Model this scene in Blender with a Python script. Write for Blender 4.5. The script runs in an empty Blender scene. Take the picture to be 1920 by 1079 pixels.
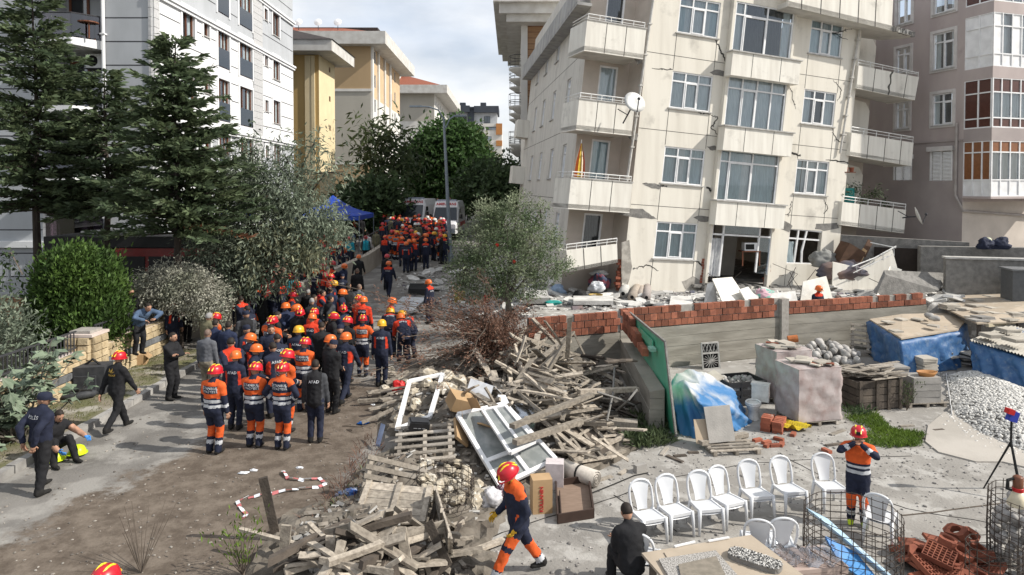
import bpy,math,random
import numpy as np
from mathutils import Vector as V,Matrix as MX
from mathutils.bvhtree import BVHTree
S=bpy.context.scene
COL=S.collection
# ---------------------------------------------------------------- camera, sky, sun, exposure
CAM_H,PITCH,FOC,PPX,PPY=5.4,math.radians(1.5),1280.0,960.0,383.5
cd=bpy.data.cameras.new('camera');cam=bpy.data.objects.new('camera',cd);COL.objects.link(cam)
cam.location=(0,0,CAM_H);cam.rotation_euler=(math.pi/2 - PITCH,0,0)
cd.sensor_width=36;cd.lens=24;cd.shift_y=-(539.5 - PPY)/1920;cd.clip_start=.1;cd.clip_end=3000
S.camera=cam
SUN_DIR=V((-2.27,.42,-1.85)).normalized()
sd=bpy.data.lights.new('sun','SUN');sd.energy=4.6;sd.angle=math.radians(.6);sd.color=(1,.95,.87)
sun=bpy.data.objects.new('sun',sd);COL.objects.link(sun);sun.location=(30,-5,40)
sun.rotation_euler=SUN_DIR.to_track_quat('-Z','Y').to_euler()
W=bpy.data.worlds.new('World');S.world=W;W.use_nodes=True
def _world():
 nt=W.node_tree;N=nt.nodes;L=nt.links;N.clear()
 out=N.new('ShaderNodeOutputWorld')
 sky=N.new('ShaderNodeTexSky');sky.sky_type='NISHITA';sky.sun_disc=False
 sky.sun_elevation=math.asin(-SUN_DIR.z);sky.sun_rotation=math.atan2(-SUN_DIR.x,-SUN_DIR.y)
 sky.dust_density=2.0;sky.air_density=1.0
 b1=N.new('ShaderNodeBackground');b1.inputs[1].default_value=.085;L.new(sky.outputs[0],b1.inputs[0])
 b2=N.new('ShaderNodeBackground');b2.inputs[1].default_value=.1
 tc=N.new('ShaderNodeTexCoord')
 mp=N.new('ShaderNodeMapping');mp.inputs['Scale'].default_value=(1,1,2.6);mp.inputs['Location'].default_value=(.35,.2,.55)
 L.new(tc.outputs['Generated'],mp.inputs[0])
 n1=N.new('ShaderNodeTexNoise');n1.inputs['Scale'].default_value=2.1;n1.inputs['Detail'].default_value=9;n1.inputs['Roughness'].default_value=.52
 L.new(mp.outputs[0],n1.inputs[0])
 r1=N.new('ShaderNodeMapRange');r1.inputs[1].default_value=.36;r1.inputs[2].default_value=.62;r1.interpolation_type='SMOOTHSTEP'
 L.new(n1.outputs[0],r1.inputs[0])
 n2=N.new('ShaderNodeTexNoise');n2.inputs['Scale'].default_value=3.7;n2.inputs['Detail'].default_value=7
 L.new(mp.outputs[0],n2.inputs[0])
 r2=N.new('ShaderNodeMapRange');r2.inputs[1].default_value=.35;r2.inputs[2].default_value=.65
 L.new(n2.outputs[0],r2.inputs[0])
 mc=N.new('ShaderNodeMix');mc.data_type='RGBA'
 mc.inputs[6].default_value=(6.6,7.3,8.4,1);mc.inputs[7].default_value=(9.4,9.4,9.4,1)
 L.new(r2.outputs[0],mc.inputs[0]);L.new(mc.outputs[2],b2.inputs[0])
 mr=N.new('ShaderNodeMath');mr.operation='MULTIPLY_ADD';mr.inputs[1].default_value=.45;mr.inputs[2].default_value=.5
 L.new(r1.outputs[0],mr.inputs[0])
 mx=N.new('ShaderNodeMixShader');L.new(mr.outputs[0],mx.inputs[0]);L.new(b1.outputs[0],mx.inputs[1]);L.new(b2.outputs[0],mx.inputs[2])
 L.new(mx.outputs[0],out.inputs[0])
_world()
vs=S.view_settings;S.display_settings.display_device='sRGB'
vs.view_transform='Standard';vs.look='None';vs.gamma=1;vs.use_curve_mapping=False;vs.exposure=.33
S.cycles.max_bounces=6;S.cycles.transparent_max_bounces=12
try:S.cycles.use_denoising=True
except Exception:pass
rnd=random.Random(7)
NPR=np.random.default_rng(11)
# ---------------------------------------------------------------- picture-to-place measuring
_ct,_st=math.cos(PITCH),math.sin(PITCH)
def ray(px,py):
 x=(px - PPX)/FOC;y=(py - PPY)/FOC
 return V((x,_ct - y*_st,-_st - y*_ct))
def at_z(px,py,z=0.0):
 d=ray(px,py);t=(z - CAM_H)/d.z
 return V((d.x*t,d.y*t,z))
def at_y(px,py,Y):
 d=ray(px,py);t=Y/d.y
 return V((d.x*t,Y,CAM_H+d.z*t))
def at_plane(px,py,o,n):
 d=ray(px,py);c=V((0,0,CAM_H));t=(o - c).dot(n)/d.dot(n)
 return c+d*t
def sst(a,b,x):
 t=min(1,max(0,(x - a)/(b - a)));return t*t*(3 - 2*t)
# ---------------------------------------------------------------- lie of the land
YARD=-.5
def wall_y(x):return 20.5+(x-.5)*.34 if x < 3.44 else 21.5+(x-3.44)*.3584 if x < 9.3 else 23.6+(x-9.3)*.2705
def yard_edge(y):return -1.9+.105*(y - 8)+.25*math.sin(y*.9)
def road_z(y):return .066*(min(y,92) - 29) if y > 29 else 0.0
def ground_z(x,y):
 z=road_z(y)
 e=yard_edge(min(y,22))
 k=sst(e - .7,e+.7,x)
 yard=z*(1 - k)+YARD*k
 plat=1.05 - 1.05*math.exp(-(((x-11.05)**2+(y-24.75)**2)/.75)**2)
 kp=sst(-2.4,1.2,x)
 back=z*(1 - kp)+(max(plat,z) if y > 26 else plat)*kp if y < 60 else z
 if x > 15.6:kb=sst(wall_y(15.4) - .1,wall_y(15.4)+.1,y)
 else:kb=sst(wall_y(x)+.19,wall_y(x)+.33,y)
 if x < 0:kb=sst(19.0,23.5,y)
 return yard*(1 - kb)+back*kb
# ---------------------------------------------------------------- mesh helpers
class MB:
 def __init__(s):s.v=[];s.f=[];s.m=[];s.mi=0
 def add(s,vs,fs):
  o=len(s.v);s.v += [tuple(p) for p in vs]
  s.f += [tuple(i+o for i in f) for f in fs];s.m += [s.mi]*len(fs);return s
 BF=[(0,3,2,1),(4,5,6,7),(0,1,5,4),(1,2,6,5),(2,3,7,6),(3,0,4,7)]
 def box(s,c,d,R=None):
  c=V(c);x,y,z=d[0]/2,d[1]/2,d[2]/2
  ps=[V(p) for p in ((-x,-y,-z),(x,-y,-z),(x,y,-z),(-x,y,-z),(-x,-y,z),(x,-y,z),(x,y,z),(-x,y,z))]
  if R is not None:ps=[R @ p for p in ps]
  return s.add([c+p for p in ps],MB.BF)
 def hexa(s,ps):return s.add(ps,MB.BF)
 def bar(s,p0,p1,w,h,up=(0,0,1)):
  p0,p1=V(p0),V(p1);d=p1 - p0
  if d.length < 1e-6:return s
  d.normalize();up=V(up)
  if abs(d.dot(up.normalized())) > .98:up=V((0,1,.01)) if abs(d.y) < .9 else V((1,0,0))
  a=d.cross(up).normalized()*(w/2);b=a.cross(d).normalized()*(h/2)
  return s.add([p0-a-b,p0+a-b,p1+a-b,p1-a-b,p0-a+b,p0+a+b,p1+a+b,p1-a+b],MB.BF)
 def tube(s,pts,r,n=6,cap=True):
  pts=[V(p) for p in pts];k=len(pts)
  rs=r if isinstance(r,(list,tuple)) else [r]*k
  o=len(s.v);a=None
  for i,p in enumerate(pts):
   d=(pts[min(i+1,k-1)] - pts[max(i-1,0)]).normalized()
   if a is None:a=d.orthogonal().normalized()
   else:a=(a - d*a.dot(d));a=a.normalized() if a.length > 1e-5 else d.orthogonal().normalized()
   b=d.cross(a)
   for j in range(n):
    t=2*math.pi*j/n;s.v.append(tuple(p+(a*math.cos(t)+b*math.sin(t))*rs[i]))
  fs=[]
  for i in range(k-1):
   for j in range(n):
    j2=(j+1) % n;fs.append((o+i*n+j,o+i*n+j2,o+(i+1)*n+j2,o+(i+1)*n+j))
  if cap:fs.append(tuple(o+n-1-j for j in range(n)));fs.append(tuple(o+(k-1)*n+j for j in range(n)))
  s.f += fs;s.m += [s.mi]*len(fs);return s
 def cyl(s,p0,p1,r,n=12,r1=None):return s.tube([p0,p1],[r,r if r1 is None else r1],n)
 def grid(s,fn,nu,nv,closed=False):
  o=len(s.v)
  for j in range(nv+1):
   for i in range(nu+1):s.v.append(tuple(fn(i/nu,j/nv)))
  fs=[(o+j*(nu+1)+i,o+j*(nu+1)+i+1,o+(j+1)*(nu+1)+i+1,o+(j+1)*(nu+1)+i) for j in range(nv) for i in range(nu)]
  s.f += fs;s.m += [s.mi]*len(fs);return s
 def ell(s,c,r,R=None,nu=8,nv=6,jit=0,rg=None):
  c=V(c);o=len(s.v);ps=[]
  for j in range(1,nv):
   ph=math.pi*j/nv
   for i in range(nu):
    t=2*math.pi*i/nu;ps.append(V((math.sin(ph)*math.cos(t)*r[0],math.sin(ph)*math.sin(t)*r[1],math.cos(ph)*r[2])))
  ps += [V((0,0,r[2])),V((0,0,-r[2]))]
  if jit:ps=[p*(1+(rg or rnd).uniform(-jit,jit)) for p in ps]
  if R is not None:ps=[R @ p for p in ps]
  fs=[]
  for j in range(nv-2):
   for i in range(nu):
    i2=(i+1) % nu;fs.append((j*nu+i,(j+1)*nu+i,(j+1)*nu+i2,j*nu+i2))
  k=(nv-1)*nu
  for i in range(nu):fs.append((k,i,(i+1) % nu));fs.append((k+1,(nv-2)*nu+(i+1) % nu,(nv-2)*nu+i))
  return s.add([c+p for p in ps],fs)
 def prism(s,poly,off):
  poly=[V(p) for p in poly];off=V(off);n=len(poly)
  fs=[tuple(range(n-1,-1,-1)),tuple(range(n,2*n))]+[(i,(i+1) % n,n+(i+1) % n,n+i) for i in range(n)]
  return s.add(poly+[p+off for p in poly],fs)
 def lathe(s,prof,c=(0,0,0),n=16,R=None):
  c=V(c);o=len(s.v)
  for r,z in prof:
   for j in range(n):
    p=V((r*math.cos(2*math.pi*j/n),r*math.sin(2*math.pi*j/n),z))
    s.v.append(tuple(c+(R @ p if R is not None else p)))
  fs=[(o+i*n+j,o+i*n+(j+1) % n,o+(i+1)*n+(j+1) % n,o+(i+1)*n+j) for i in range(len(prof)-1) for j in range(n)]
  s.f += fs;s.m += [s.mi]*len(fs);return s
 def mesh(s,name,mats,smooth=False,org=(0,0,0)):
  me=bpy.data.meshes.new(name);org=V(org)
  vv=s.v if org.length == 0 else [(p[0]-org.x,p[1]-org.y,p[2]-org.z) for p in s.v]
  me.from_pydata(vv,[],s.f)
  if not isinstance(mats,(list,tuple)):mats=[mats]
  for m in mats:me.materials.append(m)
  if len(mats) > 1:me.polygons.foreach_set('material_index',s.m)
  if smooth:me.polygons.foreach_set('use_smooth',[True]*len(s.f))
  me.update();return me
 def build(s,name,mats,parent=None,smooth=False,org=None):
  # top level: origin at the base of the piece; child: vertices are in world coordinates minus the thing's place
  if parent is not None:
   o=V((0,0,0));p=parent
   while p is not None:o=o+p.location;p=p.parent
   me=s.mesh(name,mats,smooth,o);ob=bpy.data.objects.new(name,me);ob.parent=parent
  else:
   if org is None:
    xs=[p[0] for p in s.v];ys=[p[1] for p in s.v];zs=[p[2] for p in s.v]
    org=((min(xs)+max(xs))/2,(min(ys)+max(ys))/2,min(zs))
   me=s.mesh(name,mats,smooth,org);ob=bpy.data.objects.new(name,me);ob.location=org
  COL.objects.link(ob);return ob
def tag(o,label=None,cat=None,group=None,kind=None):
 if label:o['label']=label
 if cat:o['category']=cat
 if group:o['group']=group
 if kind:o['kind']=kind
 return o
def thing(name,label,cat,loc=(0,0,0),rz=0,group=None):
 o=bpy.data.objects.new(name,None);o.empty_display_size=.1;o.location=loc;o.rotation_euler=(0,0,rz)
 COL.objects.link(o);return tag(o,label,cat,group)
def inst(name,me,parent=None,loc=(0,0,0),rot=None,scl=None):
 o=bpy.data.objects.new(name,me);o.location=loc
 if rot is not None:o.rotation_euler=rot
 if scl is not None:o.scale=scl
 if parent is not None:o.parent=parent
 COL.objects.link(o);return o
def copy_tree(o,parent=None):
 c=o.copy();COL.objects.link(c)
 if parent is not None:c.parent=parent
 for ch in o.children:copy_tree(ch,c)
 return c
def RZ(a):return MX.Rotation(a,3,'Z')
def RX(a):return MX.Rotation(a,3,'X')
def RY(a):return MX.Rotation(a,3,'Y')
from mathutils import noise
def blob(c,r,sd,nu=26,nv=18,a=.28,flat=.55):
 """slumped sack: creased by ridged noise, flattened where it rests"""
 m=MB();m.ell((0,0,0),(1,1,1),None,nu,nv);o=V((sd*3.1,sd*1.7,sd));out=[]
 for p in m.v:
  p=V(p);k=1+a*noise.noise(p*1.3+o)+a*.7*(abs(noise.noise(p*3.1+o))-.25)+a*.35*(abs(noise.noise(p*7+o))-.2);q=p*k;out.append((c[0]+q.x*r[0],c[1]+q.y*r[1],c[2]+max(q.z,-flat)*r[2]))
 m.v=out;return m
def lerp(a,b,t):return a+(b - a)*t
# ---------------------------------------------------------------- materials
MATS={}
def mat(name,c,c2=None,r=.85,sc=3.0,lo=.35,hi=.65,bump=0,bsc=None,metal=0,var=0,stretch=(1,1,1),det=5,spec=.3,isl=0,c3=None,sc3=.6,lo3=.5,hi3=.7,voro=0):
 if name in MATS:return MATS[name]
 m=bpy.data.materials.new(name);m.use_nodes=True;MATS[name]=m
 nt=m.node_tree;N=nt.nodes;L=nt.links;B=N['Principled BSDF']
 B.inputs['Roughness'].default_value=r;B.inputs['Metallic'].default_value=metal;B.inputs['Specular IOR Level'].default_value=spec
 B.inputs['Base Color'].default_value=(*c,1)
 geo=N.new('ShaderNodeNewGeometry');mp=N.new('ShaderNodeMapping');mp.inputs['Scale'].default_value=stretch
 L.new(geo.outputs['Position'],mp.inputs[0]);src=None
 if c2 is not None:
  n=N.new('ShaderNodeTexNoise');n.inputs['Scale'].default_value=sc;n.inputs['Detail'].default_value=det;L.new(mp.outputs[0],n.inputs[0])
  rg=N.new('ShaderNodeMapRange');rg.inputs[1].default_value=lo;rg.inputs[2].default_value=hi;L.new(n.outputs[0],rg.inputs[0])
  mx=N.new('ShaderNodeMix');mx.data_type='RGBA';mx.inputs[6].default_value=(*c,1);mx.inputs[7].default_value=(*c2,1)
  L.new(rg.outputs[0],mx.inputs[0]);src=mx.outputs[2]
  if c3 is not None:
   n3=N.new('ShaderNodeTexNoise');n3.inputs['Scale'].default_value=sc3;n3.inputs['Detail'].default_value=8;n3.inputs['Roughness'].default_value=.62;L.new(geo.outputs['Position'],n3.inputs[0])
   g3=N.new('ShaderNodeMapRange');g3.inputs[1].default_value=lo3;g3.inputs[2].default_value=hi3;L.new(n3.outputs[0],g3.inputs[0])
   m3=N.new('ShaderNodeMix');m3.data_type='RGBA';m3.inputs[7].default_value=(*c3,1)
   L.new(g3.outputs[0],m3.inputs[0]);L.new(src,m3.inputs[6]);src=m3.outputs[2]
 if var or isl:
  hs=N.new('ShaderNodeHueSaturation');hs.inputs['Color'].default_value=(*c,1)
  if src is not None:L.new(src,hs.inputs['Color'])
  if isl:rv=geo.outputs['Random Per Island']
  else:oi=N.new('ShaderNodeObjectInfo');rv=oi.outputs['Random']
  k=isl or var
  ma=N.new('ShaderNodeMapRange');ma.inputs[3].default_value=1 - k;ma.inputs[4].default_value=1+k;L.new(rv,ma.inputs[0]);L.new(ma.outputs[0],hs.inputs['Value'])
  src=hs.outputs[0]
 if src is not None:L.new(src,B.inputs['Base Color'])
 if bump:
  nb=N.new('ShaderNodeTexNoise' if not voro else 'ShaderNodeTexVoronoi');nb.inputs['Scale'].default_value=bsc or sc*4
  if not voro:nb.inputs['Detail'].default_value=6
  L.new(mp.outputs[0],nb.inputs[0])
  bp=N.new('ShaderNodeBump');bp.inputs['Strength'].default_value=bump;bp.inputs['Distance'].default_value=.03;L.new(nb.outputs[0],bp.inputs['Height']);L.new(bp.outputs[0],B.inputs['Normal'])
 return m
def leafmat(name,c,c2,tr=.35,var=.35):
 if name in MATS:return MATS[name]
 m=mat(name,c,c2,r=.6,sc=1.3,isl=var,spec=.25);nt=m.node_tree;N=nt.nodes;L=nt.links
 B=N['Principled BSDF'];out=N['Material Output'];t=N.new('ShaderNodeBsdfTranslucent')
 L.new(B.inputs['Base Color'].links[0].from_socket,t.inputs[0])
 mx=N.new('ShaderNodeMixShader');mx.inputs[0].default_value=tr;L.new(B.outputs[0],mx.inputs[1]);L.new(t.outputs[0],mx.inputs[2]);L.new(mx.outputs[0],out.inputs[0])
 return m
def glassmat(name,tint=(.75,.8,.82),refl=.12,rough=.02):
 if name in MATS:return MATS[name]
 m=bpy.data.materials.new(name);m.use_nodes=True;MATS[name]=m
 nt=m.node_tree;N=nt.nodes;L=nt.links;N.remove(N['Principled BSDF']);out=N['Material Output']
 t=N.new('ShaderNodeBsdfTransparent');t.inputs[0].default_value=(*tint,1)
 g=N.new('ShaderNodeBsdfGlossy');g.inputs['Roughness'].default_value=rough;g.inputs[0].default_value=(.9,.95,1,1)
 fr=N.new('ShaderNodeFresnel');fr.inputs[0].default_value=1.5
 ad=N.new('ShaderNodeMath');ad.operation='ADD';ad.inputs[1].default_value=refl;L.new(fr.outputs[0],ad.inputs[0])
 mx=N.new('ShaderNodeMixShader');L.new(ad.outputs[0],mx.inputs[0]);L.new(t.outputs[0],mx.inputs[1]);L.new(g.outputs[0],mx.inputs[2]);L.new(mx.outputs[0],out.inputs[0])
 return m
def plain(name,c,r=.7,metal=0,spec=.3,var=0):return mat(name,c,tuple(x*.8 for x in c),r=r,sc=9,metal=metal,spec=spec,var=var)
# ---------------------------------------------------------------- foliage: many small leaves, one mesh
def leaves_mesh(name,P,D,Ln,Wd,m,seed=0,bend=.0):
 rg=np.random.default_rng(seed);n=len(P)
 D=D/np.maximum(np.linalg.norm(D,axis=1,keepdims=True),1e-6)
 q=rg.normal(size=(n,3));s=np.cross(D,q);s /= np.maximum(np.linalg.norm(s,axis=1,keepdims=True),1e-6)
 Ln=np.broadcast_to(np.asarray(Ln,float).reshape(-1,1),(n,1));Wd=np.broadcast_to(np.asarray(Wd,float).reshape(-1,1),(n,1))
 mid=P+D*Ln*.45;tip=P+D*Ln
 if bend:tip=tip - np.array([0,0,1.0])*Ln*bend
 v=np.stack([P,mid+s*Wd*.5,tip,mid - s*Wd*.5],1).reshape(-1,3).astype(np.float32)
 me=bpy.data.meshes.new(name);me.vertices.add(n*4);me.vertices.foreach_set('co',v.ravel())
 me.loops.add(n*4);me.loops.foreach_set('vertex_index',np.arange(n*4,dtype=np.int32))
 me.polygons.add(n);me.polygons.foreach_set('loop_start',np.arange(0,n*4,4,dtype=np.int32));me.polygons.foreach_set('loop_total',np.full(n,4,np.int32))
 me.materials.append(m);me.update(calc_edges=True);return me
# ---------------------------------------------------------------- ground: one sheet, split by surface
def _road_mat():
 m=mat('dusty_road',(.20,.189,.173),(.135,.126,.115),r=.92,sc=1.1,lo=.36,hi=.64,bump=.45,bsc=20,c3=(.26,.247,.226),sc3=.8,lo3=.5,hi3=.58,det=10)
 nt=m.node_tree;N=nt.nodes;L=nt.links;B=N['Principled BSDF']
 base=B.inputs['Base Color'].links[0].from_socket
 geo=N.new('ShaderNodeNewGeometry');sp=N.new('ShaderNodeSeparateXYZ');L.new(geo.outputs['Position'],sp.inputs[0])
 n=N.new('ShaderNodeTexNoise');n.inputs['Scale'].default_value=.42;n.inputs['Detail'].default_value=9;n.inputs['Roughness'].default_value=.74;L.new(geo.outputs['Position'],n.inputs[0])
 def mth(op,a,b,c=None):
  k=N.new('ShaderNodeMath');k.operation=op
  for i,q in enumerate((a,b,c)):
   if q is None:continue
   if isinstance(q,(int,float)):k.inputs[i].default_value=q
   else:L.new(q,k.inputs[i])
  return k.outputs[0]
 def ms(v,a,b):
  k=N.new('ShaderNodeMapRange');k.interpolation_type='SMOOTHSTEP';k.inputs[1].default_value=a;k.inputs[2].default_value=b;L.new(v,k.inputs[0]);return k.outputs[0]
 nx=mth('MULTIPLY_ADD',n.outputs[0],5.5,-2.75)
 ax=mth('ADD',mth('MULTIPLY_ADD',sp.outputs[1],-.35,sp.outputs[0]),nx)
 mx_=mth('MULTIPLY',ms(ax,-11.7,-11.1),ms(mth('ADD',sp.outputs[1],nx),19.2,18.4))
 ed=mth('ADD',mth('MULTIPLY_ADD',sp.outputs[1],-.06,sp.outputs[0]),mth('MULTIPLY',nx,.35));pale=mth('MULTIPLY',ms(ed,-4.0,-3.7),ms(ed,-2.9,-3.2));mx_=mth('MULTIPLY',mx_,mth('MULTIPLY_ADD',pale,-.8,1.0))
 d=N.new('ShaderNodeTexNoise');d.inputs['Scale'].default_value=2.4;d.inputs['Detail'].default_value=10;d.inputs['Roughness'].default_value=.7;L.new(geo.outputs['Position'],d.inputs[0])
 dc=N.new('ShaderNodeMix');dc.data_type='RGBA';dc.inputs[6].default_value=(.085,.066,.050,1);dc.inputs[7].default_value=(.165,.135,.107,1);L.new(ms(d.outputs[0],.36,.66),dc.inputs[0])
 mm=N.new('ShaderNodeMix');mm.data_type='RGBA';L.new(mx_,mm.inputs[0]);L.new(base,mm.inputs[6]);L.new(dc.outputs[2],mm.inputs[7]);L.new(mm.outputs[2],B.inputs['Base Color'])
 return m
M_road=_road_mat()
M_yard=mat('yard_concrete',(.29,.274,.25),(.19,.178,.162),r=.92,sc=.9,lo=.36,hi=.7,bump=.45,bsc=18,c3=(.35,.335,.31),sc3=1.9,lo3=.5,hi3=.6,det=10)
M_rubble_ground=mat('rubble_ground',(.36,.345,.32),(.22,.21,.195),r=.95,sc=2.2,bump=.8,bsc=9,c3=(.52,.51,.49),sc3=3.5,lo3=.55,hi3=.6)
M_garden=mat('garden_soil',(.10,.085,.06),(.07,.075,.035),r=.95,sc=1.4,bump=.6,bsc=12)
M_verge=mat('verge_soil',(.20,.175,.13),(.12,.12,.06),r=.95,sc=1.6,lo=.4,hi=.6,bump=.6,bsc=14,c3=(.33,.31,.27),sc3=.9,lo3=.52,hi3=.62)
def _ground():
 def lines(a,b,st,far):
  l=[a+st*i for i in range(int(round((b-a)/st))+1)];lo=[a];q=st
  while lo[-1] > -far:q *= 1.5;lo.append(lo[-1] - q)
  hi=[b];q=st
  while hi[-1] < far:q *= 1.5;hi.append(hi[-1]+q)
  return lo[:0:-1]+l+hi[1:]
 xs=lines(-20,24,.2,900);ys=lines(5,30,.2,1000)
 def kind(x,y):
  if x < -11.4 and y < 60:return 2
  if x < -9.5 and y < 22.2:return 3
  e=yard_edge(min(y,22))
  yw=wall_y(min(x,15.4)) if x > 0 else 21.5
  if x > e and y < yw:return 1
  if x > -1.6 and y >= yw and y < 60:return 4
  return 0
 Z=[[ground_z(x,y) for x in xs] for y in ys]
 rg=random.Random(3)
 quads=[[] for _ in range(5)]
 for j in range(len(ys)-1):
  for i in range(len(xs)-1):
   quads[kind((xs[i]+xs[i+1])/2,(ys[j]+ys[j+1])/2)].append((i,j))
 nm=[('road',M_road),('concrete_yard',M_yard),('garden_ground',M_garden),('verge',M_verge),('rubble_terrace',M_rubble_ground)]
 for k in range(5):
  mb=MB();idx={}
  def vid(i,j):
   if (i,j) not in idx:
    idx[(i,j)]=len(mb.v);x,y=xs[i],ys[j];z=Z[j][i]
    if k == 3:z += .10
    if k == 2:z += .02
    mb.v.append((x,y,z))
   return idx[(i,j)]
  for i,j in quads[k]:
   mb.f.append((vid(i,j),vid(i+1,j),vid(i+1,j+1),vid(i,j+1)));mb.m.append(0)
  tag(mb.build(nm[k][0],nm[k][1],smooth=True,org=(0,0,0)),kind='structure')
_ground()
# kerb stones along the verge
M_kerb=mat('kerb_stone',(.33,.32,.30),(.22,.21,.2),sc=4,bump=.3,var=.15)
def _kerb():
 mb=MB();mb.box((0,0,0),(.18,.78,.22));me=mb.mesh('kerb_stone',M_kerb)
 base=tag(inst('kerb',None),kind='structure')
 for i in range(18):inst('kerb_stone',me,base,(-9.43+rnd.uniform(-.015,.015),8.3+i*.8,.045+rnd.uniform(-.01,.012)))
_kerb()
# ---------------------------------------------------------------- walls with openings, windows
class Face:
 def __init__(s,o,eu,ev,en):s.o,s.eu,s.ev,s.en=V(o),V(eu),V(ev),V(en);s.cache={}
 def P(s,u,v,d=0):return s.o+s.eu*u+s.ev*v+s.en*d
 def uv(s,px,py,d=0):
  n=s.eu.cross(s.ev);p=at_plane(px,py,s.o+s.en*d,n) - s.o - s.en*d
  a,b,c=s.eu.dot(s.eu),s.eu.dot(s.ev),s.ev.dot(s.ev);x,y=p.dot(s.eu),p.dot(s.ev);D=a*c - b*b
  return ((x*c - y*b)/D,(y*a - x*b)/D)
 def box(s,mb,u0,u1,v0,v1,d0,d1):
  return mb.hexa([s.P(u,v,d) for d,u,v in ((d0,u0,v0),(d0,u1,v0),(d0,u1,v1),(d0,u0,v1),(d1,u0,v0),(d1,u1,v0),(d1,u1,v1),(d1,u0,v1))])
 def wall(s,mb,u0,u1,v0,v1,holes=(),depth=.16):
  us=sorted({u0,u1,*[h[0] for h in holes],*[h[1] for h in holes]});vv=sorted({v0,v1,*[h[2] for h in holes],*[h[3] for h in holes]})
  us=[u for u in us if u0 <= u <= u1];vv=[v for v in vv if v0 <= v <= v1]
  for i in range(len(us)-1):
   for j in range(len(vv)-1):
    cu,cv=(us[i]+us[i+1])/2,(vv[j]+vv[j+1])/2
    if any(h[0] < cu < h[1] and h[2] < cv < h[3] for h in holes):continue
    mb.add([s.P(us[i],vv[j]),s.P(us[i+1],vv[j]),s.P(us[i+1],vv[j+1]),s.P(us[i],vv[j+1])],[(0,1,2,3)])
  for a,b,c,d in holes:
   q=[(a,c),(b,c),(b,d),(a,d)]
   for k in range(4):
    p,r=q[k],q[(k+1) % 4]
    mb.add([s.P(*p),s.P(*r),s.P(*r,-depth),s.P(*p,-depth)],[(0,1,2,3)])
M_pvc=mat('white_pvc',(.78,.78,.78),(.66,.66,.66),r=.4,sc=3,spec=.4)
M_brownframe=plain('brown_window_frame',(.16,.06,.03),.45)
M_glass=glassmat('window_glass',(.80,.86,.88),.07)
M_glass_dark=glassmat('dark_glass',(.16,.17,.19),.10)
M_sheer=mat('sheer_curtain',(.80,.80,.79),(.62,.64,.64),r=.9,sc=3,stretch=(6,6,.6))
M_curt=mat('blue_grey_curtain',(.60,.68,.69),(.42,.50,.52),r=.9,sc=3,stretch=(8,8,.5))
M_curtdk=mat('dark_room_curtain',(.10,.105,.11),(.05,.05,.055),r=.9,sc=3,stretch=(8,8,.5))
M_sillst=mat('window_sill_stone',(.46,.45,.43),(.33,.32,.30),sc=5)
STY={  # column fractions, transom height fraction, opening sash column
 'tri':([0,.34,.66,1],.74,1),'duo':([0,.5,1],.74,0),'duo2':([0,.5,1],0,0),'one':([0,1],0,None),'bay':([0,.16,.55,1],.76,1),
 'quad':([0,.25,.5,.75,1],.76,1),'five':([0,.2,.4,.6,.8,1],.78,1),'tri2':([0,.33,.67,1],.0,None)}
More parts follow.
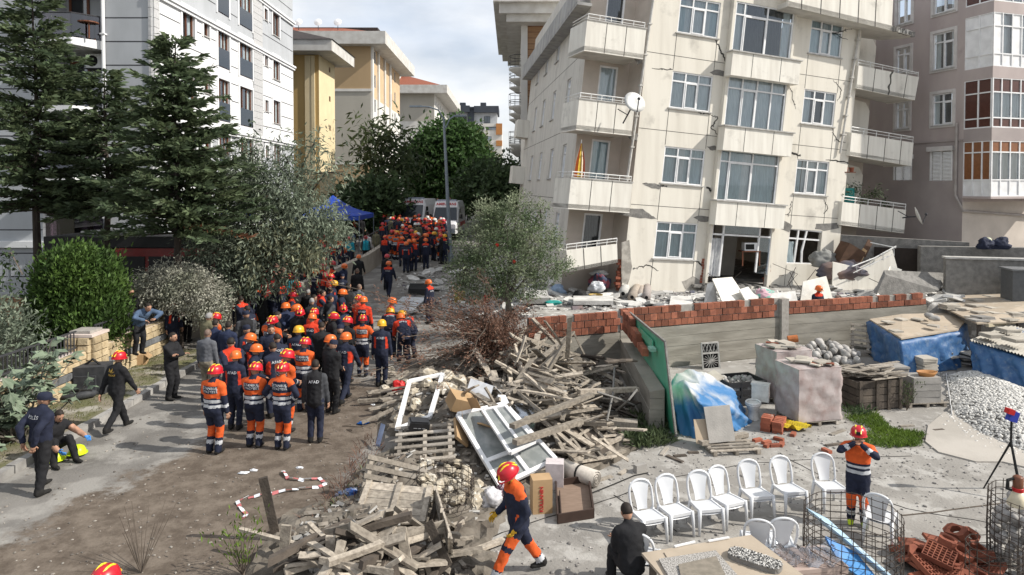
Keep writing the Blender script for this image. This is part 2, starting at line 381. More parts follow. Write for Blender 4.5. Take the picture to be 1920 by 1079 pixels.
def window(parent,F,a,b,c,d,style='tri',fm=None,gm=None,curt=None,dep=.1,sill=True,seed=0,fw=.06,back=True):
 fm=fm or M_pvc;gm=gm or M_glass
 w,h=b - a,d - c;key=(round(w,2),round(h,2),style,fm.name,gm.name,curt,seed % 11)
 f=lambda x,y,z:F.eu*x+F.ev*y+F.en*z
 if key not in F.cache:
  G=Face((0,0,0),F.eu,F.ev,F.en);cols,tr,sash=STY[style];m=MB()
  G.box(m,0,w,0,fw,-dep,-dep+.07);G.box(m,0,w,h-fw,h,-dep,-dep+.07)
  G.box(m,0,fw,fw,h-fw,-dep,-dep+.07);G.box(m,w-fw,w,fw,h-fw,-dep,-dep+.07)
  for x in cols[1:-1]:G.box(m,x*w-fw*.5,x*w+fw*.5,fw,h-fw,-dep+.002,-dep+.066)
  if tr:G.box(m,fw,w-fw,tr*h-fw*.5,tr*h+fw*.5,-dep+.004,-dep+.068)
  if sash is not None:
   x0,x1=cols[sash]*w+fw*.5,cols[sash+1]*w-fw*.5;y0,y1=fw,(tr*h if tr else h) - fw*.5;t=fw*.7
   G.box(m,x0,x1,y0,y0+t,-dep+.03,-dep+.085);G.box(m,x0,x1,y1-t,y1,-dep+.03,-dep+.085)
   G.box(m,x0,x0+t,y0+t,y1-t,-dep+.03,-dep+.085);G.box(m,x1-t,x1,y0+t,y1-t,-dep+.03,-dep+.085)
  me=m.mesh('window',fm)
  g=MB();g.add([G.P(fw*.5,fw*.5,-dep+.025),G.P(w-fw*.5,fw*.5,-dep+.025),G.P(w-fw*.5,h-fw*.5,-dep+.025),G.P(fw*.5,h-fw*.5,-dep+.025)],[(0,1,2,3)])
  gme=g.mesh('pane',gm);cme=None
  if curt:
   q=MB();ph=seed*1.7
   def cg(x0,x1,mi):
    q.mi=mi;q.grid(lambda u,v:G.P(lerp(x0,x1,u)*w,h*(.02+.96*v),-dep-.05+.03*math.sin(u*(x1-x0)*w*22+ph+.6*math.sin(v*3))),max(4,int((x1-x0)*w*14)),3)
   ms={'w':[M_sheer],'b':[M_curt],'d':[M_curtdk],'m':[M_curt,M_sheer],'x':[M_sheer,M_curtdk]}[curt]
   rr=random.Random(seed*7+len(curt));e1,e2=rr.uniform(.15,.42),rr.uniform(.55,.85)
   if curt == 'm':cg(.02,e1,0);cg(e1,e2,1);cg(e2,.98,0)
   elif curt == 'x':cg(.02,e1,0);cg(e2,.98,0);cg(e1,e2,1)
   else:cg(.02,.98,0)
   cme=q.mesh('curtain',ms)
  sme=None
  if sill:
   q=MB();G.box(q,-.07,w+.07,-.05,.0,-dep,.07);sme=q.mesh('sill',M_sillst)
  F.cache[key]=(me,gme,cme,sme)
 me,gme,cme,sme=F.cache[key]
 o=inst('window',me,parent,F.P(a,c) - parent.location)
 inst('pane',gme,o)
 if cme:inst('curtain',cme,o)
 if sme:inst('sill',sme,o)
 return o
def strips(F,name,parent,mats,lst):
 mb=MB()
 for u0,u1,v0,v1,d0,d1 in lst:F.box(mb,u0,u1,v0,v1,d0,d1)
 return mb.build(name,mats,parent)
M_dark=plain('dark_void',(.012,.012,.013),.9)
def axis_face(x,y,z,dirn):  # dirn 'f' front wall (u along +x), 'r' right-hand wall (u along +y), 'l' left-hand wall (u along -y reversed)
 if dirn == 'f':return Face((x,y,z),(1,0,0),(0,0,1),(0,-1,0))
 if dirn == 'r':return Face((x,y,z),(0,1,0),(0,0,1),(1,0,0))
 return Face((x,y,z),(0,1,0),(0,0,1),(-1,0,0))
def rails(F,mb,u0,u1,v,d,r=.02,rows=(0,-.13),n=6):
 for q in rows:mb.tube([F.P(u0,v+q,d),F.P(u1,v+q,d)],r,5)
 for i in range(n+1):
  u=lerp(u0,u1,i/n);mb.tube([F.P(u,v-.22,d),F.P(u,v,d)],r,5)
# ================================================================= left white and grey apartment block
M_lwhite=mat('block_white_render',(.72,.725,.73),(.66,.665,.67),sc=1.5,r=.9,stretch=(1,1,.3))
M_lgrey=mat('block_grey_render',(.42,.435,.455),(.37,.385,.40),sc=1.2,r=.9,stretch=(1,1,.4))
M_lstone=mat('pilaster_stone',(.50,.50,.50),(.40,.40,.40),sc=8,bump=.2)
M_groove=plain('shadow_groove',(.05,.05,.055),.9)
M_smoked=glassmat('smoked_balcony_glass',(.30,.25,.30),.06)
def _left_block():
 X0,Y0,X1,Y1,H=-15.7,30.0,-46.0,49.2,21.5
 b=thing('apartment_block','tall white and grey apartment block with brown framed windows behind the conifers','building',(X0,Y0,0))
 R=axis_face(X0,Y0,0,'r');F=axis_face(X1,Y0,0,'f')
 flo=[3.05+2.9*i for i in range(6)]
 wins=[]
 def ur(px):return -Y0+X0*FOC/(px - PPX)
 cols=[(345,368,'w',1.5),(384.5,395,'s',.7),(411,432,'f',2.3),(451,475,'f',2.3),(498,504,'s',.7),(513.5,526,'w',1.5)]
 holes=[]
 for f in flo:
  for a,c,t,h in cols:
   u0,u1=ur(a),ur(c);v0=f+(.75 if t == 'w' else 1.35 if t == 's' else .1);v1=v0+h if t != 'f' else f+2.35
   if v1 > H:continue
   if u1 - u0 < .5:u1=u0+.55
   holes.append((u0,u1,v0,v1));wins.append((u0,u1,v0,v1,t))
 mb=MB();lev=[0,8.35,13.85,H]
 for i,mi in enumerate((1,0,1)):
  mb.mi=mi;R.wall(mb,0,Y1-Y0,lev[i],lev[i+1],[h for h in holes if h[2] >= lev[i]-1 and h[3] <= lev[i+1]+1 and lev[i] <= (h[2]+h[3])/2 < lev[i+1]],.22)
 mb.mi=1
 bx=F.uv(184,0)[0],F.uv(199,0)[0]
 ua,ub=F.uv(95,200)[0],F.uv(192,200)[0]
 F.wall(mb,0,X0-X1,0,H,[(ua,ub,f+.02,f+2.75) for f in flo if f+2.8 < H],1.2)
 mb.add([(X0,Y0,H),(X0,Y1,H),(X1,Y1,H),(X1,Y0,H)],[(0,1,2,3)])
 mb.add([(X0,Y1,0),(X0,Y1,H),(X1,Y1,H),(X1,Y1,0)],[(0,1,2,3)])
 mb.build('wall',[M_lwhite,M_lgrey],b)
 for u0,u1,v0,v1,t in wins:
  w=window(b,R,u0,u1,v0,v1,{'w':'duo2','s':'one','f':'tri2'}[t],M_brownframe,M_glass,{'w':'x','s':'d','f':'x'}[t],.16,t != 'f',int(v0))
  q=MB()
  for a in ((u0-.16,u0,v0-.1,v1+.16),(u1,u1+.16,v0-.1,v1+.16),(u0,u1,v1,v1+.16)):R.box(q,*a,-.01,.05)
  o=q.build('window_surround',M_lwhite,b)
  if t == 'f':
   q=MB();R.box(q,u0,u1,v0+.02,v0+1.0,.03,.05);q.build('balcony_glass',M_smoked,b)
 # mouldings, grooves and pilasters of the sunlit side
 L=Y1-Y0
 for v in (3.0,8.35,13.85,17.0):strips(R,'moulding',b,M_lwhite,[(-.12,L+.1,v-.13,v+.02,-.01,.12),(-.12,L+.1,v+.02,v+.14,-.01,.2)])
 g=[]
 v=3.4
 while v < H:
  if not any(abs(v-q) < .25 for q in (3,8.35,13.85,17)) :
   prev=0.15
   for a,c,t,h in sorted([(x[0]-.2,x[1]+.2,x[2]-.12,x[3]+.2) for x in wins],key=lambda q:q[0]):
    if t < v < h:g.append((prev,a,v-.025,v+.025,-.01,.004));prev=c
   g.append((prev,L-.1,v-.025,v+.025,-.01,.004))
  v += .97
 strips(R,'groove',b,M_groove,g)
 pil=[(ur(480)-.3,ur(491)+.2),(0.02,.5)]
 for k,(u0,u1) in enumerate(pil):
  q=MB();v=3.2
  while v < H-.3:R.box(q,u0,u1,v,v+.38,-.01,.07);v += .4
  o=q.build('stone_pilaster',M_lstone,b)
 q=MB()
 v=3.2;u0=F.uv(280,100)[0]
 while v < H-.3:F.box(q,u0,X0-X1-.03,v,v+.38,-.01,.06);v += .4
 v=3.2;u0,u1=F.uv(76,100)[0],F.uv(90,100)[0]
 while v < H-.3:F.box(q,u0,u1,v,v+.38,-.01,.06);v += .4
 q.build('stone_pilaster',M_lstone,b)
 g=[]
 v=.4
 while v < H:
  if abs(v - 3) > .3:
   for a,c in ((0,F.uv(75,100)[0]),(F.uv(193,100)[0],F.uv(279,100)[0])):g.append((a,c,v-.025,v+.025,-.01,.004))
  v += 1.03
 strips(F,'groove',b,M_groove,g)
 strips(F,'moulding',b,M_lwhite,[(0,ua,2.72,3.0,0,.18),(ub,X0-X1+.1,2.72,3.0,0,.18)])
 strips(F,'white_pilaster',b,M_lwhite,[(F.uv(90.5,100)[0],ua,.1,H,-.01,.1)])
 # loggia interiors and balconies on the shaded front
 for f in flo[:-1]:
  q=MB()
  q.mi=0;F.box(q,ua,ub,f-.28,f+.02,-1.3,0)
  q.hexa([F.P(u,v,d) for d,u,v in ((0,ua+.1,f-.38),(0,ub,f-.38),(0,ub,f),(0,ua+.1,f),(.9,ua+.25,f-.3),(ub-.75-0 and .9,ub-.75,f-.3),(.9,ub-.75,f),(.9,ua+.25,f))])
  q.build('balcony_slab',M_lwhite,b)
  q=MB();F.box(q,ua,ub,f+.02,f+2.75,-1.3,-1.2);q.build('loggia_wall',M_lgrey,b)
  d=inst('balcony_door',None,b);q=MB()
  x0,x1=ua+.15,ua+1.05
  for a in ((x0,x0+.1,f+.05,f+2.2),(x1-.1,x1,f+.05,f+2.2),(x0+.1,x1-.1,f+2.1,f+2.2),(x0+.1,x1-.1,f+.05,f+.2)):F.box(q,*a,-1.2,-1.12)
  q.build('door_frame',M_brownframe,d)
  q=MB();F.box(q,x0+.1,x1-.1,f+.2,f+2.1,-1.19,-1.16);q.build('pane',M_glass_dark,d)
  q=MB();F.box(q,ua+.27,ub-.77,f+.06,f+1.0,.84,.86)
  q.hexa([F.P(u,v,d) for d,u,v in ((.04,ub-.03,f+.06),(.06,ub,f+.06),(.06,ub,f+1.0),(.04,ub-.03,f+1.0),(.84,ub-.79,f+.06),(.86,ub-.76,f+.06),(.86,ub-.76,f+1.0),(.84,ub-.79,f+1.0))])
  q.build('balcony_glass',M_smoked,b)
  q=MB();q.tube([F.P(ua+.27,f+1.03,.85),F.P(ub-.77,f+1.03,.85),F.P(ub,f+1.03,.05)],.03,6);q.build('handrail',M_groove,b)
  # air conditioner hanging under the balcony above
 pu=F.uv(197,100)[0]
 q=MB();q.tube([F.P(pu,.2,.12),F.P(pu,H,.12)],.075,8)
 for v in range(2,20,2):F.box(q,pu-.1,pu+.1,v,v+.06,0,.22)
 q.build('downpipe',M_lwhite,b)
 # table on the high balcony, air conditioner beneath
 f=flo[3]
 t=thing('balcony_table','small dark wooden table on the smoked glass balcony of the white block','table',F.P(ua+1.9,f+.01,.35))
 q=MB();q.lathe([(0,.68),(.42,.68),(.42,.73),(0,.73)],t.location,14);q.build('table_top',M_brownframe,t)
 for a in range(4):
  q=MB();p=t.location+V((.25*math.cos(a*1.57+.7),.25*math.sin(a*1.57+.7),0));q.bar(p,p+V((0,0,.68)),.05,.05);q.build('leg',M_brownframe,t)
 a=thing('air_conditioner','white air conditioner unit hung below the high smoked glass balcony','air conditioner',F.P(F.uv(163,105)[0],f-1.05,-.8))
 q=MB();q.box(a.location+V((0,0,.3)),(.9,.35,.62));q.build('case',M_pvc,a)
 q=MB();q.lathe([(0,.02),(.24,.02),(.25,0)],a.location+V((-.16,-.18,.3)),16,RX(math.pi/2));q.build('fan_grille',M_dark,a)
 q=MB();q.box(a.location+V((0,.1,-.03)),(1.0,.6,.04));q.build('bracket',M_groove,a)
_left_block()
# ================================================================= the tilted, cracked apartment house
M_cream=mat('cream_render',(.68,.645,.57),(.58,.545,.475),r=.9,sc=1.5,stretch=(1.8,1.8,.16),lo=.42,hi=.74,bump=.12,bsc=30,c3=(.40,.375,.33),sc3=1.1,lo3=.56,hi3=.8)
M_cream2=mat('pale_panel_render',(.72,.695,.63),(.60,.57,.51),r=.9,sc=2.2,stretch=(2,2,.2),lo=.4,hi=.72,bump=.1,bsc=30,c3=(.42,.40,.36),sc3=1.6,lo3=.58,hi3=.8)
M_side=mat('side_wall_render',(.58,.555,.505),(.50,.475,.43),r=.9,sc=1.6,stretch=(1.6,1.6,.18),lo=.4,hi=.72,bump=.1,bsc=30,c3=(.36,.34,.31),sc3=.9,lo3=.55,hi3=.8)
M_bareconc=mat('bare_concrete',(.235,.225,.21),(.155,.15,.14),r=.95,sc=5,bump=.7,bsc=24)
M_crack=plain('crack_shadow',(.035,.033,.03),.95)
M_joint=plain('panel_joint',(.10,.095,.085),.95)
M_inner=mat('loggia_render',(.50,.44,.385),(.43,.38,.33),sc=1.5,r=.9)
M_rail=mat('painted_rail',(.66,.66,.64),(.40,.36,.32),sc=12,lo=.55,hi=.7,r=.5)
CB={}
def _jag(p,q,n,a,rg):
 out=[]
 for i in range(n+1):
  t=i/n;w=a*(1 if 0 < i < n else .2);out.append((lerp(p[0],q[0],t)+rg.uniform(-w,w),lerp(p[1],q[1],t)+rg.uniform(-w,w)))
 return out
def _centre_block():
 O=at_y(1165,546,27.3)
 ex,ey,ez=V((.951,.309,-.072)),V((-.10,1,.0)),V((.106,.03,1))
 nf=ex.cross(ez).normalized();nl=ez.cross(ey).normalized()
 F=Face(O,ex,ez,nf);CB['F']=F
 b=thing('damaged_apartment_house','cream five storey apartment house leaning over with cracked walls and collapsed ground floor','building',O);CB['b']=b
 uv=F.uv;H=uv(1300,0)[1]+2.2
 uL=-2.05;nd=1.35     # loggia notch at the street corner
 uR=uv(1600,210)[0];uE=uv(1672,200)[0]
 Fl=Face(O+ex*uL - nf*nd,ey,ez,nl);CB['Fl']=Fl
 # window openings
 W1=[(1277,-8,1345,72),(1262,136,1330,211),(1248,277,1318,348),(1231,415,1301,485)]
 W2=[(1385,-18,1482,90),(1371,129,1468,226),(1355,267,1456,357),(1337,404,1443,516)]
 W3=[(1524,42,1578,116),(1510,170,1565,241),(1496,300,1551,371),(1478,430,1528,491)]
 def rect(r,d=0):
  a,t=uv((r[0]),(r[1]),d);c,q=uv(r[2],r[3],d);a2,q2=uv(r[0]-(r[3]-r[1])*.115,r[3],d)
  return (a2+(a-a2)*.5,c,(q+q2)/2,t)
 R1=[rect(r) for r in W1];R2=[rect(r,.22) for r in W2];R3=[rect(r) for r in W3]
 w1=sum(r[1]-r[0] for r in R1)/4;w2=sum(r[1]-r[0] for r in R2)/4;w3=sum(r[1]-r[0] for r in R3)/4
 c1=sum(r[1]+r[0] for r in R1)/8;c2=sum(r[1]+r[0] for r in R2)/8;c3=sum(r[1]+r[0] for r in R3)/8
 vt1=[r[3] for r in R1];st=(vt1[0]-vt1[3])/3
 vt=[vt1[3]+st*i for i in (3,2,1,0)];CB['vt']=vt;CB['st']=st
 h1=h3=1.5;h2=2.05
 hol1=[(c1-w1/2,c1+w1/2,v-h1,v) for v in vt];hol3=[(c3-w3/2,c3+w3/2,v-h3+.03,v+.03) for v in vt]
 hol2=[(c2-w2/2,c2+w2/2,v-(h2 if i < 3 else 2.5),v+.12) for i,v in enumerate(vt)]
 mb=MB();mb.mi=0
 F.wall(mb,0,c2-w2/2-.12,-.6,H,hol1,.2);F.wall(mb,c2+w2/2+.12,uR,-.6,H,hol3,.2)
 # the middle bay stands a little proud
 G=Face(F.P(0,0,.22),ex,ez,nf);G.wall(mb,c2-w2/2-.12,c2+w2/2+.12,.2,H,hol2,.2)
 for u in (c2-w2/2-.12,c2+w2/2+.12):mb.add([F.P(u,.2,0),F.P(u,.2,.22),F.P(u,H,.22),F.P(u,H,0)],[(0,1,2,3)])
 mb.add([F.P(c2-w2/2-.12,.2,0),F.P(c2+w2/2+.12,.2,0),F.P(c2+w2/2+.12,.2,.22),F.P(c2-w2/2-.12,.2,.22)],[(0,1,2,3)])
 # notch walls, street side wall, right end, roof
 mb.mi=1
 ndoor=[(-1.35,-.5,v-1.85,v+.12) for v in vt]
 N=Face(F.P(0,0,-nd),ex,ez,nf);N.wall(mb,uL,0,-.3,H,ndoor,.14)
 mb.add([F.P(0,-.3,-nd),F.P(0,-.3,0),F.P(0,H,0),F.P(0,H,-nd)],[(0,1,2,3)])
 Nr=Face(F.P(0,0,-1.3),ex,ez,nf);Nr.wall(mb,uR,uE,-.3,H,[],.1)
 mb.add([F.P(uR,-.3,0),F.P(uR,-.3,-1.3),F.P(uR,H,-1.3),F.P(uR,H,0)],[(0,1,2,3)])
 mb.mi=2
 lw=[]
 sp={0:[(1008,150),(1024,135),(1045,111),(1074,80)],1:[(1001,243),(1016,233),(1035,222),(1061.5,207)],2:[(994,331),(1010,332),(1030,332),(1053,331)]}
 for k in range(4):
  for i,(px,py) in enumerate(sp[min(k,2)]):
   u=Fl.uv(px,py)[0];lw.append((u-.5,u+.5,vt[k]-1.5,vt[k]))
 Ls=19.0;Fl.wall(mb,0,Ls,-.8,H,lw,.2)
 mb.mi=0
 mb.add([F.P(uE,-.3,-1.3),F.P(uE,-.3,-14),F.P(uE,H,-14),F.P(uE,H,-1.3)],[(0,1,2,3)])
 mb.add([Fl.P(0,H,0),F.P(uR,H,0),F.P(uE,H,-14),Fl.P(Ls,H,0)],[(0,1,2,3)])
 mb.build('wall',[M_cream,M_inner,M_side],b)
 q=MB()
 for v in vt:q.prism([F.P(uL+1.9,v-2.48,-1.5),F.P(uE-.1,v-2.48,-1.5),F.P(uE-.1,v-2.48,-13),F.P(uL+4.4,v-2.48,-13)],ez*.1)
 q.build('floor_slab',M_bareconc,b)
 sy=['tri','tri','tri','tri'];cu=['m','w','m','b']
 for i,h in enumerate(hol1):window(b,F,*h,'tri',curt=cu[i],seed=i,sill=True)
 for i,h in enumerate(hol3[:3]):window(b,F,*h,'tri',curt=['m','x','m'][i],seed=i+3)
 for i,h in enumerate(hol2[:3]):window(b,G,*h,'bay' if i != 1 else 'quad',curt=['x','w','m'][i],seed=i+1,sill=True)
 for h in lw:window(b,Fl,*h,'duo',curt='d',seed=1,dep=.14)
 # loggia doors
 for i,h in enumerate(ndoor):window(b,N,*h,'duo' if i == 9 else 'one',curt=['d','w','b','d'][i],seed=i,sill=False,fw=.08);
 # broken ground floor windows: bent frames
 a,c,v0,v1=hol3[3]
 w=inst('broken_window',None,b);q=MB()
 for p,r in (((a,v0),(a,v1)),((a,v1),(c,v1-.03)),((a,v0),(c,v0+.03)),((a+.45,v0),(a+.5,v1)),((a,v1-.4),(c-.1,v1-.42)),((a+.85,v0),(a+.8,v0+.5)),((a+.8,v0+.5),(a+.95,v1))):q.bar(F.P(*p,-.08),F.P(*r,-.06),.07,.07,nf)
 q.build('window_frame',M_pvc,w)
 q=MB();q.grid(lambda s,t:F.P(a+.05+s*.45,v0+t*.95,-.2+.07*math.sin(s*9+t*3)),10,5);q.build('torn_curtain',M_curt,w)
 a,c,v0,v1=hol2[3]
 w=inst('broken_window',None,b);q=MB()
 for p,r in (((a,v0+.35),(a,v1)),((a,v1),(c,v1)),((c,v0+.5),(c,v1)),((a,v1-.5),(c,v1-.5)),((a+.55,v0+.4),(a+.55,v1)),((c-.6,v0+.6),(c-.6,v1))):G.P;q.bar(G.P(*p,-.06),G.P(*r,-.06),.075,.075,nf)
 q.build('window_frame',M_pvc,w)
 q=MB();q.grid(lambda s,t:G.P(a+.06+s*.62,v0+.35+t*1.6,-.2+.05*math.sin(s*26)),24,3);q.build('striped_curtain',mat('striped_curtain',(.75,.75,.74),(.45,.46,.48),sc=5,stretch=(9,9,.2),lo=.45,hi=.55),w)
 q=MB();G.box(q,c-.55,c-.04,v0+.55,v1-.55,-.05,-.03);q.build('pane',M_glass,w)
 q=MB();G.box(q,a+.6,c-.62,v1-.44,v1-.05,-.05,-.03);q.build('pane',M_glass,w)
 # room seen through the broken bay
 q=MB();r0,r1=v0,v1+.1
 q.add([G.P(a-.6,r0,-3),G.P(c+.5,r0,-3),G.P(c+.5,r1,-3),G.P(a-.6,r1,-3)],[(0,1,2,3)])
 q.add([G.P(a-.6,r0,-3),G.P(a-.6,r0,-.25),G.P(a-.6,r1,-.25),G.P(a-.6,r1,-3)],[(0,1,2,3)])
 q.add([G.P(a+.95,r0,-1.2),G.P(a+.95,r0,-3),G.P(a+.95,r1,-3),G.P(a+.95,r1,-1.2)],[(0,1,2,3)])
 q.build('room_wall',mat('room_wall_paint',(.50,.46,.40),(.43,.39,.34),sc=2),b)
 q=MB();G.box(q,a-.6,c+.5,r0-.12,r0,-3,-.02);q.build('room_floor',M_bareconc,b)
 # panel joints
 g=[]
 mid=[(vt[i]-h1 - .07,vt[i+1]) for i in range(3)]
 for i in range(4):
  lo=vt[i]-h1-.06;nx=vt[i+1]+.05 if i < 3 else .05
  for u in (c1-w1/2+.0,c1+w1/2-.01):g.append((u-.012,u+.012,nx,lo,-.01,.004))
  for u in (c3-w3/2+.0,c3+w3/2+.02):g.append((u-.012,u+.012,nx,lo,-.01,.004))
  if i:
   g.append((.02,c2-w2/2-.13,vt[i]+.6,vt[i]+.622,-.01,.0035));g.append((c2+w2/2+.13,uR-.02,vt[i]+.62,vt[i]+.642,-.01,.0035))
 strips(F,'panel_joint',b,M_joint,g)
 g=[(0,Ls,v+.62,v+.645,-.01,.004) for v in vt[1:]]
 strips(Fl,'panel_joint',b,M_joint,g)
 # boxes under the bay windows
 for i in range(3):
  v1_=hol2[i][2]-.02;v0_=v1_-.98
  q=MB();G.box(q,c2-w2/2-.22,c2+w2/2+.22,v0_,v1_,-.01,.42);o=q.build('bay_box',M_cream2,b)
  q=MB();G.box(q,c2-w2/2-.28,c2+w2/2+.28,v1_,v1_+.05,-.01,.48);q.build('sill',M_sillst,o)
  q=MB();Gg=[(c2+k*w2*.24-.012,c2+k*w2*.24+.012,v0_+.01,v1_-.01,.40,.424) for k in (-1,1)]
  for s_ in Gg:G.box(q,*s_)
  q.build('panel_joint',M_joint,o)
 # loggia balconies at the street corner
 def balcony(F,ul,ur,v,d0,d1,nm='balcony',hgt=1.0,joints=2,tilt=0,side=True,rail=True,brk=False):
  o=inst(nm,None,b);q=MB()
  F.box(q,ul,ur,v-.16,v+.0,d0,d1);q.build('slab',M_side,o)
  q=MB();F.box(q,ul,ur,v-.2,v+hgt,d1-.1,d1);o2=q.build('parapet',M_cream2,o)
  q=MB();F.box(q,ul,ul+.1,v-.198,v+hgt-.002,d0,d1-.1);q.build('parapet',M_cream2,o)
  if side:q=MB();F.box(q,ur-.1,ur,v-.198,v+hgt-.002,d0,d1-.1);q.build('parapet',M_cream2,o)
  q=MB()
  for k in range(joints):u=lerp(ul,ur,(k+1)/(joints+1));F.box(q,u-.014,u+.014,v-.19,v+hgt-.01,d1-.02,d1+.004)
  q.build('panel_joint',M_joint,o)
  q=MB();F.box(q,ul-.03,ur+.03,v+hgt,v+hgt+.045,d1-.14,d1+.03);q.build('coping',M_sillst,o)
  if rail:
   q=MB();vv=v+hgt+.24;q.tube([F.P(ul+.04,vv,d0+.1),F.P(ul+.04,vv,d1-.05),F.P(ur-.05,vv,d1-.05)],.024,5)
   q.tube([F.P(ul+.04,vv-.12,d0+.1),F.P(ul+.04,vv-.12,d1-.05),F.P(ur-.05,vv-.12,d1-.05)],.014,5)
   for k in range(6):u=lerp(ul+.05,ur-.06,k/5);q.tube([F.P(u,v+hgt,d1-.05),F.P(u,vv,d1-.05)],.016,5)
   q.build('railing',M_rail,o)
  return o
 pts=[(1101,39,1212,53),(1086,187,1190,197),(1071,333,1186,344)]
 for i,(x0,y0,x1,y1) in enumerate(pts):
  u0,va=uv(x0,y0,.3);u1,vb=uv(x1,y1,.3);top=(va+vb)/2
  balcony(F,u0,min(u1,.12),top-1.0,-nd,.3,joints=2,side=False)
  CB['lb%d' % i]=(u0,top)
 # lowest loggia balcony has dropped and tilted
 o=inst('dropped_balcony',None,b);q=MB()
 p=[F.P(*uv(*k,.25),.25) for k in ((1061,490),(1160,470),(1158,456),(1060,468))]
 A=[F.P(*uv(*k,.35),.35) for k in ((1065,511),(1158,493),(1157,458),(1062,470))]
 q.prism(A,nf*-.1);q.build('parapet',M_cream2,o)
 q=MB();q.prism([A[0],A[1],A[1]-nf*1.3,A[0]-nf*1.3],ez*.14);q.build('slab',M_bareconc,o)
 q=MB();q.prism([A[0]-nf*.1,A[0]-nf*1.2,A[3]-nf*1.2,A[3]-nf*.1],ex*.1);q.build('parapet',M_cream2,o)
 q=MB()
 for k in (.33,.67):q.bar(A[0].lerp(A[1],k)+nf*.002,A[3].lerp(A[2],k)+nf*.002,.03,.012,nf)
 q.build('panel_joint',M_joint,o)
 q=MB();up=ez*.22;a_,b_=A[3]-nf*.05,A[2]-nf*.05
 q.tube([a_+up-nf*.9,a_+up,b_+up],.024,5);q.tube([a_+up*.5,b_+up*.5],.014,5)
 for k in range(6):p_=a_.lerp(b_,k/5);q.tube([p_,p_+up],.016,5)
 q.build('railing',M_rail,o)
 # balconies at the far end
 pts=[(1606,123,1723,145),(1593,249,1713,268),(1576,379,1699,394)]
 rg=random.Random(5)
 for i,(x0,y0,x1,y1) in enumerate(pts):
  A=[F.P(*uv(*k,.2),.2) for k in ((x0,y0+43),(x1-4,y1+44),(x1,y1),(x0+4,y0))]
  o=inst('end_balcony',None,b);q=MB()
  if i == 0:A[1]=A[1] - ex*.12
  q.prism(A,nf*-.1);q.build('parapet',M_cream2,o)
  B=[a-nf*1.5 for a in A]
  q=MB();q.prism([A[0]+ez*.02,A[1]+ez*.02,B[1]+ez*.02,B[0]+ez*.02],ez*.16);q.build('slab',M_side,o)
  q=MB();q.prism([A[1]-nf*.1,B[1],B[2],A[2]-nf*.1],ex*-.1);q.build('parapet',M_cream2,o)
  q=MB();q.prism([A[0]-nf*.1,B[0],B[3],A[3]-nf*.1],ex*.1);q.build('parapet',M_cream2,o)
  q=MB()
  for k in (.27,.54,.8):q.bar(A[0].lerp(A[1],k)+nf*.002,A[3].lerp(A[2],k)+nf*.002,.03,.012,nf)
  if i == 0:
   L_=[A[0].lerp(A[1],.53+.02*math.sin(j*2.3)).lerp(A[3].lerp(A[2],.54+.02*math.sin(j*2.3)),j/6)+nf*.003 for j in range(7)]
   for j in range(6):q.bar(L_[j],L_[j+1],.07,.014,nf)
  q.build('panel_joint',M_joint,o)
  up=ez*.26;q=MB();a_,b_=A[3]-nf*.05,A[2]-nf*.05
  q.tube([a_+up,b_+up-ez*.06*(i == 0),b_+up-nf*1.2],.024,5);q.tube([a_+up*.5,b_+up*.5],.014,5)
  for k in range(6):p_=a_.lerp(b_,k/5);q.tube([p_,p_+up],.016,5)
  q.build('railing',M_rail,o);CB['eb%d' % i]=(A,B)
  # cracked infill wall behind
  q=MB();u0,u1=uR+.5,uE-.05;vb=vt[i]-1.9
  poly=[(u0,vb),(u1,vb-.1),(u1-.02,vb+1.6),(u1-.3,vb+1.95),(u0+.2,vb+2.1),(u0-.05,vb+1.5)]
  q.prism([F.P(*k,-1.18) for k in poly],nf*-.08);q.build('cracked_infill',M_cream,b)
 # top balcony row and its broken slab
 o=inst('top_balcony',None,b);q=MB()
 A=[F.P(*uv(*k,.9),.9) for k in ((1478,12),(1672,58),(1676,-28),(1482,-58))]
 q.prism(A,nf*-.12);q.build('parapet',M_cream2,o)
 q=MB()
 for k in (.12,.3,.48,.66,.83):q.bar(A[0].lerp(A[1],k)+nf*.003,A[3].lerp(A[2],k)+nf*.003,.035,.014,nf)
 q.build('panel_joint',M_joint,o)
 q=MB();edge=[(1672,60),(1690,62),(1716,68),(1745,70),(1738,84),(1706,84),(1660,80),(1614,66),(1612,52)]
 E0=[A[0],A[1]]
 base=[A[0]-nf*1.25,A[0]-nf*.0,A[1]+nf*0]+[A[1]+ex*.5-ez*.02,A[1]+ex*1.0-nf*.1,A[1]+ex*1.55-nf*.25,A[1]+ex*1.45-nf*.8,A[1]+ex*.9-nf*1.5,A[1]-nf*1.6]
 q.prism(base,ez*.22);q.build('slab',M_side,o)
 q=MB()
 for k in range(16):
  t=k/15;p_=(A[1]+ex*.1).lerp(A[1]+ex*1.5-nf*.25,t)+ez*.1
  q.box(p_+nf*rg.uniform(-.04,.04),(rg.uniform(.1,.18),.09,rg.uniform(.16,.26)),RZ(rg.uniform(0,1)) @ RX(rg.uniform(-.3,.3)))
 tag(q.build('broken_edge',M_bareconc,o),kind='stuff')
 # eave along the street side
 q=MB();ve=Fl.uv(1000,112,.8)[1]
 Fl.box(q,-.3,Ls+.2,ve,ve+.12,0,.62);Fl.box(q,-.3,Ls+.2,ve+.12,ve+.95,.5,.63);q.build('eave',mat('eave_render',(.40,.395,.385),(.27,.265,.26),sc=1.8,stretch=(1,1,.3),c3=(.42,.40,.36),sc3=2,lo3=.5,hi3=.7),b)
 # side balconies far along the street wall
 for k in range(1,4):
  v=vt[k]-1.55;q=MB();Fl.box(q,Ls-1.8,Ls-.1,v-.2,v+.95,0,.8);q.build('side_balcony',M_cream2,b)
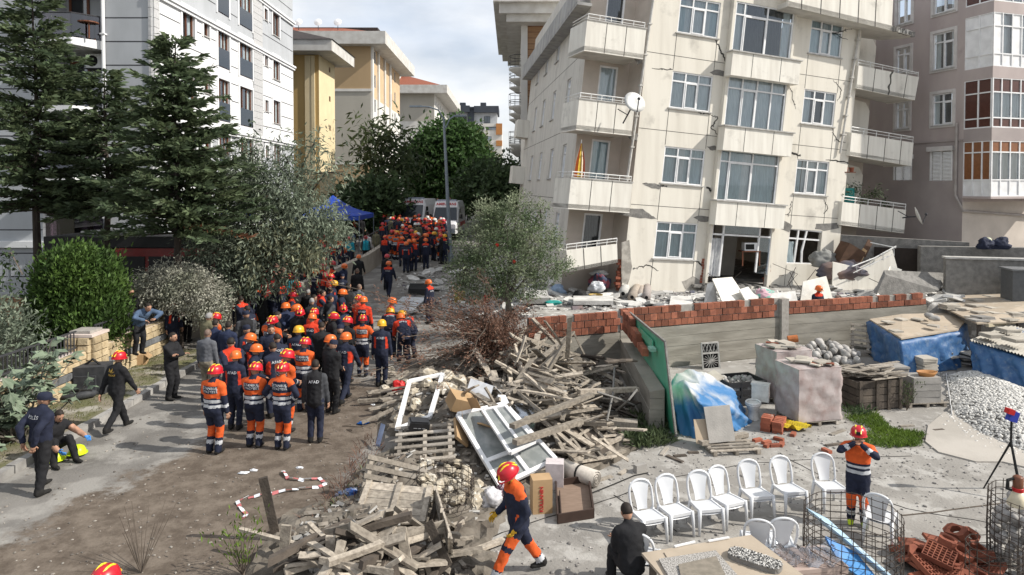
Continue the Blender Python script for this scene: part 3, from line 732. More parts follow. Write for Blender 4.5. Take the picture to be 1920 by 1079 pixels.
 # pipes
 for (a,c,rr) in (((1227,-12),(1168,392),.055),((1614,40),(1575,288),.05)):
  q=MB();p0,p1=uv(*a,.1),uv(*c,.1);q.tube([F.P(*p0,.1),F.P(*p1,.1)],rr,7)
  for k in range(1,7):u,v=lerp(p0[0],p1[0],k/7),lerp(p0[1],p1[1],k/7);F.box(q,u-.08,u+.08,v-.03,v+.03,0,.17)
  q.build('drain_pipe',mat('drain_pipe_paint',(.52,.51,.48),(.40,.38,.35),sc=6),b)
 # cracks: jagged dark gaps; patches of lost render
 def crack(F,pts,w,d=.004,n=7,a=.05):
  q=MB()
  pl=[]
  for i in range(len(pts)-1):pl += _jag(pts[i],pts[i+1],n,a,rg)[(1 if i else 0):]
  L=len(pl)
  for i in range(L-1):
   wa=w*(.3+.9*math.sin(math.pi*(i+.3)/L));wb=w*(.3+.9*math.sin(math.pi*(i+1.3)/L))
   dx,dy=pl[i+1][0]-pl[i][0],pl[i+1][1]-pl[i][1];l=math.hypot(dx,dy) or 1;nx_,ny=-dy/l,dx/l
   q.add([F.P(pl[i][0]-nx_*wa,pl[i][1]-ny*wa,d),F.P(pl[i+1][0]-nx_*wb,pl[i+1][1]-ny*wb,d),F.P(pl[i+1][0]+nx_*wb,pl[i+1][1]+ny*wb,d),F.P(pl[i][0]+nx_*wa,pl[i][1]+ny*wa,d)],[(0,1,2,3)])
  q.build('crack',M_crack,b);q=MB()
  for k in range(int(w*320)):
   i=rg.randrange(L);s=rg.uniform(.02,.07);a0=rg.uniform(0,6);q.add([F.P(pl[i][0]+rg.uniform(-.05,.05)+s*math.cos(a0+j*1.3)*rg.uniform(.5,1),pl[i][1]+rg.uniform(-.03,.03)+s*math.sin(a0+j*1.3)*rg.uniform(.5,1),d-.0015-.00002*k) for j in range(5)],[(0,1,2,3,4)])
  tag(q.build('chipped_render',M_bareconc,b),kind='stuff')
 for cr,w in (([(1343,78),(1352,95),(1362,120)],.022),([(1330,213),(1346,222),(1332,240),(1358,262)],.014),([(1325,352),(1338,362)],.035),([(1188,505),(1215,498),(1235,508)],.014),([(1302,488),(1320,500),(1328,520),(1330,545)],.03),
                  ([(1470,285),(1500,292)],.03),([(1548,300),(1590,306)],.018),([(1205,345),(1250,350)],.018),([(1545,375),(1552,392),(1545,400)],.012),([(1596,55),(1560,62),(1590,75)],.012),([(1370,128),(1374,165)],.012),([(1562,150),(1578,170),(1570,190)],.012),([(1450,345),(1452,395)],.02),([(1455,180),(1470,200),(1466,222)],.012),([(1222,128),(1262,131)],.012),([(1338,275),(1352,300),(1345,330)],.014),([(1310,210),(1330,213)],.02),([(1480,160),(1492,205)],.01),([(1560,240),(1568,262),(1584,268)],.014),([(1485,378),(1478,408)],.012),([(1375,100),(1395,118),(1388,135)],.01)):
  crack(F,[uv(*p) for p in cr],w*1.3)
 def patch(pts,m=M_bareconc,d=.02):
  q=MB();pl=[]
  pts=[uv(*p) for p in pts]
  for i in range(len(pts)):pl += _jag(pts[i],pts[(i+1) % len(pts)],3,.03,rg)[:-1]
  q.prism([F.P(u,v,.006+rg.uniform(0,.004)) for u,v in pl],nf*-.03);q.build('bared_concrete',m,b)
 for pp in ([(1330,136),(1345,131),(1358,134),(1362,143),(1340,141)],[(1325,275),(1340,273),(1347,280),(1335,283)],[(1160,402),(1172,392),(1205,392),(1222,405),(1232,410),(1200,410)],[(1300,408),(1315,405),(1338,408),(1340,416),(1312,416)],[(1185,100),(1205,95),(1208,115),(1196,122),(1190,112)],
               [(1206,345),(1224,344),(1240,350),(1236,356),(1215,350)],[(1448,412),(1470,414),(1486,424),(1480,436),(1452,424)],[(1530,420),(1570,418),(1573,428),(1545,433),(1528,430)],[(1430,540),(1455,533),(1475,540),(1478,552),(1440,552)],[(1176,253),(1195,250),(1195,265),(1182,262)]):patch(pp)
 for pp in ([(1165,455),(1180,450),(1185,500),(1176,535),(1166,530)],[(1278,528),(1300,518),(1316,528),(1310,545),(1285,542)]):patch(pp,mat('grime_stain',(.40,.375,.335),(.25,.235,.21),sc=4,lo=.4,hi=.6),.003)
 # ruined strip beneath: broken base beams and exposed bricks
 q=MB()
 for k in range(60):
  u=rg.uniform(c2-w2/2-.3,c2+w2/2+.3);F.box(q,u,u+rg.uniform(.1,.5),v0-.35+rg.uniform(0,.3),v0-.1+rg.uniform(0,.2),rg.uniform(-.3,0),rg.uniform(.05,.4))
 tag(q.build('broken_base',M_bareconc,b),kind='stuff')
 M_redbr=mat('exposed_red_brick',(.32,.11,.065),(.22,.075,.05),sc=5,var=.2)
 bm=MB();bm.box((0,0,0),(.19,.12,.1));bme=bm.mesh('brick',M_redbr)
 for (u,v,n_) in ((c2-w2/2-.12,v0+.1,9),(c2+w2/2+.14,v0+.1,8)):
  for k in range(n_):inst('brick',bme,b,F.P(u+rg.uniform(-.05,.05),v+k*.115,-.02+rg.uniform(-.03,.03))-b.location,(rg.uniform(-.05,.05),.07,.31))
 for k in range(22):inst('brick',bme,b,F.P(-.05+rg.uniform(-.12,.05),.05+(k//2)*.115,-.12+rg.uniform(-.1,.05))-b.location,(rg.uniform(-.1,.1),.07,.31+rg.uniform(-.1,.1)))
_centre_block()
# ================================================================= the other buildings of the street
M_pink=mat('mauve_render',(.44,.38,.36),(.375,.32,.305),sc=.9,r=.9,stretch=(1,1,.4),c3=(.26,.22,.21),sc3=.7,lo3=.6,hi3=.8)
M_pinkd=mat('lower_mauve_render',(.36,.315,.30),(.31,.27,.26),sc=1.1,r=.9)
M_trimw=mat('window_trim',(.60,.57,.55),(.5,.48,.46),sc=3)
M_tanpane=plain('tinted_brown_pane',(.085,.03,.022),.25,spec=.6)
M_amber=plain('amber_pane',(.22,.085,.03),.3,spec=.6)
M_pinkg=mat('garage_wall_paint',(.55,.49,.43),(.45,.40,.35),sc=1.2,r=.9)
def _pink():
 C0=V((20.46,31,0));d=V((-.312,.95,0));e=V((.95,.312,0));Z=V((0,0,1))
 b=thing('bay_fronted_house','mauve apartment house with stacked glazed bay windows beside the leaning cream house','building',C0)
 Sd=Face(C0,d,Z,V((-.95,-.312,0)));H=20
 wl=[]
 for (x0,y0,x1,y1,st) in ((1750,65,1789,126,'duo'),(1749,178,1786,233,'duo'),(1745,285,1785,339,'sh'),(1752,-42,1791,18,'duo'),(1681,93,1707,134,'duo'),(1680,194,1704,241,'duo'),(1676,300,1709,338,'sh'),(1683,-15,1709,41,'duo')):
  u1,v1=Sd.uv(x0,y0);u0,v0=Sd.uv(x1,y1);wl.append((u0,max(u1,u0+.7),v0,v1,st))
 mb=MB();mb.mi=0;vm=Sd.uv(1740,266)[1]
 Sd.wall(mb,0,9,vm,H,[w[:4] for w in wl if w[2] > vm-.2],.16);mb.mi=1;Sd.wall(mb,0,9,0,vm,[w[:4] for w in wl if w[2] < vm-.2],.16)
 Fr=Face(C0,e,Z,V((.312,-.95,0)));mb.mi=2;Fr.wall(mb,0,12,0,4.7,[]);mb.mi=0;Fr.wall(mb,0,12,4.7,H,[])
 mb.add([Sd.P(0,H),Sd.P(9,H),Sd.P(9,H)+e*12,Fr.P(12,H)],[(0,1,2,3)])
 mb.build('wall',[M_pink,M_pinkd,M_pinkg],b)
 strips(Sd,'string_course',b,M_pinkd,[(0,9,vm-.06,vm,-.01,.06)])
 for u0,u1,v0,v1,st in wl:
  if st == 'sh':
   w=inst('shuttered_window',None,b);q=MB();n=22
   for k in range(n):Sd.box(q,u0+.04,u1-.04,lerp(v0,v1,k/n)+.005,lerp(v0,v1,(k+1)/n)-.005,-.1,-.06+.02*(k % 2))
   q.build('roller_shutter',mat('shutter_slats',(.42,.40,.36),(.34,.32,.29),sc=6),w)
   q=MB();Sd.box(q,u0-.1,u1+.1,v1,v1+.22,-.05,.16);q.build('shutter_box',M_trimw,w)
   q=MB();
   for a in ((u0-.02,u0+.05),(u1-.05,u1+.02),((u0+u1)/2-.03,(u0+u1)/2+.03)):Sd.box(q,*a,v0,v1,-.08,.02)
   q.build('window_frame',M_pvc,w)
  else:
   window(b,Sd,u0,u1,v0,v1,'duo',curt='x',sill=True,seed=int(v0))
   q=MB()
   for a in ((u0-.14,u0,v0-.12,v1+.14),(u1,u1+.14,v0-.12,v1+.14),(u0,u1,v1,v1+.14),(u0,u1,v0-.12,v0-.05)):Sd.box(q,*a,-.01,.04)
   q.build('window_surround',M_trimw,b)
 # glazed bays
 B0=C0 - d*1.3;L=Face(B0,d,Z,V((-.95,-.312,0)));G=Face(B0,e,Z,V((.312,-.95,0)))
 bw=4.6;zz=[(c[0],c[1]) for c in ((L.uv(1860,369)[1],L.uv(1860,264)[1]),(L.uv(1860,239)[1],L.uv(1860,146)[1]),(L.uv(1860,124)[1],L.uv(1860,23)[1]),(L.uv(1860,2)[1],L.uv(1860,2)[1]+2.4))]
 for k,(v0,v1) in enumerate(zz):
  y=inst('bay_window',None,b)
  top=zz[k+1][0] if k < 3 else v1+.5
  q=MB();q.prism([G.P(0,v1),G.P(bw,v1),G.P(bw,v1)+d*1.3,G.P(0,v1)+d*1.3],Z*(top-v1))
  if k == 0:q.build('bay_floor',M_pinkd,y);q=MB();q.prism([G.P(-.05,v0-.1,.05),G.P(bw,v0-.1,.05),G.P(bw,v0-.1)+d*1.3,G.P(-.05,v0-.1)+d*1.3],Z*.1)
  q.build('bay_band',M_pink,y)
  rows=[(0,.3),(.3,.8),(.8,1)] if k == 0 else [(0,.2),(.2,.72),(.72,1)] if k == 1 else [(0,.24),(.24,.76),(.76,1)]
  for Fc,w,nc in ((L,1.3,3 if k == 0 else 2),(G,bw,8)):
   q=MB();t=.055
   for c in range(nc+1):u=lerp(0,w,c/nc);Fc.box(q,max(0,u-t/2),min(w,u+t/2),v0,v1,-.08,0)
   for vv in [v0+t/2]+[lerp(v0,v1,r[1]) for r in rows]:Fc.box(q,t/2,w-t/2,vv-t/2-.0,vv+t/2-.0,-.078,-.004)
   q.build('bay_frame',M_pvc,y)
   q=MB();ms=[M_glass,M_pvc,M_tanpane,M_amber]
   for r,(a,c_) in enumerate(rows):
    for c in range(nc):
     solid=None
     if k == 0:solid=1 if r == 0 else 3 if (r == 2 or Fc is L) else 0
     if k == 1:solid=2 if (Fc is L or r != 1) else 0
     if k == 2:solid=1 if (Fc is L or r == 0 or c % 2 == 0) else 0
     if k == 3:solid=2 if Fc is L else 0
     q.mi=solid
     u0,u1=lerp(0,w,c/nc)+t/2,lerp(0,w,(c+1)/nc)-t/2;va,vb=lerp(v0,v1,a)+t/2,lerp(v0,v1,c_)-t/2
     pn=MB();pn.add([Fc.P(u0,va,-.04),Fc.P(u1,va,-.04),Fc.P(u1,vb,-.04),Fc.P(u0,vb,-.04)],[(0,1,2,3)]);pn.build('pane',ms[solid],y)
   q=MB();q.grid(lambda s,t_:Fc.P(.06+s*(w-.12),lerp(v0+.05,v1-.05,t_),-.2+.04*math.sin(s*w*16)),int(w*12),2)
   if Fc is G:q.build('curtain',M_sheer,y)
 # pipe and the low garage canopy
 q=MB();u=Sd.uv(1797,200)[0];q.tube([Sd.P(u,8.3,.1),Sd.P(u,5.0,.1),Fr.P(-.1,4.3,.1),Fr.P(6,3.9,.1)],.06,7);q.build('drain_pipe',mat('drain_pipe_grey',(.36,.33,.31),(.30,.27,.25)),b)
_pink()
def _simple_house(name,label,X0,Y0,X1,Y1,z0,H,mf,ms,roof,wins=None,extra=None):
 b=thing(name,label,'building',((X0+X1)/2,Y0,z0));return b
# ochre house, tan house, grey house on the sunny side of the street
M_ochre=mat('ochre_render',(.46,.315,.13),(.41,.28,.115),sc=.8,r=.9,stretch=(1,1,.4))
M_paley=mat('pale_yellow_render',(.68,.57,.36),(.62,.51,.32),sc=.8,r=.9)
M_tan=mat('tan_render',(.40,.285,.165),(.36,.26,.15),sc=.5,r=.9,stretch=(1,1,.4))
M_greige=mat('greige_render',(.40,.375,.325),(.36,.34,.295),sc=.5,r=.9,stretch=(1,1,.4))
M_eavec=mat('eave_concrete',(.55,.54,.51),(.44,.42,.39),sc=1.5)
M_tile=mat('roof_tiles',(.28,.095,.055),(.2,.065,.04),sc=4,bump=.5,bsc=5,stretch=(1,3,1))
M_slate=mat('dark_roof',(.055,.045,.042),(.035,.03,.03),sc=3)
M_offw=mat('offwhite_render',(.62,.605,.57),(.54,.525,.49),sc=.8,r=.9)
def _street():
 def X(px,Y):return (px-PPX)/FOC*Y
 def Zp(py,Y):return at_y(960,py,Y).z
 # ochre house
 Y=57.0;x1=X(599.5,Y);z0=1.8
 b=thing('ochre_house','ochre and pale yellow house with a deep dark eave behind the blue tent','building',(x1-8,Y,z0))
 zt=Zp(103,Y);Y2=x1*FOC/(629-PPX)
 mb=MB();F=axis_face(x1-16,Y,z0,'f');R=axis_face(x1,Y,z0,'r')
 sw=[]
 for py in (134,188,242):a=Y2-Y;sw.append((a*.62,a*.62+.5,Zp(py+5,Y2-1)-z0,Zp(py-5,Y2-1)-z0))
 mb.mi=0;F.wall(mb,0,16,0,zt-z0);mb.mi=1;R.wall(mb,0,Y2-Y,0,zt-z0,sw,.15);R.P
 mb.add([(x1,Y2,z0),(x1-16,Y2,z0),(x1-16,Y2,zt),(x1,Y2,zt)],[(0,1,2,3)])
 mb.build('wall',[M_ochre,M_paley],b)
 for s in sw:window(b,R,*s,'one',M_brownframe,M_glass_dark,None,.12,False)
 q=MB();u=F.uv(573,250)[0];v=F.uv(585,250)[0]
 F.box(q,u,u+.5,0,zt-z0-.1,0,.12);F.box(q,v,v+.28,0,zt-z0-.1,0,.15);o=q.build('pilaster',M_paley,b)
 q=MB();q.box((x1-7.2,(Y+Y2)/2-.4,zt+.45),(17.5,Y2-Y+2.8,.9));q.build('eave',M_eavec,b)
 q=MB();q.hexa([(x1-17,Y-1.9,zt+.9),(x1+1.65,Y-1.9,zt+.9),(x1+1.65,Y2+1.1,zt+.9),(x1-17,Y2+1.1,zt+.9),(x1-13,Y+2,zt+2.6),(x1-3.2,Y+2,zt+2.6),(x1-3.2,Y2-1.5,zt+2.6),(x1-13,Y2-1.5,zt+2.6)]);q.build('roof',M_slate,b)
 # tan house
 Y=83.0;x1=X(696.5,Y);z0=3.2;Y2=x1*FOC/(742-PPX);zt=Zp(87,Y)
 b=thing('tan_house','tall tan and greige apartment house with a white cornice and tiled roof','building',(x1-8,Y,z0))
 F=axis_face(x1-18,Y,z0,'f');R=axis_face(x1,Y,z0,'r');mb=MB();H=zt-z0
 l1,l2=Zp(170,Y)-z0,Zp(307,Y)-z0
 for mi,a,c in ((0,0,l2),(1,l2,l1),(0,l1,H)):mb.mi=mi;F.wall(mb,0,18,a,c)
 hs=[];us=[R.uv(px,200)[0] for px in (705,723.5,735,741)]
 for i,px in enumerate((704.5,723,735,741.5)):
  u=-Y+x1*FOC/(px-PPX)
  for k in range(6):v=Zp(96,u+Y)-z0 - 3.02*k - 1.6;hs.append((u-.55,u+.55,v,v+1.6))
 L=Y2-Y+4;lw=Zp(181,Y)-z0
 mb.mi=2;R.wall(mb,0,L,0,lw,[h for h in hs if h[3] < lw+.8 and h[2]+.8 < lw],.15);mb.mi=3;R.wall(mb,0,L,lw,H,[h for h in hs if h[2]+.8 >= lw and h[2] > lw],.15)
 mb.build('wall',[M_tan,M_greige,M_offw,mat('peach_render',(.55,.40,.25),(.5,.36,.22),sc=.8)],b)
 for h in hs:
  if h[2] > lw or h[2]+.8 < lw:window(b,R,*h,'one',M_pvc,M_glass_dark,None,.12,False)
 strips(F,'string_course',b,M_offw,[(0,18.1,l1-.12,l1+.2,0,.12),(0,18.1,l2-.1,l2+.2,0,.12)])
 strips(R,'pilaster',b,M_offw,[(a,c,0,H,0,.22) for a,c in ((.05,.9),(3.9,4.6),(8.2,8.9),(12.2,13))])
 q=MB();q.box((x1-8.2,Y+L/2,zt+.75),(20.5,L+3,1.5));q.build('cornice',M_eavec,b)
 q=MB();q.hexa([(x1-18,Y-1,zt+1.5),(x1+.8,Y-1,zt+1.5),(x1+.8,Y+L+1,zt+1.5),(x1-18,Y+L+1,zt+1.5),(x1-14,Y+4,zt+3.2),(x1-5.5,Y+4,zt+3.2),(x1-5.5,Y+L-5,zt+3.2),(x1-14,Y+L-5,zt+3.2)]);q.build('roof',M_tile,b)
 q=MB();q.hexa([(x1-10,Y+2.8,zt+2.6),(x1+.3,Y+2.8,zt+2.6),(x1+.3,Y+8,zt+2.6),(x1-10,Y+8,zt+2.6),(x1-10,Y+2.8,zt+2.9),(x1+.3,Y+2.8,zt+2.9),(x1+.3,Y+8,zt+2.9),(x1-10,Y+8,zt+2.9)]);q.build('roof_cap',M_slate,b)
 for k in range(3):
  a=thing('satellite_dish',('westernmost','middle','last')[k] and ('pale satellite dish at the roof corner edge of the tan house','middle one of three pale dishes on the tan house roof','pale satellite dish closest to the sunny gable of the tan house')[k],'satellite dish',(x1-9+k*2.4,Y+1,zt+1.9),0,'dishes on the tan house roof')
  q=MB();q.lathe([(0,.12),(.25,.08),(.5,0)],a.location+V((0,-.1,1.2)),12,RX(math.radians(70)));q.build('dish',M_pvc,a,True)
  q=MB();q.tube([a.location,a.location+V((0,0,1.1))],.04,5);q.build('mast',M_groove,a)
 # grey house
 Y=128.0;x1=X(815,Y);z0=4.1;zt=Zp(176,Y);L=30
 b=thing('grey_house','grey apartment house with a red tiled roof further up the street','building',(x1-9,Y,z0))
 F=axis_face(x1-22,Y,z0,'f');R=axis_face(x1,Y,z0,'r');mb=MB();H=zt-z0;lw=Zp(228,Y)-z0
 mb.mi=1;F.wall(mb,0,22,0,lw);mb.mi=0;F.wall(mb,0,22,lw,H);mb.mi=1
 hs=[(u,u+1.3,H-2.6-3*k,H-1-3*k) for u in (2,6,10,14,18,22,26) for k in range(4)];R.wall(mb,0,L,0,H,hs,.15)
 mb.build('wall',[M_greige,M_offw],b)
 for h in hs:window(b,R,*h,'one',M_pvc,M_glass_dark,None,.12,False)
 q=MB();q.box((x1-10,Y+L/2,zt+.7),(25,L+3,1.5));q.build('cornice',M_eavec,b)
 q=MB();q.hexa([(x1-21,Y-1,zt+1.45),(x1+1.5,Y-1,zt+1.45),(x1+1.5,Y+L,zt+1.45),(x1-21,Y+L,zt+1.45),(x1-14,Y+6,zt+4.3),(x1-6,Y+6,zt+4.3),(x1-6,Y+L-6,zt+4.3),(x1-14,Y+L-6,zt+4.3)]);q.build('roof',M_tile,b)
 q=MB();q.box((x1-11.5,Y+4,zt+2.9),(9,6,3));q.build('roof_room',M_offw,b);q=MB();q.box((x1-11.5,Y+4,zt+4.55),(10,7,.3));q.build('roof_cap',M_slate,b)
 # dark topped white house closing the street
 Y=168.0;z0=4.1
 xa,xb=X(838,Y),X(941,Y);zw=Zp(232,Y)
 b=thing('dark_roofed_house','white house with a charcoal attic storey closing the end of the street','building',((xa+xb)/2,Y,z0))
 F=axis_face(xa,Y,z0,'f');mb=MB();H=zw-z0;wdt=xb-xa
 hs=[(F.uv(x0,0)[0],F.uv(x1_,0)[0],Zp(y1,Y)-z0,Zp(y0,Y)-z0) for x0,y0,x1_,y1 in ((888,238,908,244),(911,238,930,244),(904,256,921,264),(909,275,921,283))]
 mb.mi=0;F.wall(mb,0,wdt,0,H,hs,.3);mb.add([F.P(wdt,0),F.P(wdt,0,-14),F.P(wdt,H,-14),F.P(wdt,H)],[(0,1,2,3)]);mb.add([F.P(0,0),F.P(0,0,-14),F.P(0,H,-14),F.P(0,H)],[(0,1,2,3)]);mb.add([F.P(0,H),F.P(wdt,H),F.P(wdt,H,-14),F.P(0,H,-14)],[(0,1,2,3)])
 mb.build('wall',M_offw,b)
 for h in hs:window(b,F,*h,'duo2',M_groove,M_glass_dark,None,.2,True)
 u0=F.uv(930,0)[0];q=MB();F.box(q,u0,wdt+.1,Zp(253,Y)-z0,H+.0,.0,.3);F.box(q,u0,wdt+.1,Zp(274,Y)-z0,Zp(264,Y)-z0,0,.3);q.build('orange_panel',mat('orange_cladding',(.45,.20,.07),(.38,.17,.06)),b)
 M_char=mat('charcoal_cladding',(.06,.07,.085),(.045,.05,.065),sc=.5)
 q=MB();zc=Zp(210,Y)-z0;F.box(q,0,wdt-1.2,H,zc,-12,-1.5);q.build('attic_wall',M_lgrey,b)
 q=MB();F.box(q,-.2,F.uv(880,0)[0],zc,zc+1.6,-12,-.4);F.box(q,F.uv(888,0)[0],wdt-.8,zc-.1,zc+1.5,-12,-.4);o=q.build('attic_roof',M_char,b)
 q=MB();F.box(q,F.uv(876,0)[0],F.uv(888,0)[0],H,Zp(203,Y)-z0,-9,-.9);F.box(q,F.uv(870,0)[0],F.uv(893,0)[0],Zp(203,Y)-z0,Zp(200,Y)-z0,-9.5,-.5)
 q.build('stair_tower',M_char,b)
 for px in (861,900):
  q=MB();u=F.uv(px,0)[0];F.box(q,u,u+1.4,zc+1.5,zc+2.4,-3.2,-1.2);q.build('dormer',M_char,b)
 for px in (862,907):window(b,Face(F.P(0,0,-1.5),F.eu,F.ev,F.en),F.uv(px,0)[0],F.uv(px,0)[0]+1.5,H+.2,H+1.9,'duo2',M_groove,M_glass_dark,None,-.05,False)
 # brown clad house with round balconies, past the leaning house
 Y=49.5;z0=1.4;xa=X(978,Y);H=at_y(980,36,Y).z - z0
 b=thing('brown_clad_house','narrow house with brown cladding and a heavy cornice behind the leaning house','building',(xa+5,Y,z0))
 F=axis_face(xa,Y,z0,'f');Lw=axis_face(xa,Y,z0,'l');mb=MB();mb.mi=0;F.wall(mb,0,11,0,H)
 hs=[(u,u+1.1,H-3-2.9*k,H-.9-2.9*k) for u in (3,8,13) for k in range(5)]
 mb.mi=1;Lw.wall(mb,0,17,0,H,hs,.2);mb.add([F.P(0,H),F.P(11,H),F.P(11,H,-17),F.P(0,H,-17)],[(0,1,2,3)])
 M_clad=mat('brown_siding',(.34,.205,.115),(.28,.165,.09),sc=2,stretch=(1,1,6));mb.build('wall',[M_clad,M_offw],b)
 for h in hs:window(b,Lw,*h,'duo2',M_brownframe,M_glass_dark,None,.14,False)
 q=MB();v=.4
 while v < H:F.box(q,.45,10.9,v,v+.04,-.01,.006);v += .42
 q.build('siding_groove',M_brownframe,b)
 strips(F,'corner_pilaster',b,M_offw,[(-.05,.42,0,H,-.05,.1)])
 q=MB();q.box((xa+5,Y+7.5,z0+H+.35),(13.2,18.4,.7));q.box((xa+5,Y+7.5,z0+H+.95),(14,19.2,.5));q.box((xa+5,Y+7.5,z0+H-.25),(12.2,17.6,.5));q.build('cornice',M_eavec,b)
 M_iron=plain('wrought_iron',(.05,.05,.055),.5)
 for u in (3.4,8.6,13.4):
  for k in range(5):
   c=Lw.P(u,H-3.1-2.9*k,0);o=inst('round_balcony',None,b);q=MB();q.lathe([(0,-.5),(.3,-.45),(.6,-.2),(.95,0),(.95,.12),(0,.12)],c,14);q.build('slab',M_offw,o,True)
   q=MB()
   for r in (.55,1.05):q.tube([c+V((.93*math.cos(t*math.pi/6),.93*math.sin(t*math.pi/6),r)) for t in range(3,16)][:10],.025,4)
   for t in range(3,13):p=c+V((.93*math.cos(t*math.pi/6),.93*math.sin(t*math.pi/6),.1));q.tube([p,p+V((0,0,.95))],.015,4)
   q.build('railing',M_iron,o)
_street()
# ================================================================= walls round the yard
M_board=mat('board_marked_concrete',(.30,.28,.24),(.20,.185,.155),r=.95,sc=1.6,stretch=(.5,.5,3),bump=.35,bsc=14,c3=(.22,.21,.185),sc3=1.8,lo3=.55,hi3=.75)
M_hollow=mat('hollow_red_brick',(.30,.112,.066),(.21,.08,.052),r=.9,sc=7,bump=.3,bsc=40,var=.42)
M_mortar=mat('mortar',(.33,.31,.28),(.25,.23,.21),sc=9,bump=.4)
def _brick_mesh(w,h,d,name='brick'):
 m=MB();n=5;pts=[]
 for k in range(n):
  a=-w/2+w*k/n;g=w/n*.16
  pts += [(a+g*.3,-d/2),(a+w/n-g,-d/2),(a+w/n-g*.7,-d/2+.012)]
 pts=[(-w/2,-d/2)]+pts[1:-1]+[(w/2,-d/2)]+[(w/2,d/2),(-w/2,d/2)]
 m.prism([(x,y,-h/2) for x,y in pts],(0,0,h));return m.mesh(name,M_hollow)
BR_W,BR_H,BR_D=.226,.196,.16
ME_BRICK=_brick_mesh(BR_W,BR_H,BR_D)
def _yard_walls():
 rg=random.Random(9)
 A,B,C,D=V((.5,20.5,0)),V((3.44,21.5,0)),V((9.3,23.6,0)),V((15.4,25.25,0))
 b=thing('boundary_wall','long board marked concrete wall topped with courses of hollow red bricks','wall',(B.x,B.y,YARD))
 def conc(p,q,zt0,zt1,th=.32):
  m=MB();d=(q-p);L=d.length;d.normalize();n=V((d.y,-d.x,0));zb=YARD-.3
  # boards: lifts of concrete each a little proud of the next
  nb=5
  for k in range(nb):
   f0,f1=k/nb,(k+1)/nb;off=rg.uniform(-.008,.012)
   m.hexa([V((*(p+n*off).xy,lerp(zb,zt0,f0))),V((*(q+n*off).xy,lerp(zb,zt1,f0))),V((*(q-n*th).xy,lerp(zb,zt1,f0))),V((*(p-n*th).xy,lerp(zb,zt0,f0))),
     V((*(p+n*off).xy,lerp(zb,zt0,f1)-.008)),V((*(q+n*off).xy,lerp(zb,zt1,f1)-.008)),V((*(q-n*th).xy,lerp(zb,zt1,f1)-.008)),V((*(p-n*th).xy,lerp(zb,zt0,f1)-.008))])
  return m.build('concrete_lift',M_board,b)
 def courses(p,q,z0,z1,n,stagger=True,gap=.024,skip=()):
  d=q-p;L=d.length;d.normalize();ang=math.atan2(d.y,d.x);k=int(L/(BR_W+gap));nrm=V((d.y,-d.x,0))
  m=MB()
  m.hexa([V((*(p-nrm*.045).xy,z0)),V((*(q-nrm*.045).xy,z1)),V((*(q-nrm*.15).xy,z1)),V((*(p-nrm*.15).xy,z0)),V((*(p-nrm*.045).xy,z0+n*(BR_H+gap)-.03)),V((*(q-nrm*.045).xy,z1+n*(BR_H+gap)-.03)),V((*(q-nrm*.15).xy,z1+n*(BR_H+gap)-.03)),V((*(p-nrm*.15).xy,z0+n*(BR_H+gap)-.03))]);m.build('mortar_bed',M_mortar,b)
  for r in range(n):
   for i in range(k):
    t=(i+.5+(.4 if r % 2 and stagger else 0)+rg.uniform(-.03,.03))*(BR_W+gap)
    if t > L-.05 or (r == n-1 and rg.random() < .05):continue
    z=lerp(z0,z1,t/L)+(r+.5)*(BR_H+gap);c=p+d*t - nrm*(BR_D/2+rg.uniform(-.012,.014))
    inst('brick',ME_BRICK,b,V((c.x,c.y,z)) - b.location,(rg.uniform(-.03,.03),rg.uniform(-.02,.02),ang+rg.uniform(-.04,.04)))
 conc(A,B,.72,.78);conc(B,C,.84,.86);conc(C,D,.92,1.0)
 courses(A,B,.76,.80,3);courses(B,C,.86,.88,3);courses(C+V((.3,.1,0)),D,.94,1.02,2)
 m=MB();p=C+V((.12,-.02,0));m.box((p.x,p.y+.1,.45),(.3,.3,2.1),RZ(.34));m.build('wall_pier',M_mortar,b)
 # return wall coming forward
 E=V((3.42,16.25,0))
 r=thing('return_wall','short concrete return wall running forward beside the leaning green sheet','wall',(3.6,18.5,YARD))
 m=MB()
 for k in range(5):
  o=rg.uniform(-.01,.012);z0,z1=YARD-.3+k*.28,YARD-.3+(k+1)*.28-.008
  m.hexa([(3.3-o,E.y,z0),(3.66,E.y,z0),(3.78,B.y-.02,z0),(3.42-o,B.y-.02,z0),(3.3-o,E.y,z1-.12*(k == 4)),(3.66,E.y,z1-.05*(k == 4)),(3.78,B.y-.02,z1),(3.42-o,B.y-.02,z1)])
 m.build('concrete_lift',M_board,r)
 for row in range(3):
  for i in range(14-4*row):
   y=B.y - .3 - (i+.5+.4*(row % 2))*(BR_W+.012)
   inst('brick',ME_BRICK,r,V((3.53+rg.uniform(-.015,.015),y,.92+row*.212+.1)) - r.location,(rg.uniform(-.04,.04),rg.uniform(-.04,.04),-math.pi/2+rg.uniform(-.05,.05)))
 # the far pocket of retaining walls right of the leaning house
 m=MB();w=thing('retaining_wall','dirty retaining wall in the gap between the two apartment houses','wall',(16.8,31,.6))
 m.hexa([(14.6,30.2,.6),(19.6,29.2,.6),(19.7,29.5,.6),(14.7,30.5,.6),(14.6,30.2,3.25),(19.6,29.2,3.0),(19.7,29.5,3.0),(14.7,30.5,3.25)]);m.build('wall_face',M_bareconc,w)
 m=MB();m.hexa([(15.9,29.85,1.2),(18.0,29.43,1.2),(18.0,29.48,1.2),(15.9,29.9,1.2),(15.9,29.85,2.75),(17.8,29.43,2.7),(17.8,29.48,2.7),(15.9,29.9,2.75)]);m.build('dark_sheet',plain('rusted_dark_sheet',(.03,.022,.018),.8),w)
 w=thing('block_wall','grey rendered block wall behind the heap of paving slabs','wall',(19.5,26.8,.3));m=MB()
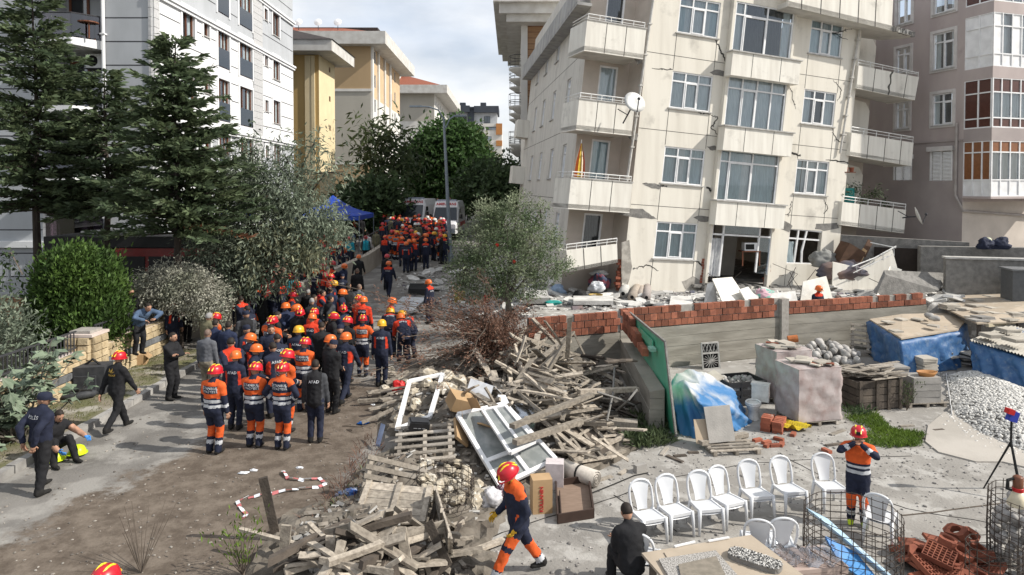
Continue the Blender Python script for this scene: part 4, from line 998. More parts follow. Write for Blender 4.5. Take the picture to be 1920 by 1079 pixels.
 m.hexa([(17.15,26.9,.2),(23.5,25.6,.2),(23.6,26,.2),(17.3,27.3,.2),(17.15,26.9,2.55),(23.5,25.6,2.5),(23.6,26,2.5),(17.3,27.3,2.55)]);m.build('wall_face',M_bareconc,w)
 m=MB();m.hexa([(17.1,26.85,2.55),(23.5,25.55,2.5),(23.6,26.05,2.5),(17.25,27.35,2.55),(17.1,26.85,2.62),(23.5,25.55,2.57),(23.6,26.05,2.57),(17.25,27.35,2.62)]);m.build('coping',M_sillst,w)
 w=thing('terrace_wall','concrete terrace wall below the bay windowed house with gear piled on it','wall',(20.5,28.6,.5));m=MB()
 m.hexa([(17.4,29.0,.5),(25,27.6,.5),(25.2,28,.5),(17.5,29.4,.5),(17.4,29.0,2.85),(25,27.6,2.85),(25.2,28,2.85),(17.5,29.4,2.85)]);m.build('wall_face',M_bareconc,w)
 k=thing('metal_cabinet','dark grey steel cabinet standing in front of the block wall','cabinet',(18.9,25.2,.4));m=MB()
 m.hexa([(18.4,25.0,.3),(21,24.5,.3),(21.2,25.4,.3),(18.6,25.9,.3),(18.4,25.0,2.3),(21,24.5,2.3),(21.2,25.4,2.3),(18.6,25.9,2.3)]);m.build('case',plain('cabinet_steel',(.10,.105,.11),.5),k)
 m=MB();m.hexa([(18.35,24.95,2.3),(21.05,24.45,2.3),(21.25,25.45,2.3),(18.55,25.95,2.3),(18.35,24.95,2.36),(21.05,24.45,2.36),(21.25,25.45,2.36),(18.55,25.95,2.36)]);m.build('lid',plain('cabinet_lid',(.16,.165,.17),.5),k)
_yard_walls()
# ================================================================= the stone garden wall with pillars and railings
M_stone=mat('yellow_rubble_stone',(.46,.37,.235),(.34,.265,.16),r=.9,sc=5,bump=.6,bsc=16,var=.2)
M_stoneb=mat('grey_band_stone',(.16,.165,.17),(.10,.105,.11),r=.9,sc=5,bump=.5,bsc=16,var=.2)
M_marble=mat('pink_marble_cap',(.62,.53,.48),(.52,.43,.38),sc=2.5,r=.5)
M_iron=plain('wrought_iron',(.05,.05,.055),.5)
def _stone(w,h,d,nm,m,sd):
 g=random.Random(sd);b=MB();c=.02
 ps=[(-w/2,0,-h/2),(w/2,0,-h/2),(w/2,0,h/2),(-w/2,0,h/2)]
 b.hexa([(-w/2,-d*.55,-h/2),(w/2,-d*.55,-h/2),(w/2,d*.45,-h/2),(-w/2,d*.45,-h/2),(-w/2,-d*.55,h/2),(w/2,-d*.55,h/2),(w/2,d*.45,h/2),(-w/2,d*.45,h/2)])
 b.v=[(x,y,z) for x,y,z in b.v]
 b.add([(-w/2+c,-d*.55-.03-g.uniform(0,.02),-h/2+c),(w/2-c,-d*.55-.03-g.uniform(0,.02),-h/2+c),(w/2-c,-d*.55-.03-g.uniform(0,.02),h/2-c),(-w/2+c,-d*.55-.03-g.uniform(0,.02),h/2-c),(-w/2,-d*.55,-h/2),(w/2,-d*.55,-h/2),(w/2,-d*.55,h/2),(-w/2,-d*.55,h/2)],[(0,1,2,3),(4,5,1,0),(5,6,2,1),(6,7,3,2),(7,4,0,3)])
 return b.mesh(nm,m)
STN=[[_stone(w,.19,.16,'stone',M_stone,i) for i,w in enumerate((.36,.46,.3))],[_stone(w,.19,.16,'stone',M_stoneb,i) for i,w in enumerate((.36,.46,.3))]]
def _garden_wall():
 rg=random.Random(4);X=-11.25
 y0,y1=9.5,22.7
 b=thing('garden_wall','low yellow stone garden wall with a grey band and marble coping along the verge','wall',(X,16,0))
 m=MB();m.box((X-.12,(y0+y1)/2,.45),(.2,y1-y0,1.1));m.build('wall_core',M_mortar,b)
 for row in range(5):
  y=y0
  while y < y1-.2:
   i=rg.randrange(3);w=(.36,.46,.3)[i]
   inst('stone',STN[1 if row == 2 else 0][i],b,V((X+.02,y+w/2,.10+.1+row*.2)) - b.location,(0,0,math.pi/2));y += w+.012
 m=MB();y=y0
 while y < y1:m=MB();m.box((X-.08,y+.6,1.06),(.42,1.19,.06));m.build('coping',M_marble,b);y += 1.2
 def pillar(x,y,h,lab):
  p=thing('stone_pillar',lab,'pillar',(x,y,.05),0,None)
  m=MB();m.box((x,y,.05+h/2),(.54,.54,h));m.build('pillar_core',M_mortar,p)
  n=int(h/.2)
  for r in range(n):
   for s,(ox,oy,a) in enumerate(((0,-.29,0),(.29,0,math.pi/2),(0,.29,math.pi),(-.29,0,-math.pi/2))):
    for t in (-1,1):
     dx,dy=(t*.16,0) if s % 2 == 0 else (0,t*.16)
     inst('stone',STN[0][2],p,V((ox+dx,oy+dy,.1+r*.2)),(0,0,a))
  m=MB();m.box((x,y,.05+n*.2+.04),(.78,.78,.07));m.build('cap',M_marble,p)
 pillar(-11.75,22.4,1.9,'taller yellow stone pillar with pink cap where the police officers stand')
 pillar(-11.35,18.1,1.55,'lower yellow stone pillar with pink cap beside the black bags')
 for (a,c,lab) in ((18.5,21.9,'black iron railing between the two yellow stone pillars'),(10,17.7,'black iron railing on the garden wall behind the fig tree')):
  f=thing('railing',lab,'railing',(X-.12,(a+c)/2,1.09));m=MB();m.bar((X-.12,a,1.2),(X-.12,c,1.2),.035,.035);m.build('bottom_rail',M_iron,f)
  m=MB();m.bar((X-.12,a,1.62),(X-.12,c,1.62),.04,.04);m.build('top_rail',M_iron,f)
  bm=MB();bm.box((0,0,.26),(.022,.022,.54));me=bm.mesh('bar',M_iron);y=a+.08
  while y < c:inst('bar',me,f,V((X-.12,y,1.09)) - f.location);y += .13
 # mesh fence and low wall of the apartment garden
 f=thing('mesh_fence','pale welded mesh fence in front of the white apartment block','fence',(-20,26.5,0))
 m=MB();m.box((-21,26.6,.5),(15,.25,1.1));m.build('base_wall',mat('ochre_base_wall',(.30,.17,.09),(.24,.13,.07),sc=2),f)
 M_w=plain('fence_wire',(.42,.43,.44),.5)
 m=MB()
 for k in range(90):m.bar((-28+k*.16,26.5,1.05),(-28+k*.16,26.5,2.6),.012,.012)
 for k in range(9):m.bar((-28.4,26.49,1.1+k*.18),(-13.6,26.49,1.1+k*.18),.012,.012)
 tag(m.build('wire_mesh',M_w,f),kind='stuff')
 for k in range(6):m=MB();m.bar((-28+k*2.8,26.53,0),(-28+k*2.8,26.53,2.7),.07,.07);m.build('post',M_w,f)
 m=MB();m.bar((-28.4,26.45,1.25),(-13.6,26.45,1.25),.06,.06);m.bar((-28.4,26.45,1.7),(-13.6,26.45,1.7),.05,.05);m.build('rail',M_w,f)
 # retaining wall on the far left side of the road
 w=thing('roadside_wall','plain greyish roadside retaining wall with a railing under the olive trees','wall',(-9.9,33,0));m=MB()
 P=[(-11.9,22.9),(-10.2,26.5),(-9.2,31),(-8.0,38),(-7.6,46)]
 for i in range(4):
  a,c=P[i],P[i+1];m=MB();m.hexa([(a[0]-.3,a[1],road_z(a[1])-.2),(a[0],a[1],road_z(a[1])-.2),(c[0],c[1],road_z(c[1])-.2),(c[0]-.3,c[1],road_z(c[1])-.2),(a[0]-.3,a[1],road_z(a[1])+1.0),(a[0],a[1],road_z(a[1])+1.0),(c[0],c[1],road_z(c[1])+1.0),(c[0]-.3,c[1],road_z(c[1])+1.0)])
  m.build('wall_face',mat('roadside_render',(.36,.32,.27),(.28,.25,.21),sc=1.5),w)
  m=MB()
  for k in range(14):t=k/13;x,y=lerp(a[0],c[0],t)-.15,lerp(a[1],c[1],t);z=road_z(y);m.bar((x,y,z+1),(x,y,z+2.0),.02,.02)
  m.bar((a[0]-.15,a[1],road_z(a[1])+2),(c[0]-.15,c[1],road_z(c[1])+2),.04,.04);m.build('railing',M_iron,w)
_garden_wall()
# ================================================================= trees and bushes
M_bark=mat('dark_bark',(.055,.043,.034),(.03,.024,.02),sc=6,bump=.6,bsc=25,stretch=(1,1,.3))
M_barkl=mat('grey_bark',(.17,.15,.125),(.10,.088,.072),sc=6,bump=.5,bsc=25,stretch=(1,1,.3))
M_cedar=leafmat('cedar_needles',(.078,.112,.062),(.11,.14,.07),.35,.5)
M_cedarb=leafmat('browned_needles',(.22,.10,.055),(.15,.07,.04),.2,.3)
M_silver=leafmat('silver_olive_leaves',(.145,.18,.125),(.22,.255,.19),.35,.5)
M_thuja=leafmat('thuja_green',(.085,.145,.032),(.045,.085,.022),.3,.6)
M_whiteb=leafmat('pale_dry_sprays',(.42,.41,.35),(.24,.25,.19),.3,.4)
M_round=leafmat('broadleaf_green',(.045,.090,.028),(.065,.12,.036),.38,.5)
M_dkgreen=leafmat('deep_green',(.05,.08,.038),(.07,.105,.045),.38,.5)
M_ailan=leafmat('ailanthus_green',(.075,.10,.042),(.055,.075,.035),.3,.4)
M_olive=leafmat('olive_leaves',(.095,.14,.065),(.26,.29,.19),.35,.55)
M_yel=leafmat('yellow_green_leaves',(.16,.17,.05),(.10,.13,.04),.3,.4)
M_fig=mat('fig_leaf',(.17,.205,.145),(.11,.15,.095),r=.5,sc=6,var=.35)
M_grass=leafmat('green_grass',(.13,.20,.03),(.085,.14,.025),.35,.4)
M_dry=leafmat('dry_brown_sprigs',(.145,.078,.055),(.20,.115,.08),.2,.45)
M_twig=mat('dead_twigs',(.13,.105,.085),(.08,.065,.05),sc=8)
M_weed=leafmat('weed_green',(.10,.125,.06),(.06,.085,.04),.3,.45)
def tree(name,label,x,y,z0,cat='tree',group=None):return thing(name,label,cat,(x,y,z0),0,group)
def crown(t,P,D,Ln,Wd,m,seed,nm='crown',bend=0):
 me=leaves_mesh(nm,P - np.array(t.location),D,Ln,Wd,m,seed,bend);o=inst(nm,me,t);o['kind']='stuff';return o
def conifer(label,x,y,z0,zt,zb,R,seed,nb=150,tw=.17,brown=()):
 g=np.random.default_rng(seed);t=tree('conifer_tree',label,x,y,z0,'tree','dark conifers before the white block')
 m=MB();H=zt-z0;m.tube([(x+.05*math.sin(k*1.3+seed),y,z0+H*k/8) for k in range(9)],[tw*(1-k/8.6) for k in range(9)],8);
 P=[];D=[];L=[];PB=[];DB=[]
 for i in range(nb):
  f=(i+.5)/nb;z=zb+(zt-zb)*f**1.05 - .1;l=R*((1-f)**.75)*(.55+.6*g.random())+.25;a=g.random()*6.283
  ca,sa=math.cos(a),math.sin(a);rise=g.uniform(-.12,.28)+.25*f;n=max(4,int(l*9))
  s=(np.arange(n)+.6)/n;bx=x+ca*l*s;by=y+sa*l*s;bz=z+rise*l*s - .16*l*s**2+.1*l*s**3
  if f < .8:m.tube([(x,y,z),(bx[n//2],by[n//2],bz[n//2]),(bx[-1],by[-1],bz[-1])],[.04*(1-f)+.012,.02,.005],4,False)
  for k in range(n):
   w=.30*(1-s[k]*.55)+.06;q=6
   for sg in range(q):
    lat=g.uniform(-1,1);d=np.array([ca*.75 - sa*lat,sa*.75+ca*lat,g.uniform(-.1,.45)])
    off=g.random()*w*.8;base=np.array([bx[k],by[k],bz[k]])+d*off*.9
    (P,PB)[i in brown].append(base);(D,DB)[i in brown].append(d+g.normal(size=3)*.18)
    if i not in brown:L.append(.16+.2*g.random())
 m.build('trunk',M_bark,t);P=np.array(P);L=np.array(L)
 crown(t,P,np.array(D),L,L*.34,M_cedar,seed,bend=.1)
 if PB:crown(t,np.array(PB),np.array(DB),.22,.08,M_cedarb,seed+1,'browned_branch')
 return t
conifer('tallest bare trunked conifer rising in front of the smoked glass balconies',-16.7,24.0,0,12.6,4.6,2.75,1,210)
conifer('smaller dark conifer standing between the two taller conifers',-14.6,24.6,0,9.6,4.4,2.1,2,140)
conifer('broad dark conifer with a rusty brown branch before the fire engine',-11.0,22.4,0,10.3,3.9,2.65,3,230,brown=(5,12))
def blob_tree(name,label,x,y,z0,blobs,m,leaf,n,seed,trunk=None,droop=0,wid=.4,tw=.15,group=None,out=.6,lm=M_bark,cat='tree'):
 """crown of leaf clumps spread through uneven lobes; limbs run to each lobe"""
 g=np.random.default_rng(seed);t=tree(name,label,x,y,z0,cat,group);b=MB()
 zc=min(c[2]-r[2]*.5 for c,r in blobs)
 P=[];D=[]
 tot=sum(r[0]*r[1]*r[2] for c,r in blobs)**(1)
 vols=[(r[0]*r[1]*r[2])**.67 for c,r in blobs];sv=sum(vols)
 for (c,r),v in zip(blobs,vols):
  c=np.array(c,float);r=np.array(r,float);k=max(6,int(n*v/sv/14))
  u=g.normal(size=(k,3));u /= np.linalg.norm(u,axis=1,keepdims=True);rad=(.45+.6*g.random((k,1))**.5);cc=c+u*rad*r
  for q in range(14):
   p=cc+g.normal(size=(k,3))*leaf*1.3;d=u*out+g.normal(size=(k,3))*.6;d[:,2] -= droop;P.append(p);D.append(d)
  if trunk:
   b.tube([(x,y,z0+(zc-z0)*.7),tuple((np.array([x,y,zc])*.5+c*.5)+g.normal(size=3)*.1*r),tuple(c+np.array([0,0,.2])*r)],[tw*.6,tw*.35,tw*.1],5,False)
   for q in range(5):e=c+u[q % k]*r*.95;b.tube([tuple(c),tuple((c+e)/2+g.normal(size=3)*.08*r),tuple(e)],[tw*.22,tw*.14,tw*.05],4,False)
 if trunk:b.tube([(x,y,z0-.1),(x+.04,y,z0+(zc-z0)*.4),(x,y,zc),(x+.05,y,zc+.6)],[tw*1.15,tw,tw*.8,tw*.4],8);b.build('trunk',lm,t)
 P=np.concatenate(P);D=np.concatenate(D);Ls=leaf*(.7+.7*np.random.default_rng(seed+9).random(len(P)))
 crown(t,P,D,Ls,Ls*wid,m,seed);return t
# grey leaved willowy tree by the road
blob_tree('silver_tree','loose silvery leaved tree with drooping branches leaning over the crowd',-9.6,24.5,.2,
          [((-9.3,24.3,4.3),(1.7,1.3,1.1)),((-8.4,24.3,5.2),(1.2,1,.9)),((-9.9,24.6,5.6),(1.1,1,.9)),((-7.3,24.2,4.4),(1.1,.9,.7)),((-10.2,24,3.4),(1.2,1,.8)),((-8.6,23.8,3.1),(1.4,.9,.7)),((-7.4,24,3.3),(.9,.8,.6)),((-8.0,24.4,6.3),(.35,.35,.9)),((-9.3,24.4,6.6),(.3,.3,.9)),((-6.6,24.4,5.9),(.9,.3,.25)),((-7.1,24.4,6.8),(.3,.2,.5)),((-9.3,23.4,2.2),(1.0,.6,.6)),((-8.2,23.6,2.3),(.8,.5,.5)),((-6.6,24.2,3.9),(.8,.7,.5))],M_silver,.19,26000,21,True,.55,.24,.14)
blob_tree('pale_sapling','pale leaved drooping sapling in the shade at the roadside wall',-9.6,23.6,.2,
          [((-8.6,23.4,3.2),(.3,.3,.6)),((-8.0,23.4,3.5),(.35,.3,.5)),((-7.4,23.5,3.2),(.45,.3,.35)),((-7.0,23.4,2.9),(.5,.3,.3)),((-8.9,23.3,2.7),(.25,.25,.4))],leafmat('pale_hanging_leaves',(.24,.25,.16),(.17,.18,.11),.3,.3),.2,1500,22,True,1.0,.3,.06,lm=M_barkl)
blob_tree('thuja_bush','round bright green thuja bush behind the stone garden wall',-12.6,19.9,.3,
          [((-12.6,19.9,2.5),(1.0,1.0,1.0)),((-13.15,19.8,2.0),(.65,.6,.9)),((-12.0,19.7,2.1),(.6,.6,.9)),((-12.5,19.4,3.0),(.55,.5,.6)),((-13.0,19.5,2.9),(.4,.4,.5)),((-12.2,19.4,1.4),(1.1,.7,.8))],M_thuja,.125,46000,23,None,-.9,.42,cat='bush')
blob_tree('flowering_bush','pale silvery white bush spilling over the wall behind the police officers',-11.3,21.8,.05,
          [((-11.2,21.9,2.1),(.9,.8,.7)),((-10.3,21.8,2.0),(.8,.7,.65)),((-9.7,21.9,1.6),(.6,.5,.75)),((-11.7,22,1.7),(.6,.5,.6)),((-10.7,21.8,2.5),(.9,.5,.35))],M_whiteb,.10,15000,24,None,.35,.35,cat='bush')
blob_tree('laurel_bush','dark leaved shrub at the picture edge behind the fig tree',-14.6,17.5,.3,
          [((-14.4,18.5,1.7),(1.1,.9,.7)),((-13.4,18.2,1.4),(.7,.7,.6))],M_silver,.16,2600,25,None,-.2,.3,cat='bush')
# roadside greenery further off
blob_tree('round_tree','dense dark green round crowned tree behind the street lamp',-6.9,74,3,[((-6.9,74,8.6),(3.6,3.4,3.2)),((-9.3,74,7.2),(2.4,2.6,2.4)),((-4.6,74,7.0),(2.2,2.4,2.3)),((-6.8,73,5.8),(3.6,2.4,1.8)),((-6.2,74,10.8),(2.2,2,1.2))],M_round,.5,26000,26,True,.2,.55,.35)
blob_tree('ailanthus_tree','thin tree with long feathery leaves in front of the tan house',-12.0,62,2.2,[((-12.6,62,10.4),(1.1,.9,.7)),((-11.0,62,9.2),(1.1,1,.9)),((-12.0,61,8.0),(1.0,1,.9)),((-10.0,62,7.4),(.9,.9,.9)),((-13.2,62,8.9),(.4,.4,.8)),((-11.2,61.5,6.5),(1.0,1,.9))],M_ailan,.7,1900,27,True,.35,.26,.18,lm=M_barkl)
for i,(x,y,z,bl,lab) in enumerate(((-11.0,53,1.6,[((-10.9,53,3.8),(2.0,1.6,1.5)),((-9.9,53,4.4),(1.0,1.2,1.1)),((-12.2,53,4.1),(1.0,1,1.1))],'dark bushy tree beside the blue tent'),(-1.5,60,2,[((-1.6,60,5.8),(2.2,2,1.8)),((.2,60,5.0),(1.6,1.5,1.6)),((-3.2,60,4.8),(1.5,1.4,1.3))],'dark tree in the gap before the brown clad house'),(.6,52,1.5,[((.4,52,4.2),(1.6,1.5,1.5)),((-.8,52,5.4),(1.0,1,1.0)),((.9,51,3.1),(1.4,1.2,1.0))],'dark bush against the street side of the leaning house'),(-5.2,80,3.3,[((-4.6,80,9.4),(1.3,1.2,2.1)),((-3.6,80,7.4),(1.3,1.2,1.8))],'yellowish tree peeping out beside the round crowned tree'))):
 blob_tree('street_tree',lab,x,y,z,bl,M_yel if i == 3 else M_dkgreen,.42,6500,30+i,True,.1,.5,.2,None)
blob_tree('palm_like_tree','hazy far tree in the slit beside the brown clad house',1.6,150,4,[((1.2,150,7.5),(1.6,1.5,1.6)),((1.8,150,5.5),(1.8,1.5,1.5))],leafmat('hazy_green',(.12,.17,.18),(.10,.15,.16),.2,.2),.9,800,40,True,.2,.4,.2)
# olive tree on the rubble before the leaning house
blob_tree('olive_tree','pale leaved olive tree growing out of the rubble before the leaning house',-.15,23.9,.7,
          [((-.2,23.9,4.0),(1.0,.9,.8)),((-1.1,23.9,3.4),(.9,.8,.7)),((.8,23.8,3.5),(.9,.8,.6)),((-.3,23.4,2.9),(1.1,.8,.6)),((-1.6,23.7,2.5),(.7,.7,.5)),((1.2,23.7,2.6),(.9,.6,.4)),((.2,24,4.7),(.5,.5,.45)),((-.9,24,4.4),(.45,.4,.5)),((.1,23.6,2.0),(1.0,.7,.5)),((-1.3,23.8,1.8),(.9,.6,.4)),((1.0,24,4.5),(.25,.2,.5))],M_olive,.085,26000,41,True,.0,.42,.11,lm=M_barkl)
for i,px in enumerate(((932,460),(964,491))):
 f=thing('pomegranate','small red fruit hanging in the olive tree, the %s of the two' % ('higher','lower')[i],'fruit',at_y(*px,23.2),0,'red fruits in the tree');m=MB();m.ell(f.location,(.07,.07,.07));m.build('fruit_body',plain('red_fruit',(.45,.03,.015),.4),f,True);m=MB();m.tube([f.location+V((0,0,.06)),f.location+V((0,0,.14))],.01,4);m.build('stalk',M_twig,f)
# dry uprooted bush above the plank heap
def dry_bush():
 g=np.random.default_rng(5);t=tree('dry_bush','dried reddish brown uprooted bush lying over the rubble above the planks',-1.4,19.6,.3,'bush');m=MB();P=[];D=[]
 for i in range(110):
  s=np.array([-.55,20.2,.75])+g.normal(size=3)*.25;a=np.array([-1.0+g.normal()*.8,-.9+g.normal()*.7,.25+g.normal()*.5]) if i < 55 else np.array([g.normal()*.9-.3,g.normal()*.6,.55+.5*g.random()])
  l=.9+1.3*g.random();pts=[s+a*l*k/5+np.array([0,0,-.35*l*(k/5)**2])+g.normal(size=3)*.03 for k in range(6)]
  pts=[np.array([p[0],p[1],max(p[2],.12)]) for p in pts];m.tube([tuple(p) for p in pts],[.022*(1-k/6.5) for k in range(6)],4,False)
  if i > 30 or i % 2:
   for k in range(1,6):
    for q in range(30):P.append(pts[k]+g.normal(size=3)*.085);D.append(a+g.normal(size=3)*.8)
 m.build('trunk',M_twig,t);P=np.array(P);crown(t,P,np.array(D),.06+.07*g.random(len(P)),.026,M_dry,6)
dry_bush()
# fig tree with big lobed leaves near the edge of the picture
def fig():
 g=random.Random(8);x,y=-10.35,14.2;t=tree('fig_tree','fig tree with big lobed grey green leaves in front of the stone wall',x,y,.05)
 def lobed():
  m=MB();pts=[(0,0)];lob=[(-115,.07),(-92,.11),(-70,.08),(-48,.15),(-24,.10),(0,.20),(24,.10),(48,.15),(70,.08),(92,.11),(115,.07)]
  ps=[V((0,0,0))]+[V((r*math.sin(math.radians(a)),r*math.cos(math.radians(a))+.06,.03*math.cos(math.radians(a*2)) - r*.25)) for a,r in lob]
  m.add(ps,[(0,i,i+1) for i in range(1,len(ps)-1)]);m.tube([(0,-.12,.0),(0,.01,0)],.005,3);return m.mesh('leaf',M_fig)
 me=lobed();m=MB();n=0
 for i in range(34):
  a=g.uniform(0,6.28);l=g.uniform(1.0,2.7);el=g.uniform(.5,1.25);d=V((math.cos(a)*math.cos(el)*.9-.12,math.sin(a)*math.cos(el),math.sin(el)))
  if d.x > .35:d.x *= .6
  p0=V((x,y,.1))+V((g.uniform(-.5,.3),g.uniform(-.3,.3),0));pts=[p0+d*l*k/4+V((0,0,-.1*(k/4)**2)) for k in range(5)]
  m.tube(pts,[.028,.022,.016,.012,.007],5)
  for k in range(9):
   if n >= 290:break
   f=g.uniform(.35,1);p=p0+d*l*f+V((g.uniform(-.16,.16),g.uniform(-.16,.16),g.uniform(-.05,.12)))
   inst('leaf',me,t,p - t.location,(g.uniform(-.7,.5),g.uniform(-.5,.5),g.uniform(0,6.28)),[g.uniform(.95,1.6)]*3);n += 1
 m.build('trunk',M_barkl,t)
 low=tree('fig_shrub','low leafy fig shoots on the verge behind the police officer',-10.6,12.6,.05,'bush');m=MB();m.tube([(-10.6,12.6,0),(-10.6,12.6,.5)],.03,5);m.build('stem',M_barkl,low)
 for k in range(70):inst('leaf',me,low,V((g.gauss(0,.42),g.gauss(0,.4),g.uniform(.1,.75))),(g.uniform(-.7,.5),g.uniform(-.5,.5),g.uniform(0,6.28)),[g.uniform(.7,1.2)]*3)
 hang=tree('climber','dark climber hanging into the picture edge before the mesh fence',-13.9,18.6,.3,'plant');m=MB();m.tube([(-14.6,18.6,.3),(-14.5,18.6,3.4),(-13.6,18.5,3.6),(-13.3,18.5,3.0)],.02,4);m.build('stem',M_twig,hang)
 P=np.array([[-14.3+.9*g.random(),18.5,2.6+1.1*g.random()] for k in range(110)]);crown(hang,P,NPR.normal(size=P.shape),.14,.08,M_dkgreen,3,'leaves',.3)
fig()
# weeds, grass patch, verge grass
def grass(name,n,fn,h,m,seed,w=.018,up=.5):
 g=np.random.default_rng(seed);P=np.array([fn(g) for _ in range(n)]);D=g.normal(size=(n,3))*.35;D[:,2]=np.abs(D[:,2])+up
 me=leaves_mesh(name,P,D,h*(.5+g.random(n)),w,m,seed,.25);o=inst(name,me);o['kind']='stuff';return o
def _gp(poly_px,z=YARD):
 ps=[at_z(*p,z) for p in poly_px]
 def f(g):
  while 1:
   a=g.integers(len(ps));b=(a+1) % len(ps);c=sum((p for p in ps),V((0,0,0)))/len(ps);u,v=g.random(),g.random()
   if u+v > 1:u,v=1-u,1-v
   p=c+(ps[a]-c)*u+(ps[b]-c)*v;return (p.x,p.y,ground_z(p.x,p.y)-.01)
 return f
grass('grass',1500,_gp([(1580,785),(1640,775),(1665,800),(1655,815)]),.16,M_grass,51)
grass('grass',3000,_gp([(1650,800),(1690,810),(1735,815),(1725,838),(1660,842),(1600,830)]),.15,M_grass,52)
grass('weeds',900,_gp([(1180,790),(1250,770),(1260,835),(1200,845),(1160,830)]),.35,M_weed,53,.05)
grass('weeds',400,_gp([(1590,730),(1640,745),(1630,785),(1585,780)]),.3,M_dkgreen,54,.04)
grass('verge_grass',2600,lambda g:(lambda x,y:(x,y,.09))(-11.1+1.4*g.random()**1.5,10+12*g.random()),.08,leafmat('dull_verge_grass',(.15,.15,.06),(.11,.12,.045),.3,.4),55)
grass('weeds',420,_gp([(570,985),(640,930),(700,860),(715,900),(650,990),(590,1010)],0),.16,M_weed,56,.03)
grass('dry_weeds',500,_gp([(560,1000),(640,900),(690,820),(720,840),(690,930),(600,1030)],0),.3,M_twig if False else M_dry,57,.012)
for i,(px,py,h,m_,lab) in enumerate(((265,1075,.9,M_twig,'bare thin weed stems in the dirt at the bottom edge'),(455,1078,.8,M_grass,'bright green conifer cutting stuck among the broken planks'),(1700,770,.75,M_weed,'straggly pale weed in front of the stacked slab pallet'))):
 p=at_z(px,py,YARD if i == 2 else 0);w=thing('weed_plant',lab,'plant',p);g=random.Random(i);m=MB();P=[];D=[]
 for k in range(12):
  d=V((g.uniform(-.5,.5),g.uniform(-.5,.5),1));q=[p+d*h*g.uniform(.6,1)*t+V((0,0,0)) for t in (0,.5,1)];m.tube(q,[.008,.006,.003],4)
  for s in range(14):P.append(p+d*h*g.uniform(.2,1)+V((g.gauss(0,.05),g.gauss(0,.05),0)));D.append(d+V((g.gauss(0,.6),g.gauss(0,.6),.2)))
 m.build('stem',M_twig,w)
 if i:crown(w,np.array([tuple(a) for a in P]),np.array([tuple(a) for a in D]),.09,.025,m_,60+i,'leaves')
# ================================================================= street lamp, tent, vehicles
M_lamp=plain('lamp_post_grey',(.20,.235,.27),.45,.4)
def _lamp():
 b=V((-3.66,40.8,ground_z(-3.66,40.8)));t=thing('street_lamp','tall grey street lamp with curved twin arms beside the olive tree','street lamp',b)
 top=at_y(832,222,40.8);m=MB();m.tube([b,b.lerp(top,.25),top],[.15,.12,.07],10);m.build('pole',M_lamp,t)
 m=MB();m.tube([b,b+V((0,0,.5))],.2,10);m.build('base',M_lamp,t)
 for (pts,lab) in ((((832,224),(822,207),(805,201),(788,200)),0),(((836,240),(843,224),(850,219),(856,218)),1)):
  q=[at_y(*p,40.8 - .25*lab) for p in pts];m=MB();m.tube([top-V((0,0,.3))]+q,.045,6);m.build('arm',M_lamp,t)
  m=MB();e=q[-1];m.box(e+V((-.25 if not lab else .2,0,0)),(.75,.3,.09));m.build('lamp_head',M_lamp,t)
_lamp()
def _tent():
 c=V((-12.2,46.5,road_z(46.5)));t=thing('canopy_tent','blue pop up canopy tent behind the silvery tree','tent',c);M_b=mat('blue_canopy',(.018,.06,.36),(.014,.048,.30),sc=2,r=.7)
 m=MB();h=2.35;ap=c+V((0,0,3.65));s=2.3
 cr=[c+V((sx*s,sy*s,h)) for sx,sy in ((-1,-1),(1,-1),(1,1),(-1,1))]
 m.grid(lambda u,v:(lambda a:a+(ap-a)*v+V((0,0,-.25*math.sin(math.pi*v))))(cr[int(u*4) % 4].lerp(cr[(int(u*4)+1) % 4],u*4-int(u*4))),16,4)
 for k in range(4):a,b_=cr[k],cr[(k+1) % 4];m.add([a,b_,b_-V((0,0,.3)),a-V((0,0,.3))],[(0,1,2,3)])
 m.build('canopy',M_b,t)
 for a in cr:m=MB();m.bar(a-V((0,0,h)),a,.05,.05);m.build('leg',M_lamp,t)
_tent()
M_vanw=plain('ambulance_white',(.70,.70,.71),.3,0,.5);M_red=plain('signal_red',(.50,.02,.02),.4);M_tyre=plain('tyre_rubber',(.02,.02,.02),.9);M_lightg=plain('lamp_glass',(.6,.62,.65),.15)
M_rtxt=plain('red_lettering',(.45,.03,.03),.6)
def text_mesh(s,h,m,depth=.004,sp=1.0,bold=.0):
 c=bpy.data.curves.new('lettering','FONT');c.body=s;c.size=h*1.38;c.align_x='CENTER';c.align_y='CENTER';c.extrude=depth;c.space_character=sp;c.offset=bold;c.resolution_u=2
 o=bpy.data.objects.new('lettering',c);COL.objects.link(o);dg=bpy.context.evaluated_depsgraph_get();me=bpy.data.meshes.new_from_object(o.evaluated_get(dg))
 bpy.data.objects.remove(o);bpy.data.curves.remove(c);me.name='lettering';me.materials.clear();me.materials.append(m);return me
